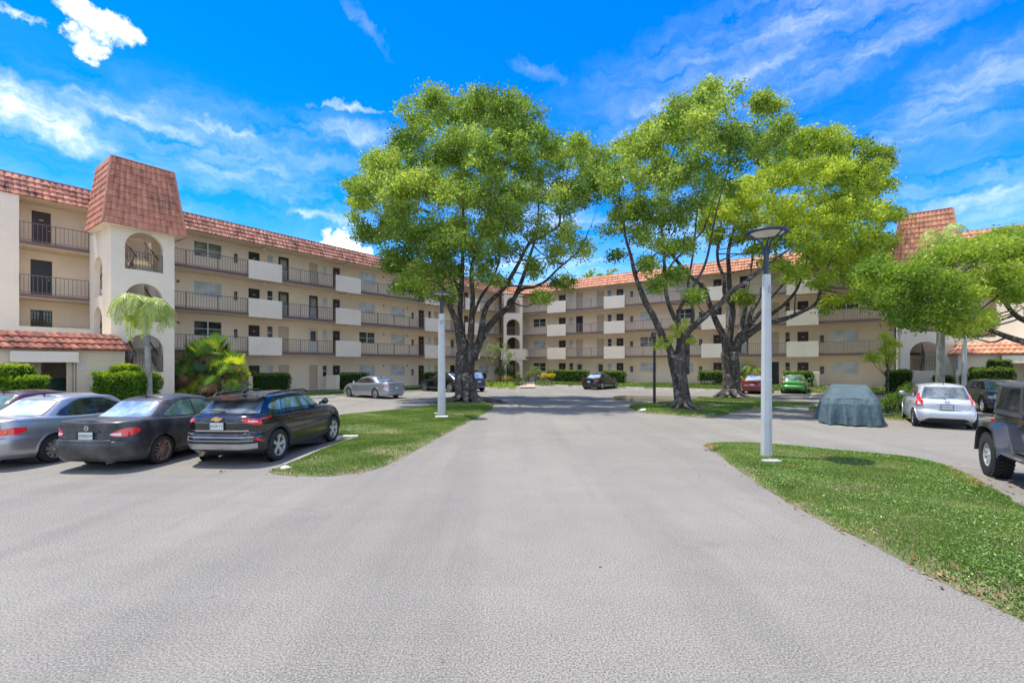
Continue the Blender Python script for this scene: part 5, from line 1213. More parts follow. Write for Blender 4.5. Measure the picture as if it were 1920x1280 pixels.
class Shell:
    def __init__(s,lev,zb,zt,n=5,N=176,taper=.06,tp=3):
        """lev rows: (frac, rear x, front x, half width); zb,zt functions of x"""
        s.lv=np.array(lev,float); s.zb=zb;s.zt=zt; s.taper=taper;s.tp=tp; s.n=n
        ph=np.linspace(0,2*PI,8001); X=np.sign(np.cos(ph))*np.abs(np.cos(ph))**(2/n); Y=np.sign(np.sin(ph))*np.abs(np.sin(ph))**(2/n)
        m=len(s.lv)//2; hl=(s.lv[m,2]-s.lv[m,1])/2; hw=s.lv[m,3]
        x=-X*hl; y=-Y*hw                                    # start at the rear centre, run round the right side
        d=np.concatenate([[0],np.cumsum(np.hypot(np.diff(x),np.diff(y)))]); s.tot=d[-1]; s.d=d; s.X=-X; s.Y=-Y; s.N=N
        s.at_=np.linspace(0,s.tot,N,endpoint=False)
    def plan(s,a):
        a=np.mod(a,s.tot); return np.interp(a,s.d,s.X),np.interp(a,s.d,s.Y)
    def pt(s,a,f):
        a=np.asarray(a,float); f=np.asarray(f,float)*np.ones_like(a); X,Y=s.plan(a)
        xr=np.interp(f,s.lv[:,0],s.lv[:,1]); xf=np.interp(f,s.lv[:,0],s.lv[:,2]); hw=np.interp(f,s.lv[:,0],s.lv[:,3])
        x=(xr+xf)/2+(xf-xr)/2*X; y=hw*Y*(1-s.taper*np.abs(X)**s.tp); zb=s.zb(x); zt=s.zt(x); return np.stack([x,y,zb+(zt-zb)*f],-1)
    def fz(s,a,z):
        f=.5*np.ones_like(np.asarray(a,float))
        for _ in range(8):
            p=s.pt(a,f); zb=s.zb(p[...,0]); zt=s.zt(p[...,0]); f=np.clip((z-zb)/(zt-zb),0,1)
        return f
    def srf(s,a,z): return s.pt(a,s.fz(a,z))
    def nrm(s,a,z):
        e=.01; p=s.srf(a,z); u=s.srf(a+e,z)-s.srf(a-e,z); v=s.srf(a,z+e)-s.srf(a,z-e); n=np.cross(u,v); n/=np.linalg.norm(n,axis=-1)[...,None]+1e-9; return n
    def ax(s,x,side=-1,z=None):
        """ring coordinate of the point at body x on a side (-1 right, +1 left)"""
        a=np.linspace(0,s.tot/2,900); p=s.srf(a,np.full_like(a,z if z is not None else float(np.mean(s.zt(a*0+x)+s.zb(a*0+x))/2))); v=np.interp(x,p[:,0],a)
        return v if side<0 else s.tot-v
    def patch(s,mb,a0,a1,zlo,zhi,N=10,Mz=5,off=.006,skirt=.03,inv=False):
        """raised patch following the body; zlo/zhi numbers or lists [(u,z)] with u 0..1"""
        u=np.linspace(0,1,N+1); g=lambda q:np.full(N+1,float(q)) if np.isscalar(q) else np.interp(u,[k[0] for k in q],[k[1] for k in q])
        lo=g(zlo);hi=g(zhi); A=a0+(a1-a0)*u; base=len(mb.v)
        for j in range(Mz+1):
            z=lo+(hi-lo)*j/Mz; p=s.srf(A,z); n=s.nrm(A,z); q=p+n*off; mb.v.extend([tuple(k) for k in q])
        w_=N+1; fl=(a1<a0)
        def F_(*f): mb.f.append(tuple(f[::-1] if fl else f))
        for j in range(Mz):
            for i in range(N): F_(base+j*w_+i,base+j*w_+i+1,base+(j+1)*w_+i+1,base+(j+1)*w_+i)
        # skirt
        loop=[(0,i) for i in range(N)]+[(j,N) for j in range(Mz)]+[(Mz,N-i) for i in range(N)]+[(Mz-j,0) for j in range(Mz)]
        b2=len(mb.v)
        for j,i in loop:
            z=lo[i]+(hi[i]-lo[i])*j/Mz; p=s.srf(np.array([A[i]]),np.array([z]))[0]; n=s.nrm(np.array([A[i]]),np.array([z]))[0]; mb.v.append(tuple(p-n*skirt))
        L=len(loop)
        for k in range(L):
            j,i=loop[k]; j2,i2=loop[(k+1)%L]; F_(b2+k,b2+(k+1)%L,base+j2*w_+i2,base+j*w_+i)
        return mb
    def mesh(s,mb,arches=(),crown=.03,fr=None,bottom=True,top=True,R=.36):
        fr=fr if fr is not None else s.lv[:,0]; fr=np.asarray(fr); a=s.at_; N=s.N; base=len(mb.v); G=np.stack([s.pt(a,f) for f in fr])   # (m,N,3)
        m=len(fr); kill=np.zeros((m,N),bool)
        for (cx,cz,r) in arches:
            d=np.hypot(G[...,0]-cx,G[...,2]-cz); side=np.abs(G[...,1])>.45; ins=(d<r)&side; kill|=ins
        faces=[]; keep=np.ones((m-1,N),bool)
        for j in range(m-1):
            for i in range(N):
                q=[(j,i),(j,(i+1)%N),(j+1,(i+1)%N),(j+1,i)]
                if all(kill[k] for k in q): keep[j,i]=False
                else: faces.append(tuple(base+y*N+x for y,x in q))
        for (cx,cz,r) in arches:
            d=np.hypot(G[...,0]-cx,G[...,2]-cz); ins=(d<r)&(np.abs(G[...,1])>.45); k=np.where(ins,r/np.maximum(d,1e-3),1)
            up=G[...,2]>cz-.35
            G[...,0]=np.where(ins&up,cx+(G[...,0]-cx)*k,G[...,0]); G[...,2]=np.where(ins&up,cz+(G[...,2]-cz)*k,G[...,2])
        mb.v.extend([tuple(p) for p in G.reshape(-1,3)]); mb.f.extend(faces)
        if top:
            h=N//2; K=14; b2=len(mb.v); T=G[-1]
            for i in range(0,h+1):
                p=T[i]; q=T[(N-i)%N]
                for k in range(K+1):
                    v=k/K; c=p+(q-p)*v; c=c.copy(); c[2]+=crown*(1-(2*v-1)**2)*min(1,abs(p[1]-q[1])/.6); mb.v.append(tuple(c))
            for i in range(h):
                for k in range(K): mb.f.append((b2+i*(K+1)+k,b2+(i+1)*(K+1)+k,b2+(i+1)*(K+1)+k+1,b2+i*(K+1)+k+1))
        if bottom: mb.f.append(tuple(base+i for i in range(N))[::-1])
        return mb
def cf(*p):
    xs=[q[0] for q in p];zs=[q[1] for q in p]
    return lambda x:np.interp(x,xs,zs)
def cs(*p):
    """smoothed profile"""
    xs=np.array([q[0] for q in p]);zs=np.array([q[1] for q in p]); g=np.linspace(xs[0],xs[-1],400); v=np.interp(g,xs,zs); k=np.ones(25)/25; pv=np.pad(v,12,'edge'); v=np.convolve(pv,k,'valid')
    return lambda x:np.interp(x,g,v)
def wheel(par,x,y,R,w_,rimR,spokes,rimmat,side,style='multi',tw=.06,knob=False,steer=0):
    m=MB(); h=w_/2; n=48
    prof=[(rimR*.98,-h*.86),(rimR*1.06,-h*.97),(R*.90,-h),(R*.975,-h*.88),(R,-h*.72),(R,-h*.40),(R-.009,-h*.38),(R-.009,-h*.30),(R,-h*.28),(R,-.012),(R-.009,-.01),(R-.009,.01),(R,.012),(R,h*.28),(R-.009,h*.30),(R-.009,h*.38),(R,h*.40),(R,h*.72),(R*.975,h*.88),(R*.90,h),(rimR*1.06,h*.97),(rimR*.98,h*.86)]
    m.lathe(prof,n,'y'); 
    if knob:
        for k in range(34):
            a=2*PI*k/34
            for sy,o in ((-1,0),(1,.5),(-.4,.25),(.4,.75)):
                aa=a+o*2*PI/34; c=Vector((math.cos(aa)*R,sy*h*.72 if abs(sy)==1 else sy*h*.7,math.sin(aa)*R)); t=Vector((-math.sin(aa),0,math.cos(aa))); m.obox(c-t*.022-Vector((0,0,0)),c+t*.022,h*.42,.035,up=(math.cos(aa),0,math.sin(aa)))
    o=m.build('wheel',M['tyre'],par,35,loc=(x,y,R)); o.rotation_euler=(0,0,steer)
    s=side; r=MB(); f=h*.80*s
    r.lathe([(rimR*1.0,f*1.04),(rimR*.985,f*1.08),(rimR*.93,f*1.0),(rimR*.90,f*.5),(rimR*.88,-f*.6)],n,'y')
    if spokes:
        for k in range(spokes):
            a=2*PI*k/spokes+.2
            offs=[(-.5,),(.5,)] if style=='twin' else [(0,)]
            for of, in offs:
                d=Vector((math.cos(a),0,math.sin(a))); t=Vector((-math.sin(a),0,math.cos(a)))
                b0=tw*(.75 if style!='twin' else .24); b1=tw*(1.0 if style!='twin' else .26)
                p=d*rimR*.14+t*of*tw*.9; q=d*rimR*.95+t*of*tw*1.5; Y0=f*.86; Y1=f*1.0
                vs=[p-t*b0+Vector((0,Y0,0)),p+t*b0+Vector((0,Y0,0)),q+t*b1+Vector((0,Y1,0)),q-t*b1+Vector((0,Y1,0))]; vs+= [v-Vector((0,.035*s,0)) for v in vs]
                r.add(vs,[(0,1,2,3),(7,6,5,4),(0,4,5,1),(2,6,7,3),(1,5,6,2),(3,7,4,0)])
                if style=='fork':
                    for sg in(-1,1):
                        p2=d*rimR*.55; q2=d*rimR*.93+t*sg*rimR*.33; vs=[p2-d*b0+Vector((0,Y0,0)),p2+d*b0+Vector((0,Y0,0)),q2+t*b0*.6*sg+Vector((0,Y1,0)),q2-t*b0*.8*sg+Vector((0,Y1,0))]; vs+=[v-Vector((0,.03*s,0)) for v in vs]; r.add(vs,[(0,1,2,3),(7,6,5,4),(0,4,5,1),(2,6,7,3),(1,5,6,2),(3,7,4,0)])
    r.lathe([(0,f*.98),(rimR*.13,f*.98),(rimR*.2,f*.88),(rimR*.22,f*.7)],20,'y')
    r.build('rim',M[rimmat],o,35)
    bk=MB(); bk.lathe([(0,f*.35),(rimR*.9,f*.35)],32,'y'); bk.lathe([(0,f*.55),(rimR*.5,f*.55),(rimR*.5,f*.36)],24,'y'); bk.build('brake_disc',M['underbody'],o)
    return o
def text_mesh(txt,name,mat,par,loc,rot,size,sx=1,depth=.001):
    cu=bpy.data.curves.new(name,'FONT'); cu.body=txt; cu.size=size; cu.align_x='CENTER'; cu.align_y='CENTER'; cu.extrude=depth
    ob=bpy.data.objects.new(name,cu); col.objects.link(ob); dg=bpy.context.evaluated_depsgraph_get(); me=bpy.data.meshes.new_from_object(ob.evaluated_get(dg)); bpy.data.objects.remove(ob); bpy.data.curves.remove(cu)
    me.name=name; me.materials.clear(); me.materials.append(M[mat]); o=bpy.data.objects.new(name,me); col.objects.link(o); o.parent=par; o.location=loc; o.rotation_euler=rot; o.scale=(sx,1,1); return o
def nplate(par,x,z,y=0,txt='',tilt=.0,W_=.305,H=.152,lw=False):
    """rear plate facing -x"""
    m=MB(); m.box(-.006,.006,-W_/2,W_/2,-H/2,H/2,.004); o=m.build('number_plate',M['plate'],par,loc=(x,y,z)); o.rotation_euler=(0,tilt,0)
    if txt:
        text_mesh(txt,'plate_text','ink',o,(-.0075,0,-.005),(PI/2,0,-PI/2),H*.62,.95)
        g=MB(); g.lathe([(0,0),(H*.17,0),(H*.17,.002),(0,.002)],14,'y'); q=g.build('plate_emblem',M['orange'],o); q.rotation_euler=(0,0,PI/2); q.location=(-.0065,0,0)
    fm=MB(); 
    for a,b,c,d in ((-W_/2-.012,W_/2+.012,H/2,H/2+.012),(-W_/2-.012,W_/2+.012,-H/2-.012,-H/2),(-W_/2-.012,-W_/2,-H/2,H/2),(W_/2,W_/2+.012,-H/2,H/2)): fm.box(-.010,.006,a,b,c,d)
    fm.build('plate_frame',M['plastic'],o); return o

def car(label,cat,kind,loc,head,body,spec,name='parked_car',group='cars parked around the courtyard'):
    """generic car: x forward, y left"""
    o=empty(name,(loc[0],loc[1],0),math.atan2(head[1],head[0])); tag(o,label,cat,group); S=spec
    B=S['body'];G=S['glass']; bm_=MB(); ar=[(S['rx'],S['R'],S['AR']),(S['fx'],S['R'],S['AR'])]
    fr=np.unique(np.concatenate([np.linspace(0,.9,22),np.linspace(.9,1,7)])); B.mesh(bm_,ar,S.get('crown',.03),fr); bo=bm_.build('body',M[body],o,38)
    # dark wheel wells and floor
    wl=MB(); r=S['AR']-.004
    for cx,cz,_ in ar:
        for sy in (-1,1):
            y0,y1=sorted((sy*.42,sy*(S['hw']-.13))); vs=[];n=20
            for k in range(n+1):
                t=PI*(-.06+1.12*k/n); vs+=[(cx+r*math.cos(t),y0,cz+r*math.sin(t)),(cx+r*math.cos(t),y1,cz+r*math.sin(t))]
            yi=sy*.42; vs.append((cx,yi,cz)); ci=len(vs)-1
            wl.add(vs,[(2*k,2*k+1,2*k+3,2*k+2) for k in range(n)]+[(ci,2*k+(0 if sy>0 else 1),2*k+2+(0 if sy>0 else 1)) for k in range(n)])
    wl.box(S['rx']-.5,S['fx']+.5,-.45,.45,S['gc'],S['gc']+.14); wl.build('underbody',M['underbody'],o)
    gm=MB(); G.mesh(gm,(),S.get('rcrown',.05),np.unique(np.concatenate([np.linspace(0,.85,9),np.linspace(.85,1,8)])),bottom=False); gm.build('cabin',M[body],o,40)
    for ci,x in enumerate((S['rx'],S['fx'])):
        for sy in (-1,1): wheel(o,x,sy*(S['hw']-S['ww']/2-.015),S['R'],S['ww'],S['rimR'],S['spokes'],S['rim'],sy,S.get('style','multi'),S.get('tw',.05),S.get('knob',False))
    if S.get('lip',True):
        for cx,cz,r_ in ar:
            for sd in (-1,1):
                lm=MB(); pts=[]
                for k in range(25):
                    t=PI*(-.02+1.04*k/24); xx=cx+(r_+.012)*math.cos(t); zz=cz+(r_+.012)*math.sin(t); a=B.ax(xx,sd,zz); p=B.srf(np.array([a]),np.array([max(zz,S['gc']+.06)]))[0]; pts.append(Vector((xx,p[1]*1.0,zz)))
                lw=S.get('lipw',.022)
                vs=[]
                for k,p in enumerate(pts):
                    t=PI*(-.02+1.04*k/24); rad=Vector((math.cos(t),0,math.sin(t))); sg=-1 if sd<0 else 1
                    vs+=[p-rad*.02+Vector((0,sg*.008,0)),p+rad*lw+Vector((0,sg*.010,0)),p+rad*(lw+.008)-Vector((0,sg*.012,0)),p-rad*.02-Vector((0,sg*.05,0))]
                b=len(lm.v); lm.v.extend([tuple(v) for v in vs])
                for k in range(24):
                    for q in range(4): f=(b+k*4+q,b+k*4+(q+1)%4,b+(k+1)*4+(q+1)%4,b+(k+1)*4+q); lm.f.append(f)
                lm.build('wheel_arch_trim',M[S.get('lipmat',body)],o,50)
    return o
def side_window(o,G,sd,x0,x1,zlo,zhi,mat,name='side_window',frame=None,off=.006):
    a0,a1=G.ax(x0,sd,np.mean([k[1] for k in zlo])+.1 if not np.isscalar(zlo) else zlo+.1),G.ax(x1,sd,np.mean([k[1] for k in zlo])+.1 if not np.isscalar(zlo) else zlo+.1)
    if frame:
        e=.018; m=MB(); ex=lambda q,d:q+d if np.isscalar(q) else [(k[0],k[1]+d) for k in q]; s=1 if a1>a0 else -1
        G.patch(m,a0-e*s,a1+e*s,ex(zlo,-e),ex(zhi,e),16,4,off*.5,.02); f=m.build('window_trim',M[frame],o,60)
    m=MB(); G.patch(m,a0,a1,zlo,zhi,16,5,off,.01); return m.build(name,M[mat],o,60)
def seam(mb,Bd,a,z0,z1,w_=.006):
    Bd.patch(mb,a-w_/2,a+w_/2,z0,z1,1,10,.0015,.003)
def hseam(mb,Bd,a0,a1,z,w_=.006,N=24): Bd.patch(mb,a0,a1,z-w_/2 if np.isscalar(z) else [(k[0],k[1]-w_/2) for k in z],z+w_/2 if np.isscalar(z) else [(k[0],k[1]+w_/2) for k in z],N,1,.0015,.003)
def mirror_part(o,x,y,z,mat,sd,s=1.0):
    m=MB(); b=[]; 
    for k in range(9):
        t=k/8; b.append((x-.05+.02*math.sin(t*PI),y+sd*(.03+.2*t)*s,z))
    m.tube([(x+.02,y-sd*.02,z-.05),(x,y+sd*.06,z-.02),(x,y+sd*.1,z)],[.03,.035,.05],8); m.tube([(x,y+sd*.07,z),(x-.01,y+sd*.10,z+.01),(x-.01,y+sd*.2,z+.01),(x,y+sd*.245,z)],[.03,.085*s,.075*s,.02],12)
    for v in range(len(m.v)): p=m.v[v]; m.v[v]=(x+(p[0]-x)*.75,p[1],p[2])
    m.build('mirror',M[mat],o,60)
def handle_part(o,B,sd,x,z,mat):
    m=MB(); a0,a1=B.ax(x-.09,sd,z),B.ax(x+.09,sd,z); B.patch(m,a0,a1,[(0,z-.006),(.5,z-.018),(1,z-.006)],[(0,z+.012),(1,z+.012)],8,2,.028,.02); m.build('door_handle',M[mat],o,50)

def sedan_spec(L=4.53,Wd=1.70,H=1.47,wb=2.6,R=.315,rimR=.205,rim='alloy',spokes=7,style='multi',tw=.05,belt=.93,trunk=1.02,hood=.98,roofr=-.95,rooff=.55,gr=-1.72,gf=1.32,rear_over=None,AR=.36,gc=.19,side_in=.16,n=7,deckdrop=0):
    hw=Wd/2; xr=-(wb/2+ (rear_over if rear_over else (L-wb)*.53)); xf=xr+L
    lev=[(0,xr+.10,xf-.16,hw-.09),(.08,xr+.045,xf-.07,hw-.035),(.2,xr+.01,xf-.02,hw-.01),(.38,xr-.01,xf,hw),(.50,xr,xf-.02,hw+.0),(.535,xr+.012,xf-.03,hw-.002),(.555,xr+.065,xf-.04,hw-.004),(.72,xr+.075,xf-.10,hw-.012),(.86,xr+.075,xf-.22,hw-.03),(.94,xr+.068,xf-.34,hw-.05),(.98,xr+.075,xf-.40,hw-.07),(1,xr+.11,xf-.46,hw-.12)]
    zt=cs((xr,trunk-.03),(xr+.12,trunk),(xr+.5,trunk+.01),(gr+.1,trunk-.0),(-.6,belt+.07),(gf-.3,hood-.0),(gf,hood-.01),(gf+.5,hood-.07),(xf-.45,hood-.18),(xf,hood-.30))
    B=Shell(lev,cf((xr,gc+.04),(xr+.5,gc),(xf-.5,gc-.02),(xf,gc+.02)),zt,n=n,taper=.045)
    hg=hw-.13
    gl=[(0,gr,gf,hg+.035),(.25,gr+(roofr-gr)*.30,gf+(rooff-gf)*.27,hg-.02*1),(.5,gr+(roofr-gr)*.56,gf+(rooff-gf)*.54,hg-.065),(.75,gr+(roofr-gr)*.80,gf+(rooff-gf)*.78,hg-.115),(.9,gr+(roofr-gr)*.95,gf+(rooff-gf)*.95,hg-.155),(.96,roofr+.06,rooff-.08,hg-.19),(1,roofr+.22,rooff-.28,hg-.25)]
    gz=cs((gr,trunk-.03),(gr+.5,belt+.04),(-.2,belt+.03),(gf,hood-.03)); rz=cs((gr,H-.12),(roofr,H-.055),(-.2,H-.035),(rooff,H-.06),(gf,H-.12))
    G=Shell(gl,gz,rz,n=5.5,N=144,taper=.10,tp=4)
    return dict(body=B,glass=G,rx=-wb/2,fx=wb/2,R=R,AR=AR,hw=hw,gc=gc,ww=.2,rimR=rimR,rim=rim,spokes=spokes,style=style,tw=tw,xr=xr,xf=xf,belt=belt,H=H,trunk=trunk,rcrown=.045,gr=gr,gf=gf,roofr=roofr,rooff=rooff)
def sedan_details(o,S,body,glS='glassCar',glR='glassRear',lamp='oval',plate=None,handle=None,far=False,antenna=True,strip=True):
    B,G=S['body'],S['glass']; H=S['H'];bt=S['belt']; tr=S['trunk']
    for sd in (-1,1):
        top=H-.115
        side_window(o,G,sd,-1.02,-.22,[(0,bt+.145),(.15,bt+.11),(1,bt+.085)],[(0,bt+.22),(.22,top-.06),(.5,top-.008),(1,top)],glS,frame='plastic')
        side_window(o,G,sd,-.17,.86,[(0,bt+.085),(1,bt+.075)],[(0,top),(.38,top-.015),(.7,top-.15),(1,bt+.15)],glS,frame='plastic')
        sm=MB()
        if not far:
            for x in (-.20,.86): seam(sm,B,B.ax(x,sd,.6),.30,bt-.0)
            seam(sm,B,B.ax(-.92,sd,.75),.70,bt+.0); hseam(sm,B,B.ax(-.86,sd,.3),B.ax(.84,sd,.3),.30)
            sm.build('door_seams',M['underbody'],o)
            for x in (-.80,.16): handle_part(o,B,sd,x,bt-.10,handle or body)
            if strip:
                st=MB(); B.patch(st,B.ax(-.86,sd,.47),B.ax(.84,sd,.47),.455,.487,20,1,.008,.01); st.build('side_moulding',M[body],o,40)
        mirror_part(o,.72,sd*(S['hw']-.10),bt+.10,body,sd,.8)
    # rear and front screens
    gt=H-.10; wr=S['hw']-.30
    m=MB(); G.patch(m,-wr*1.02,wr*1.02,tr+.025,[(0,gt-.06),(.08,gt-.02),(.92,gt-.02),(1,gt-.06)],18,6,.007,.01); m.build('rear_window',M[glR],o,60)
    m=MB(); G.patch(m,-wr*1.06,wr*1.06,tr+.008,[(0,gt-.045),(.07,gt-.0),(.93,gt-.0),(1,gt-.045)],18,6,.003,.01); m.build('rear_window_seal',M['plastic'],o,60)
    h=G.tot/2; m=MB(); G.patch(m,h-wr*1.04,h+wr*1.04,bt+.10,gt-.01,18,6,.006,.01); m.build('windscreen',M['glassGreen'],o,60)
    # lamps
    hwb=S['hw']
    for sd in (-1,1):
        a0,a1=sd*-1*(hwb-.34),sd*-1*(hwb+.20)
        if lamp=='oval':
            m=MB(); B.patch(m,a0,a1,[(0,.755),(.15,.72),(.5,.715),(.8,.74),(1,.80)],[(0,.77),(.2,.835),(.55,.885),(.85,.875),(1,.84)],16,6,.012,.03); tl=m.build('tail_light',M['lampR'],o,60)
            if not far:
                m=MB(); B.patch(m,a0+(a1-a0)*.03,a0+(a1-a0)*.36,[(0,.757),(1,.728)],[(0,.775),(.4,.79),(1,.795)],8,3,.016,.01); m.build('reverse_lamp',M['lampW'],tl,60)
        elif lamp=='silver':
            m=MB(); B.patch(m,a0-.02*(1 if a0>0 else -1),a1,[(0,.74),(.3,.71),(.7,.72),(1,.78)],[(0,.78),(.2,.83),(.6,.865),(1,.86)],16,6,.012,.03); tl=m.build('tail_light',M['lampR'],o,60)
            for (u,r,mt) in ((.12,.035,'lampW'),(.40,.036,'lampA')):
                ac=a0+(a1-a0)*u; p=B.srf(np.array([ac]),np.array([.782]))[0]; n=B.nrm(np.array([ac]),np.array([.782]))[0]; q=MB(); 
                th=math.atan2(n[1],n[0]); q.lathe([(0,.03),(r*.7,.026),(r,.014),(r,0)],20,'y'); ob=q.build('lamp_lens',M[mt],tl,60); ob.location=tuple(p); ob.rotation_euler=(0,0,th-PI/2)
        elif lamp=='wide':
            m=MB(); B.patch(m,sd*-1*(hwb-.42),a1,[(0,.80),(.5,.775),(1,.80)],[(0,.83),(.5,.86),(1,.87)],12,3,.01,.03); m.build('tail_light',M['lampR'],o,60)
        hl=B.tot/2; m=MB(); b0,b1=hl+sd*(hwb-.30),hl+sd*(hwb+.22); B.patch(m,min(b0,b1),max(b0,b1),.60,.70,10,3,.008,.03); m.build('headlight',M['headW'],o,60)
    if not far:
        sm=MB(); zb=.665
        hseam(sm,B,-(hwb-.22),(hwb-.22),[(0,.72),(.12,.645),(.88,.645),(1,.72)],.010,24)
        for sd in(-1,1): seam(sm,B,sd*(hwb-.2),.71,tr-.06,.008)
        hseam(sm,B,-(hwb-.2),hwb-.2,tr-.035,.006); sm.build('boot_seams',M['underbody'],o)
        m=MB(); B.patch(m,-.30,.30,.81,.835,12,2,.022,.02); m.build('boot_garnish',M[body],o,50)
        m=MB(); B.patch(m,-(hwb-.28),(hwb-.28),[(0,.628),(.5,.624),(1,.628)],.643,20,2,.020,.02); m.build('bumper_step',M[body],o,50)
        m=MB(); B.patch(m,-.235,.235,.675,.80,8,3,.002,.01); m.build('plate_recess',M['plastic'],o,50)
        m=MB(); x=S['xr']+.06; m.lathe([(.034,-.006),(.05,-.006),(.05,.006),(.034,.006)],20,'y'); m.box(-.048,.048,-.005,.005,-.006,.006); e=m.build('badge',M['chrome'],o,50); e.location=(float(B.srf(np.array([0.]),np.array([.89]))[0][0])-.004,0,.89); e.rotation_euler=(0,0,PI/2)
    p=B.srf(np.array([0.]),np.array([.738 if not far else .72]))[0]
    nplate(o,p[0]-.018,.738 if not far else .70,0,plate or '')
    if antenna:
        m=MB(); m.tube([(S['roofr']+.18,0,H-.03),(S['roofr']+.15,0,H+.0),(S['roofr']+.10,0,H+.05)],[.025,.012,.008],6); m.build('antenna',M['plastic'],o)
    m=MB(); m.tube([(S['xr']+.28,-.42,.20),(S['xr']+.03,-.42,.19)],[.028,.028],10,False); m.build('exhaust',M['chrome'],o,50)

M['pBlackFlat']=paint('paint_faded_black',(.016,.017,.019),0,.42,.35,.3,dust=.22); M['pSilver']=paint('paint_silver',(.42,.44,.46),.75,.34,.7,.1); M['pMaroonD']=paint('paint_plum',(.06,.02,.035),.3,.3)
M['pBlack']=paint('paint_gloss_black',(.006,.006,.007),0,.15,1,.02,dust=.03); M['pSilver2']=paint('paint_silver_blue',(.42,.46,.50),.7,.3,.9,.06,dust=.04); M['pBlue']=paint('paint_dark_blue',(.01,.03,.11),.4,.25); M['pTeal']=paint('paint_black_teal',(.006,.012,.014),.3,.2,1,.03,dust=.04)
M['pRed']=paint('paint_dark_red',(.16,.008,.012),.3,.3); M['pGreen']=paint('paint_lime_green',(.07,.36,.05),.3,.3,1,.06,dust=.04); M['pWhite']=paint('paint_silver_white',(.66,.70,.75),.35,.3,.9,.06,dust=.04); M['pGunmetal']=paint('paint_gunmetal',(.05,.055,.06),.5,.3); M['pGrey']=paint('hardtop_grey',(.052,.056,.06),0,.5,.2,.4,dust=.1)
def place(px,py,hd,S,corner=('r',-1)):
    """put the ground contact of one wheel at a photo point"""
    x,y=gp(px,py); h=Vector(hd).normalized(); l=Vector((-h.y,h.x)); wx=S['rx'] if corner[0]=='r' else S['fx']; wy=corner[1]*(S['hw']-.1)
    p=Vector((x,y))-h*wx-l*wy; return (p.x,p.y)
hd=(.045,1.0)
# faded black sedan
S=sedan_spec(L=4.53,Wd=1.70,H=1.455,wb=2.6,R=.305,rimR=.225,rim='bronze',spokes=7,style='twin',tw=.045,belt=.90,trunk=1.02,AR=.352,gc=.185)
o=car('faded black sedan with bronze wheels between the silver sedan and the black suv','car','sedan',place(300,868,hd,S),hd,'pBlackFlat',S)
sedan_details(o,S,'pBlackFlat','glassGreen','glassBlue','oval','Z05 DV',antenna=True)
B=S['body']
for sd in (-1,1): m=MB(); B.patch(m,B.ax(-.85,sd,.25),B.ax(.88,sd,.25),.195,.255,18,2,.03,.03); m.build('side_skirt',M['pBlackFlat'],o,50)
S=sedan_spec(L=4.53,Wd=1.70,H=1.47,wb=2.6,R=.31,rimR=.205,rim='alloy',spokes=9,tw=.04,belt=.91,trunk=1.03,AR=.36,gc=.20)
o=car('silver sedan with amber tail lamp lens at the left, beside the faded black sedan','car','sedan',place(98,866,hd,S),hd,'pSilver',S)
sedan_details(o,S,'pSilver','glassCar','glassPale','silver',None,strip=True)
S=sedan_spec(L=4.8,Wd=1.8,H=1.47,wb=2.75,rim='alloy'); p=gp(-60,862); o=car('plum coloured car whose roof shows behind the silver sedan at the left edge','car','sedan',(-13.6,13.4),hd,'pMaroonD',S); sedan_details(o,S,'pMaroonD','glassGreen','glassGreen','wide',far=True)

# black suv
def suv_spec(L=4.54,Wd=1.82,H=1.56,wb=2.70,R=.355,rimR=.245,rim='alloyD',spokes=5,style='fork',tw=.04,belt=1.03,hood=1.05,gr=-1.98,gf=1.15,roofr=-1.62,rooff=.35,AR=.42,gc=.24,rearlow=0,n=5.2,ro=None,rake=.3):
    hw=Wd/2; xr=-(wb/2+(ro if ro else (L-wb)*.48)); xf=xr+L
    lev=[(0,xr+.16,xf-.16,hw-.08),(.08,xr+.06,xf-.07,hw-.03),(.18,xr+.01,xf-.02,hw-.005),(.33,xr,xf,hw),(.45,xr+.02,xf-.02,hw),(.52,xr+.07,xf-.04,hw-.008),(.66,xr+.06,xf-.09,hw-.012),(.80,xr+.055,xf-.16,hw-.02),(.92,xr+.085,xf-.28,hw-.045),(.97,xr+.13,xf-.36,hw-.08),(1,xr+.20,xf-.42,hw-.13)]
    zt=cs((xr,belt+.03),(xr+.5,belt+.04),(-.3,belt+.01),(gf-.3,hood),(gf,hood-.01),(gf+.5,hood-.05),(xf-.4,hood-.12),(xf,hood-.28))
    B=Shell(lev,cf((xr,gc+.10),(xr+.5,gc),(xf-.5,gc),(xf,gc+.05)),zt,n=n)
    hg=hw-.12; d=roofr-gr; q=rooff-gf
    gl=[(0,gr,gf,hg+.035),(.25,gr+d*.27,gf+q*.27,hg-.01),(.5,gr+d*.54,gf+q*.54,hg-.05),(.75,gr+d*.78,gf+q*.78,hg-.09),(.9,gr+d*.95,gf+q*.95,hg-.125),(.96,roofr+.04,rooff-.08,hg-.16),(1,roofr+.16,rooff-.28,hg-.22)]
    gz=cs((gr,belt+.02),(-.2,belt),(gf,hood-.03)); rz=cs((gr,H-.14),(roofr,H-.085),(-.6,H-.05),(rooff,H-.06),(gf,H-.12))
    G=Shell(gl,gz,rz,n=6,N=144,taper=.10,tp=4)
    return dict(body=B,glass=G,rx=-wb/2,fx=wb/2,R=R,AR=AR,hw=hw,gc=gc,ww=.225,rimR=rimR,rim=rim,spokes=spokes,style=style,tw=tw,xr=xr,xf=xf,belt=belt,H=H,trunk=belt+.04,rcrown=.045,gr=gr,gf=gf,roofr=roofr,rooff=rooff,lipw=.05,lipmat='plastic')
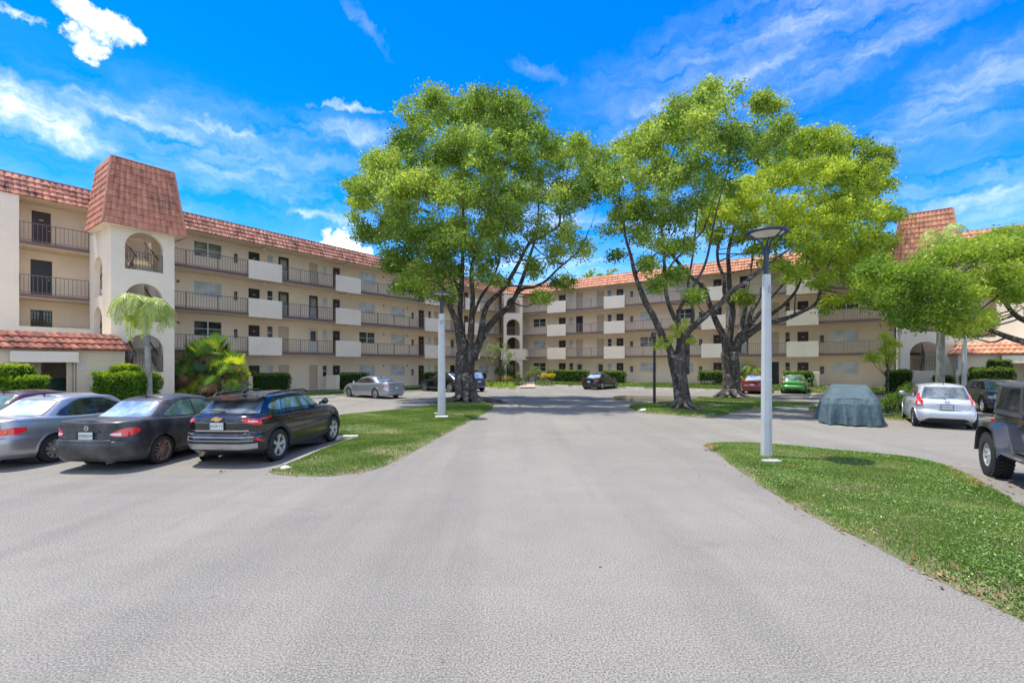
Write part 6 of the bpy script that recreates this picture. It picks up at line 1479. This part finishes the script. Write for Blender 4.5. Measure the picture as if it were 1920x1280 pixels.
def suv_windows(o,S,gls,glr,frame='chrome',xs=((-1.42,-1.10),(-1.06,-.32),(-.27,.80)),rtop=None,gf_=1):
    B,G=S['body'],S['glass']; bt=S['belt'];top=S['H']-.15
    for sd in (-1,1):
        (a,b),(c,d),(e,f)=xs
        side_window(o,G,sd,a,b,[(0,bt+.16),(.3,bt+.11),(1,bt+.09)],[(0,bt+.20),(.5,top-.06),(1,top-.03)],gls,frame=frame)
        side_window(o,G,sd,c,d,[(0,bt+.09),(1,bt+.07)],[(0,top-.03),(.4,top),(1,top)],gls,frame='plastic')
        side_window(o,G,sd,e,f,[(0,bt+.07),(1,bt+.06)],[(0,top),(.4,top-.01),(.7,top-.12),(1,bt+.14)],gls if gls!='glassMix' else 'glassGreen',frame='plastic')
        mirror_part(o,.66,sd*(S['hw']-.09),bt+.12,'pBlack' if 'Black' in S.get('bm','') else S.get('bm','plastic'),sd,1.0)
    wr=S['hw']-.27; gt=S['H']-.13
    m=MB(); G.patch(m,-wr*1.05,wr*1.05,bt+.045,gt,18,6,.008,.01); m.build('rear_window',M[glr],o,60)
    h=G.tot/2; m=MB(); G.patch(m,h-wr,h+wr,bt+.06,gt-.01,18,6,.006,.01); m.build('windscreen',M['glassGreen'],o,60)
S=suv_spec(belt=1.07,hood=1.06,H=1.535,roofr=-1.50,gr=-2.02,n=6); S['bm']='Black'
o=car('glossy black suv with chrome trimmed side windows and silver lower bumper','suv','suv',place(523,862,hd,S),(.075,1.0),'pBlack',S)
suv_windows(o,S,'glassGreen','glassRear')
B,G=S['body'],S['glass']; hw=S['hw']
m=MB(); B.patch(m,-(hw-.02),(hw-.02),.385,.50,24,2,.016,.03); m.build('skid_plate',M['satin'],o,50)
m=MB(); B.patch(m,-(hw+.24),(hw+.24),.33,[(0,.46),(.15,.56),(.5,.67),(.85,.56),(1,.46)],30,4,.006,.03); m.build('rear_bumper',M['plastic'],o,50)
for z in (.565,.635): m=MB(); B.patch(m,-(hw-.12),(hw-.12),z-.008,z+.008,20,1,.02,.02); m.build('bumper_strip',M['satin'],o,50)
m=MB(); B.patch(m,-(hw-.22),(hw-.22),.765,.785,20,1,.03,.03); m.build('tailgate_lip',M['chrome'],o,50)
m=MB(); B.patch(m,-(hw-.30),(hw-.30),[(0,.79),(1,.79)],[(0,.80),(.16,.99),(.84,.99),(1,.80)],20,4,.004,.02); m.build('tailgate_panel',M['pBlack'],o,50)
for sd in (-1,1):
    s=-sd
    m=MB(); B.patch(m,*( (s*(hw-.34),s*(hw+.06)) ),[(0,.985),(.2,.94),(.75,.87),(1,.875)],[(0,1.01),(.4,1.02),(.8,1.01),(1,.99)],14,5,.014,.03); tl=m.build('tail_light',M['lampR'],o,50)
    m=MB(); B.patch(m,s*(hw+.03),s*(hw+.36),[(0,.975),(1,1.01)],[(0,1.015),(1,1.035)],12,3,.014,.03); m.build('tail_light_blade',M['lampR'],tl,50)
    m=MB(); B.patch(m,s*(hw-.22),s*(hw-.04),[(0,.955),(1,.935)],[(0,.975),(1,.970)],8,2,.018,.01); m.build('reverse_lamp',M['lampW'],tl,50)
    m=MB(); B.patch(m,s*(hw-.10),s*(hw+.14),[(0,.58),(1,.50)],[(0,.61),(.3,.60),(1,.52)],8,3,.022,.03); m.build('reflector',M['lampR'],o,50)
    sm=MB()
    for x in (-.30,.80): seam(sm,B,B.ax(x,sd,.7),.42,S['belt'])
    seam(sm,B,B.ax(-1.0,sd,.85),.80,S['belt']); hseam(sm,B,B.ax(-.9,sd,.4),B.ax(.85,sd,.4),.42); sm.build('door_seams',M['underbody'],o)
    for x in (-.92,.12): handle_part(o,B,sd,x,.93,'pBlack')
    m=MB(); B.patch(m,B.ax(-.93,sd,.36),B.ax(.93,sd,.36),.27,.40,24,2,.012,.03); m.build('sill_cladding',M['plastic'],o,50)
    m=MB(); B.patch(m,B.ax(-.55,sd,.56),B.ax(.6,sd,.56),[(0,.545),(1,.575)],[(0,.552),(.5,.59),(1,.582)],20,2,.014,.03); m.build('door_crease',M['pBlack'],o,60)
    # roof rails
    m=MB(); y=sd*(hw-.30); m.tube([(-1.50,y,S['H']-.09),(-1.38,y,S['H']-.03),(-1.0,y,S['H']-.005),(-.3,y,S['H']+.01),(.2,y,S['H']-.0),(.42,y,S['H']-.06)],[.012,.02,.022,.022,.02,.012],8); m.build('roof_rail',M['plastic'],o,60)
sp=MB(); zz=S['H']-.075; sp.add([(-1.42,-.60,zz+.02),(-1.42,.60,zz+.02),(-1.80,.57,zz-.03),(-1.80,-.57,zz-.03),(-1.42,-.60,zz-.05),(-1.42,.60,zz-.05),(-1.78,.57,zz-.085),(-1.78,-.57,zz-.085)],[(0,3,2,1),(4,5,6,7),(3,7,6,2),(0,4,7,3),(1,2,6,5),(0,1,5,4)]); s_=sp.build('spoiler',M['pBlack'],o); q=MB(); q.box(-1.808,-1.795,-.17,.17,zz-.055,zz-.043); q.build('brake_light',M['lampR'],s_)
m=MB(); m.tube([(-1.93,.05,1.17),(-1.96,-.02,1.15),(-1.955,.36,1.18)],[.012,.018,.006],6); m.build('rear_wiper',M['plastic'],o)
m=MB(); m.tube([(-1.25,0,S['H']-.01),(-1.27,0,S['H']+.035),(-1.36,0,S['H']+.0)],[.05,.04,.02],10); m.tube([(-1.27,0,S['H']+.02),(-1.40,0,S['H']+.22)],[.006,.003],5); m.build('antenna',M['pBlack'],o)
px=B.srf(np.array([0.]),np.array([.87]))[0][0]; nplate(o,px-.022,.87,0,'QNT Y32')
# gold cross badge
bx=px-.022; m=MB()
w1,h1=.11,.022
poly=[(-w1-.012,-h1),(-.045,-h1),(-.038,-h1*2),(.048,-h1*2),(.055,-h1),(w1-.012,-h1),(w1+.012,h1),(.045,h1),(.038,h1*2),(-.048,h1*2),(-.055,h1),(-w1+.012,h1)]
zc=1.015; k=len(poly); m.add([(bx-.012,-p[0],zc+p[1]) for p in poly]+[(bx+.03,-p[0],zc+p[1]) for p in poly],[tuple(range(k))]+[(i,i+k,(i+1)%k+k,(i+1)%k) for i in range(k)]); m.build('badge',M['gold'],o)
text_mesh('TRAX','model_lettering','chrome',o,(B.srf(np.array([-.6]),np.array([.71]))[0][0]-.012,.6,.71),(PI/2,0,-PI/2-.0),.055)
text_mesh('LT','trim_lettering','chrome',o,(B.srf(np.array([.6]),np.array([.71]))[0][0]-.012,-.6,.715),(PI/2,0,-PI/2),.045)

# cars along the wings
hL=tuple(-aR*-1) if False else (nL.x,nL.y)       # nose towards the left wing
S=sedan_spec(L=4.88,Wd=1.84,H=1.445,wb=2.82,R=.335,rimR=.245,rim='alloy',spokes=10,tw=.03,belt=.92,trunk=1.05,hood=.95,roofr=-1.05,rooff=.45,gr=-1.95,gf=1.35,AR=.37,gc=.17)
o=car('silver blue sedan parked with its nose to the left wing, left of the lamp post','car','sedan',place(705,747,hL,S,('r',1)),hL,'pSilver2',S); sedan_details(o,S,'pSilver2','glassCar','glassRear','wide',far=True)
S=suv_spec(L=4.7,Wd=1.9,H=1.60,wb=2.85,R=.37,rimR=.28,rim='alloy',spokes=10,style='multi',tw=.03,belt=1.05,hood=1.0,gr=-2.1,gf=1.2,roofr=-1.25,rooff=.3,n=4.6); S['bm']='pTeal'; S['lipmat']='pTeal';S['lipw']=.02
o=car('black coupe style suv partly behind the big left tree trunk','suv','suv',place(844,735,hL,S,('r',1)),hL,'pTeal',S); suv_windows(o,S,'glassCar','glassRear','plastic',((-1.25,-1.02),(-.98,-.25),(-.2,.82)))
for sd in(-1,1):
    m=MB(); s=-sd; S['body'].patch(m,s*(S['hw']-.4),s*(S['hw']+.22),.86,[(0,.91),(1,.95)],12,3,.012,.03); m.build('tail_light',M['lampR'],o,50)
nplate(o,S['xr']+.02,.72,0)
S=suv_spec(L=4.6,Wd=1.86,H=1.70,wb=2.68,R=.36,rimR=.25,rim='alloy',spokes=5,style='multi',tw=.05,belt=1.06,hood=1.08,gr=-2.0,gf=1.2,roofr=-1.75,rooff=.35); S['bm']='pBlue'; S['lipmat']='satin'
x,y=gp(897,733); hB=Vector(hL).lerp(Vector((0,1)),.35).normalized()
o=car('dark blue suv whose rear shows right of the big left tree trunk','suv','suv',place(904,733,hB,S,('r',-1)),hB,'pBlue',S); suv_windows(o,S,'glassCar','glassBlue','plastic',((-1.6,-1.15),(-1.08,-.32),(-.27,.8)))
for sd in(-1,1):
    m=MB(); s=-sd; S['body'].patch(m,s*(S['hw']-.38),s*(S['hw']+.15),[(0,.90),(1,.93)],[(0,.98),(1,1.02)],12,3,.012,.03); m.build('tail_light',M['lampP'],o,50)
nplate(o,S['xr']+.02,.84,0,'J47 XL'); m=MB(); S['body'].patch(m,-.7,.7,.36,.44,16,2,.012,.03); m.build('skid_plate',M['satin'],o,50)
hR=(nR.x,nR.y)
S=sedan_spec(L=4.71,Wd=1.83,H=1.44,wb=2.85,R=.335,rimR=.25,rim='alloy',spokes=10,style='multi',tw=.025,belt=.90,trunk=1.02,hood=.95,roofr=-1.0,rooff=.45,gr=-1.85,gf=1.25,AR=.37,gc=.17)
o=car('small looking black sedan in front of the clipped hedges at the right wing','car','sedan',place(1098,729,hR,S,('r',1)),(nR.x*1.03,nR.y),'pTeal',S); sedan_details(o,S,'pTeal','glassCar','glassBlue','wide',far=True)
S=sedan_spec(L=4.5,Wd=1.76,H=1.47,wb=2.6,R=.32,rimR=.21,belt=.92,trunk=1.03,AR=.36,gc=.2)
o=car('dark maroon sedan partly hidden by the tall lamp post','car','sedan',place(1393,737,hR,S,('r',1)),hR,'pRed',S); sedan_details(o,S,'pRed','glassCar','glassBlue','wide',far=True)
def hatch_spec(L,Wd,H,wb,**k):
    return suv_spec(L=L,Wd=Wd,H=H,wb=wb,R=.31,rimR=.21,rim='alloy',spokes=8,style='multi',tw=.04,belt=.96,hood=.98,gr=-(wb/2+.45),gf=1.12,roofr=-(wb/2+.12),rooff=.35,AR=.36,gc=.19,n=k.get('n',6.0),ro=.66)
S=hatch_spec(3.95,1.69,1.475,2.49); S['bm']='pGreen';S['lipmat']='pGreen';S['lipw']=.015
o=car('lime green hatchback parked facing the right wing','car','hatch',place(1467,737,hR,S,('r',1)),hR,'pGreen',S); suv_windows(o,S,'glassCar','glassRear','pGreen',((-1.1,-.98),(-.95,-.3),(-.25,.78)))
B=S['body']
for sd in(-1,1): m=MB(); s=-sd; B.patch(m,s*(S['hw']-.26),s*(S['hw']+.05),[(0,.80),(1,.82)],[(0,.90),(1,.95)],10,4,.012,.03); m.build('tail_light',M['lampP'],o,50)
m=MB(); B.patch(m,-.62,.62,.28,[(0,.36),(.5,.44),(1,.36)],16,2,.008,.03); m.build('bumper_insert',M['plastic'],o,50)
m=MB(); m.tube([(S['gr']-.05,0,1.03),(S['gr'],-.15,1.12),(S['gr']+.02,-.22,1.17)],[.02,.012,.008],6); m.build('rear_wiper',M['plastic'],o); nplate(o,S['xr']+.02,.46,0)
# white hatchback
S=hatch_spec(4.14,1.695,1.535,2.6,n=6.5); S['bm']='pWhite';S['lipmat']='pWhite';S['lipw']=.015; hW=Vector((.55,.835)).normalized()
o=car('silver white hatchback with red boomerang tail lights at the right','car','hatch',place(1716,798,hW,S,('r',1)),hW,'pWhite',S); suv_windows(o,S,'glassCar','glassRear','plastic',((-1.15,-1.0),(-.96,-.3),(-.25,.8)))
B=S['body'];G=S['glass'];hw=S['hw']
for sd in(-1,1):
    s=-sd; m=MB(); B.patch(m,s*(hw-.17),s*(hw+.16),[(0,.82),(.5,.77),(1,.80)],[(0,.95),(.5,.99),(1,1.0)],12,5,.014,.03); tl=m.build('tail_light',M['lampR'],o,50)
    m=MB(); G.patch(m,s*(hw-.24),s*(hw-.06),.99,[(0,1.02),(.4,1.17),(1,1.2)],8,4,.018,.02); m.build('tail_light_upper',M['lampR'],tl,50)
    m=MB(); B.patch(m,s*(hw-.12),s*(hw+.02),[(0,.80),(1,.80)],[(0,.85),(1,.93)],6,3,.018,.02); m.build('reverse_lamp',M['lampW'],tl,50)
    sm=MB(); seam(sm,B,B.ax(-.9,sd,.7),.6,.95); seam(sm,B,B.ax(-.28,sd,.6),.3,.95); seam(sm,B,B.ax(.8,sd,.6),.3,.95); hseam(sm,B,B.ax(-.85,sd,.3),B.ax(.82,sd,.3),.3); sm.build('door_seams',M['underbody'],o)
    for x in(-.8,.15): handle_part(o,B,sd,x,.88,'pWhite')
sm=MB(); hseam(sm,B,-(hw-.16),hw-.16,[(0,.80),(.1,.62),(.9,.62),(1,.80)],.01); sm.build('tailgate_seam',M['underbody'],o)
m=MB(); B.patch(m,-(hw-.2),hw-.2,[(0,.25),(1,.25)],[(0,.29),(.12,.36),(.88,.36),(1,.29)],20,2,.008,.03); m.build('bumper_insert',M['plastic'],o,50)
m=MB(); B.patch(m,-.26,.26,.645,.82,8,2,.001,.01); m.build('plate_recess',M['pWhite'],o,50)
m=MB(); B.patch(m,-.32,.32,.845,.875,10,2,.03,.02); m.build('tailgate_handle',M['pWhite'],o,50)
px=B.srf(np.array([0.]),np.array([.74]))[0][0]; nplate(o,px-.02,.735,0,'IDE SGX')
m=MB(); m.lathe([(.042,-.01),(.055,-.01),(.055,.012),(.042,.012)],20,'y'); m.box(-.075,.075,-.012,.010,-.01,.01); e=m.build('badge',M['chrome'],o,50); e.location=(S['xr']+.035,0,.93); e.rotation_euler=(0,0,PI/2)
m=MB(); m.tube([(S['gr']-.03,.02,.99),(S['gr']-.0,.05,1.02),(S['gr']-.005,.38,1.03)],[.02,.014,.006],6); m.build('rear_wiper',M['plastic'],o)
m=MB(); m.tube([(S['roofr']+.12,0,S['H']-.04),(S['roofr']+.05,0,S['H']+.05)],[.015,.005],6); m.build('antenna',M['plastic'],o)
# dark car beyond
S=suv_spec(L=4.5,Wd=1.82,H=1.52,wb=2.65); S['bm']='pGunmetal'
o=car('dark grey car half hidden between the white hatchback and the off road car','car','suv',(22.9,22.2),(-.5,-.86),'pGunmetal',S); suv_windows(o,S,'glassCar','glassBlue','plastic')
m=MB(); hlf=S['body'].tot/2; S['body'].patch(m,hlf-.4,hlf+.4,.45,.65,10,3,.01,.03); m.build('grille',M['plastic'],o,50)
for sd in(-1,1): m=MB(); S['body'].patch(m,*sorted((hlf+sd*.5,hlf+sd*1.05)),.68,.80,10,3,.01,.03); m.build('headlight',M['headW'],o,50)

# covered car: draped cloth over a car-shaped form
def covered():
    hd=Vector((.55,.835)).normalized(); fx,fy=gp(1597,799); L=4.5; p=Vector((fx,fy))+hd*(L/2+.08)
    o=empty('covered_car',(p.x,p.y,0),math.atan2(hd.y,hd.x)); tag(o,'car fully draped in a blue grey cloth cover, left of the white hatchback','covered car','cars parked around the courtyard')
    hw=.93
    prof=cs((-2.35,.93),(-2.1,.97),(-1.2,1.34),(-.2,1.42),(.5,1.34),(1.2,1.02),(2.0,.88),(2.3,.70))
    N=300; Mz=34; V=[];Fc=[]
    sh=Shell([(0,-2.33,2.33,hw+.06),(.3,-2.29,2.29,hw+.02),(.55,-2.25,2.25,hw),(.8,-2.2,2.2,hw-.03),(1,-2.1,2.1,hw-.1)],lambda x:0*x+.02,lambda x:0*x+.95,n=5,N=N,taper=.03)
    for j in range(Mz+1):
        f=j/Mz; P_=sh.pt(sh.at_,f)
        a=sh.at_; fold=(1-f)**.6; amp=.12*fold
        w_=np.sin(a*7+np.sin(a*2.3)*2.2)*.6+np.sin(a*15+1.5*np.sin(a*1.1)+f*1.5)*.5+np.sin(a*27+f*3)*.25
        c=P_.copy(); rr=P_[:,:2]/(np.linalg.norm(P_[:,:2],axis=1)[:,None]); P_[:,:2]+=rr*(amp*w_)[:,None]; 
        P_[:,2]=P_[:,2]*(1)+ (.015*np.sin(a*9)+.02)*(1-f); V.append(P_)
    G=np.stack(V); mb=MB(); mb.v.extend([tuple(q) for q in G.reshape(-1,3)])
    for j in range(Mz):
        for i in range(N): mb.f.append((j*N+i,j*N+(i+1)%N,(j+1)*N+(i+1)%N,(j+1)*N+i))
    T=G[-1]; h=N//2; K=36; b2=len(mb.v)
    for i in range(h+1):
        p_=T[i];q=T[(N-i)%N]
        for k in range(K+1):
            v=k/K; c=p_+(q-p_)*v; x=c[0]; e=abs(2*v-1); top=max(.96,prof(np.array([x]))[0])
            u=min(1,(1-e)/.40); s=math.sin(u*PI/2)**1.1; z=.95+(top-.95)*s+.006*math.sin(x*9+v*5)*s+.008*math.sin(v*23+x*2)*s*(1-s)*2; mb.v.append((c[0],c[1],z))
    for i in range(h):
        for k in range(K): mb.f.append((b2+i*(K+1)+k,b2+(i+1)*(K+1)+k,b2+(i+1)*(K+1)+k+1,b2+i*(K+1)+k+1))
    t=newmat('cover_cloth'); n=t.noise(t.co,1.5,5,.6); c=t.mix(t.rng(n,.35,.7,0,1),(.062,.105,.122),(.09,.14,.158)); P(t,Base_Color=c,Roughness=.75,Normal=t.bump(t.noise(t.mapping(t.co,(3,3,1)),3,5,.6),.09)); M['cover']=t.m
    mb.build('cover',M['cover'],o,180)
covered()

# boxy off-road car at the right edge, nose towards the viewer
def offroad():
    hd=Vector((-.50,-.866)).normalized(); l=Vector((-hd.y,hd.x)); R=.42; wb=2.42; hw=.93
    gx,gy=gp(1868,893); rear=Vector((gx,gy)); p=rear-hd*(-wb/2)-l*(-(hw-.14))
    o=empty('offroad_car',(p.x,p.y,0),math.atan2(hd.y,hd.x)); tag(o,'boxy black off road car with grey hardtop and knobbly tyres at the right edge','off road car','cars parked around the courtyard')
    xr=-wb/2-.52; xf=wb/2+.45; by=.74; zb=.55; bt=1.22; arch=.50
    B=Shell([(0,xr+.04,xf-.1,by-.02),(.1,xr+.01,xf-.03,by),(.5,xr,xf,by+.01),(.9,xr+.01,xf-.05,by),(.97,xr+.025,xf-.09,by-.015),(1,xr+.06,xf-.14,by-.05)],lambda x:0*x+zb,cs((xr,bt),(.55,bt),(.9,bt),(xf,bt-.10)),n=14,N=220,taper=.02)
    m=MB(); B.mesh(m,[(-wb/2,R+.02,arch),(wb/2,R+.02,arch)],.02,np.linspace(0,1,22)); m.build('body',M['pBlack'],o,38)
    for sd in (-1,1):   # fender flares: wide angular shelves
        for cx in (-wb/2,wb/2):
            fl=MB(); pts=[(-.60,.50),(-.52,.80),(-.34,1.0),(-.1,1.03),(.18,1.03),(.36,.98),(.58,.62),(.64,.50)]
            for k in range(len(pts)-1):
                (xa,za),(xb,zb_)=pts[k],pts[k+1]; vs=[]
                for (x,z) in ((xa,za),(xb,zb_)):
                    vs+=[(cx+x,sd*(by-.02),z+.05),(cx+x,sd*(hw+.02),z),(cx+x*.97,sd*(hw+.03),z-.07),(cx+x*.9,sd*(by-.02),z-.05)]
                fl.add(vs,[(0,1,5,4),(1,2,6,5),(2,3,7,6),(3,0,4,7)] if sd>0 else [(4,5,1,0),(5,6,2,1),(6,7,3,2),(7,4,0,3)])
            fl.build('fender_flare',M['pGunmetal'],o,30)
        rk=MB(); rk.box(-wb/2+.60,wb/2-.58,sd*(hw-.10)-.09,sd*(hw-.10)+.09,.50,.57,.03); rk.build('side_step',M['pGunmetal'],o,40)
        dr=MB(); B.patch(dr,B.ax(-.34,sd,.9),B.ax(.62,sd,.9),.60,bt-.03,8,6,.012,.02); d=dr.build('door',M['pBlack'],o,40)
        hn=MB(); B.patch(hn,B.ax(-.30,sd,1.08),B.ax(-.12,sd,1.08),1.065,1.105,4,2,.04,.03); hn.build('door_handle',M['plastic'],d,40)
        rd=MB(); B.patch(rd,B.ax(-.28,sd,1.08),B.ax(-.17,sd,1.08),1.078,1.092,4,1,.045,.01); rd.build('handle_ring',M['red'],d)
        mirror_part(o,.52,sd*(by-.02),1.30,'plastic',sd,1.25)
    # hardtop: slightly tapering box with framed windows
    zr=1.82; gt=MB(); yb=by-.01; yt=by-.08; xa=xr+.01; xb=.30
    G=Shell([(0,xa,.72,yb),(.5,xa+.03,.60,yb-.035),(.9,xa+.05,.50,yt+.005),(.97,xa+.07,.47,yt-.02),(1,xa+.12,.40,yt-.07)],lambda x:0*x+bt-.01,lambda x:0*x+zr,n=16,N=180,taper=.0)
    G.mesh(gt,(),.03,np.linspace(0,1,16),bottom=False); gt.build('hardtop',M['pGrey'],o,40)
    for sd in(-1,1):
        side_window(o,G,sd,xa+.16,-.46,1.32,1.73,'glassCar',frame='plastic'); side_window(o,G,sd,-.30,.42,1.30,[(0,1.74),(.75,1.74),(1,1.55)],'glassCar',frame='pBlack')
        s=MB(); 
    m=MB(); G.patch(m,-.55,.55,1.33,1.72,8,4,.008,.01); m.build('rear_window',M['glassCar'],o,50)
    h=G.tot/2; m=MB(); G.patch(m,h-.6,h+.6,1.28,1.74,8,4,.008,.01); m.build('windscreen',M['glassGreen'],o,50)
    ub=MB(); ub.box(xr+.3,xf-.2,-.5,.5,.42,.60); ub.box(xr-.12,xr+.02,-.8,.8,.50,.68,.02); ub.box(xf-.02,xf+.22,-.8,.8,.50,.70,.02); ub.build('chassis',M['plastic'],o)
    for cx in(-wb/2,wb/2):
        for sd in (-1,1): 
            wheel(o,cx,sd*(hw-.14),R,.30,.225,8,'alloyD',sd,'multi',.03,True)
            w2=MB(); r=arch-.01; vs=[];n=16; y0,y1=sorted((sd*.45,sd*(by-.01)))
            for k in range(n+1):
                t=PI*k/n; vs+=[(cx+r*math.cos(t),y0,R+.02+r*math.sin(t)),(cx+r*math.cos(t),y1,R+.02+r*math.sin(t))]
            w2.add(vs,[(2*k,2*k+1,2*k+3,2*k+2) for k in range(n)]); w2.build('wheel_well',M['underbody'],o)
    sp=MB(); 
    tl=MB(); 
    for sd in(-1,1): tl=MB(); tl.box(xr-.06,xr-.001,sd*(by-.09)-.06,sd*(by-.09)+.06,.86,1.08,.01); tl.build('tail_light',M['lampR'],o)
offroad()
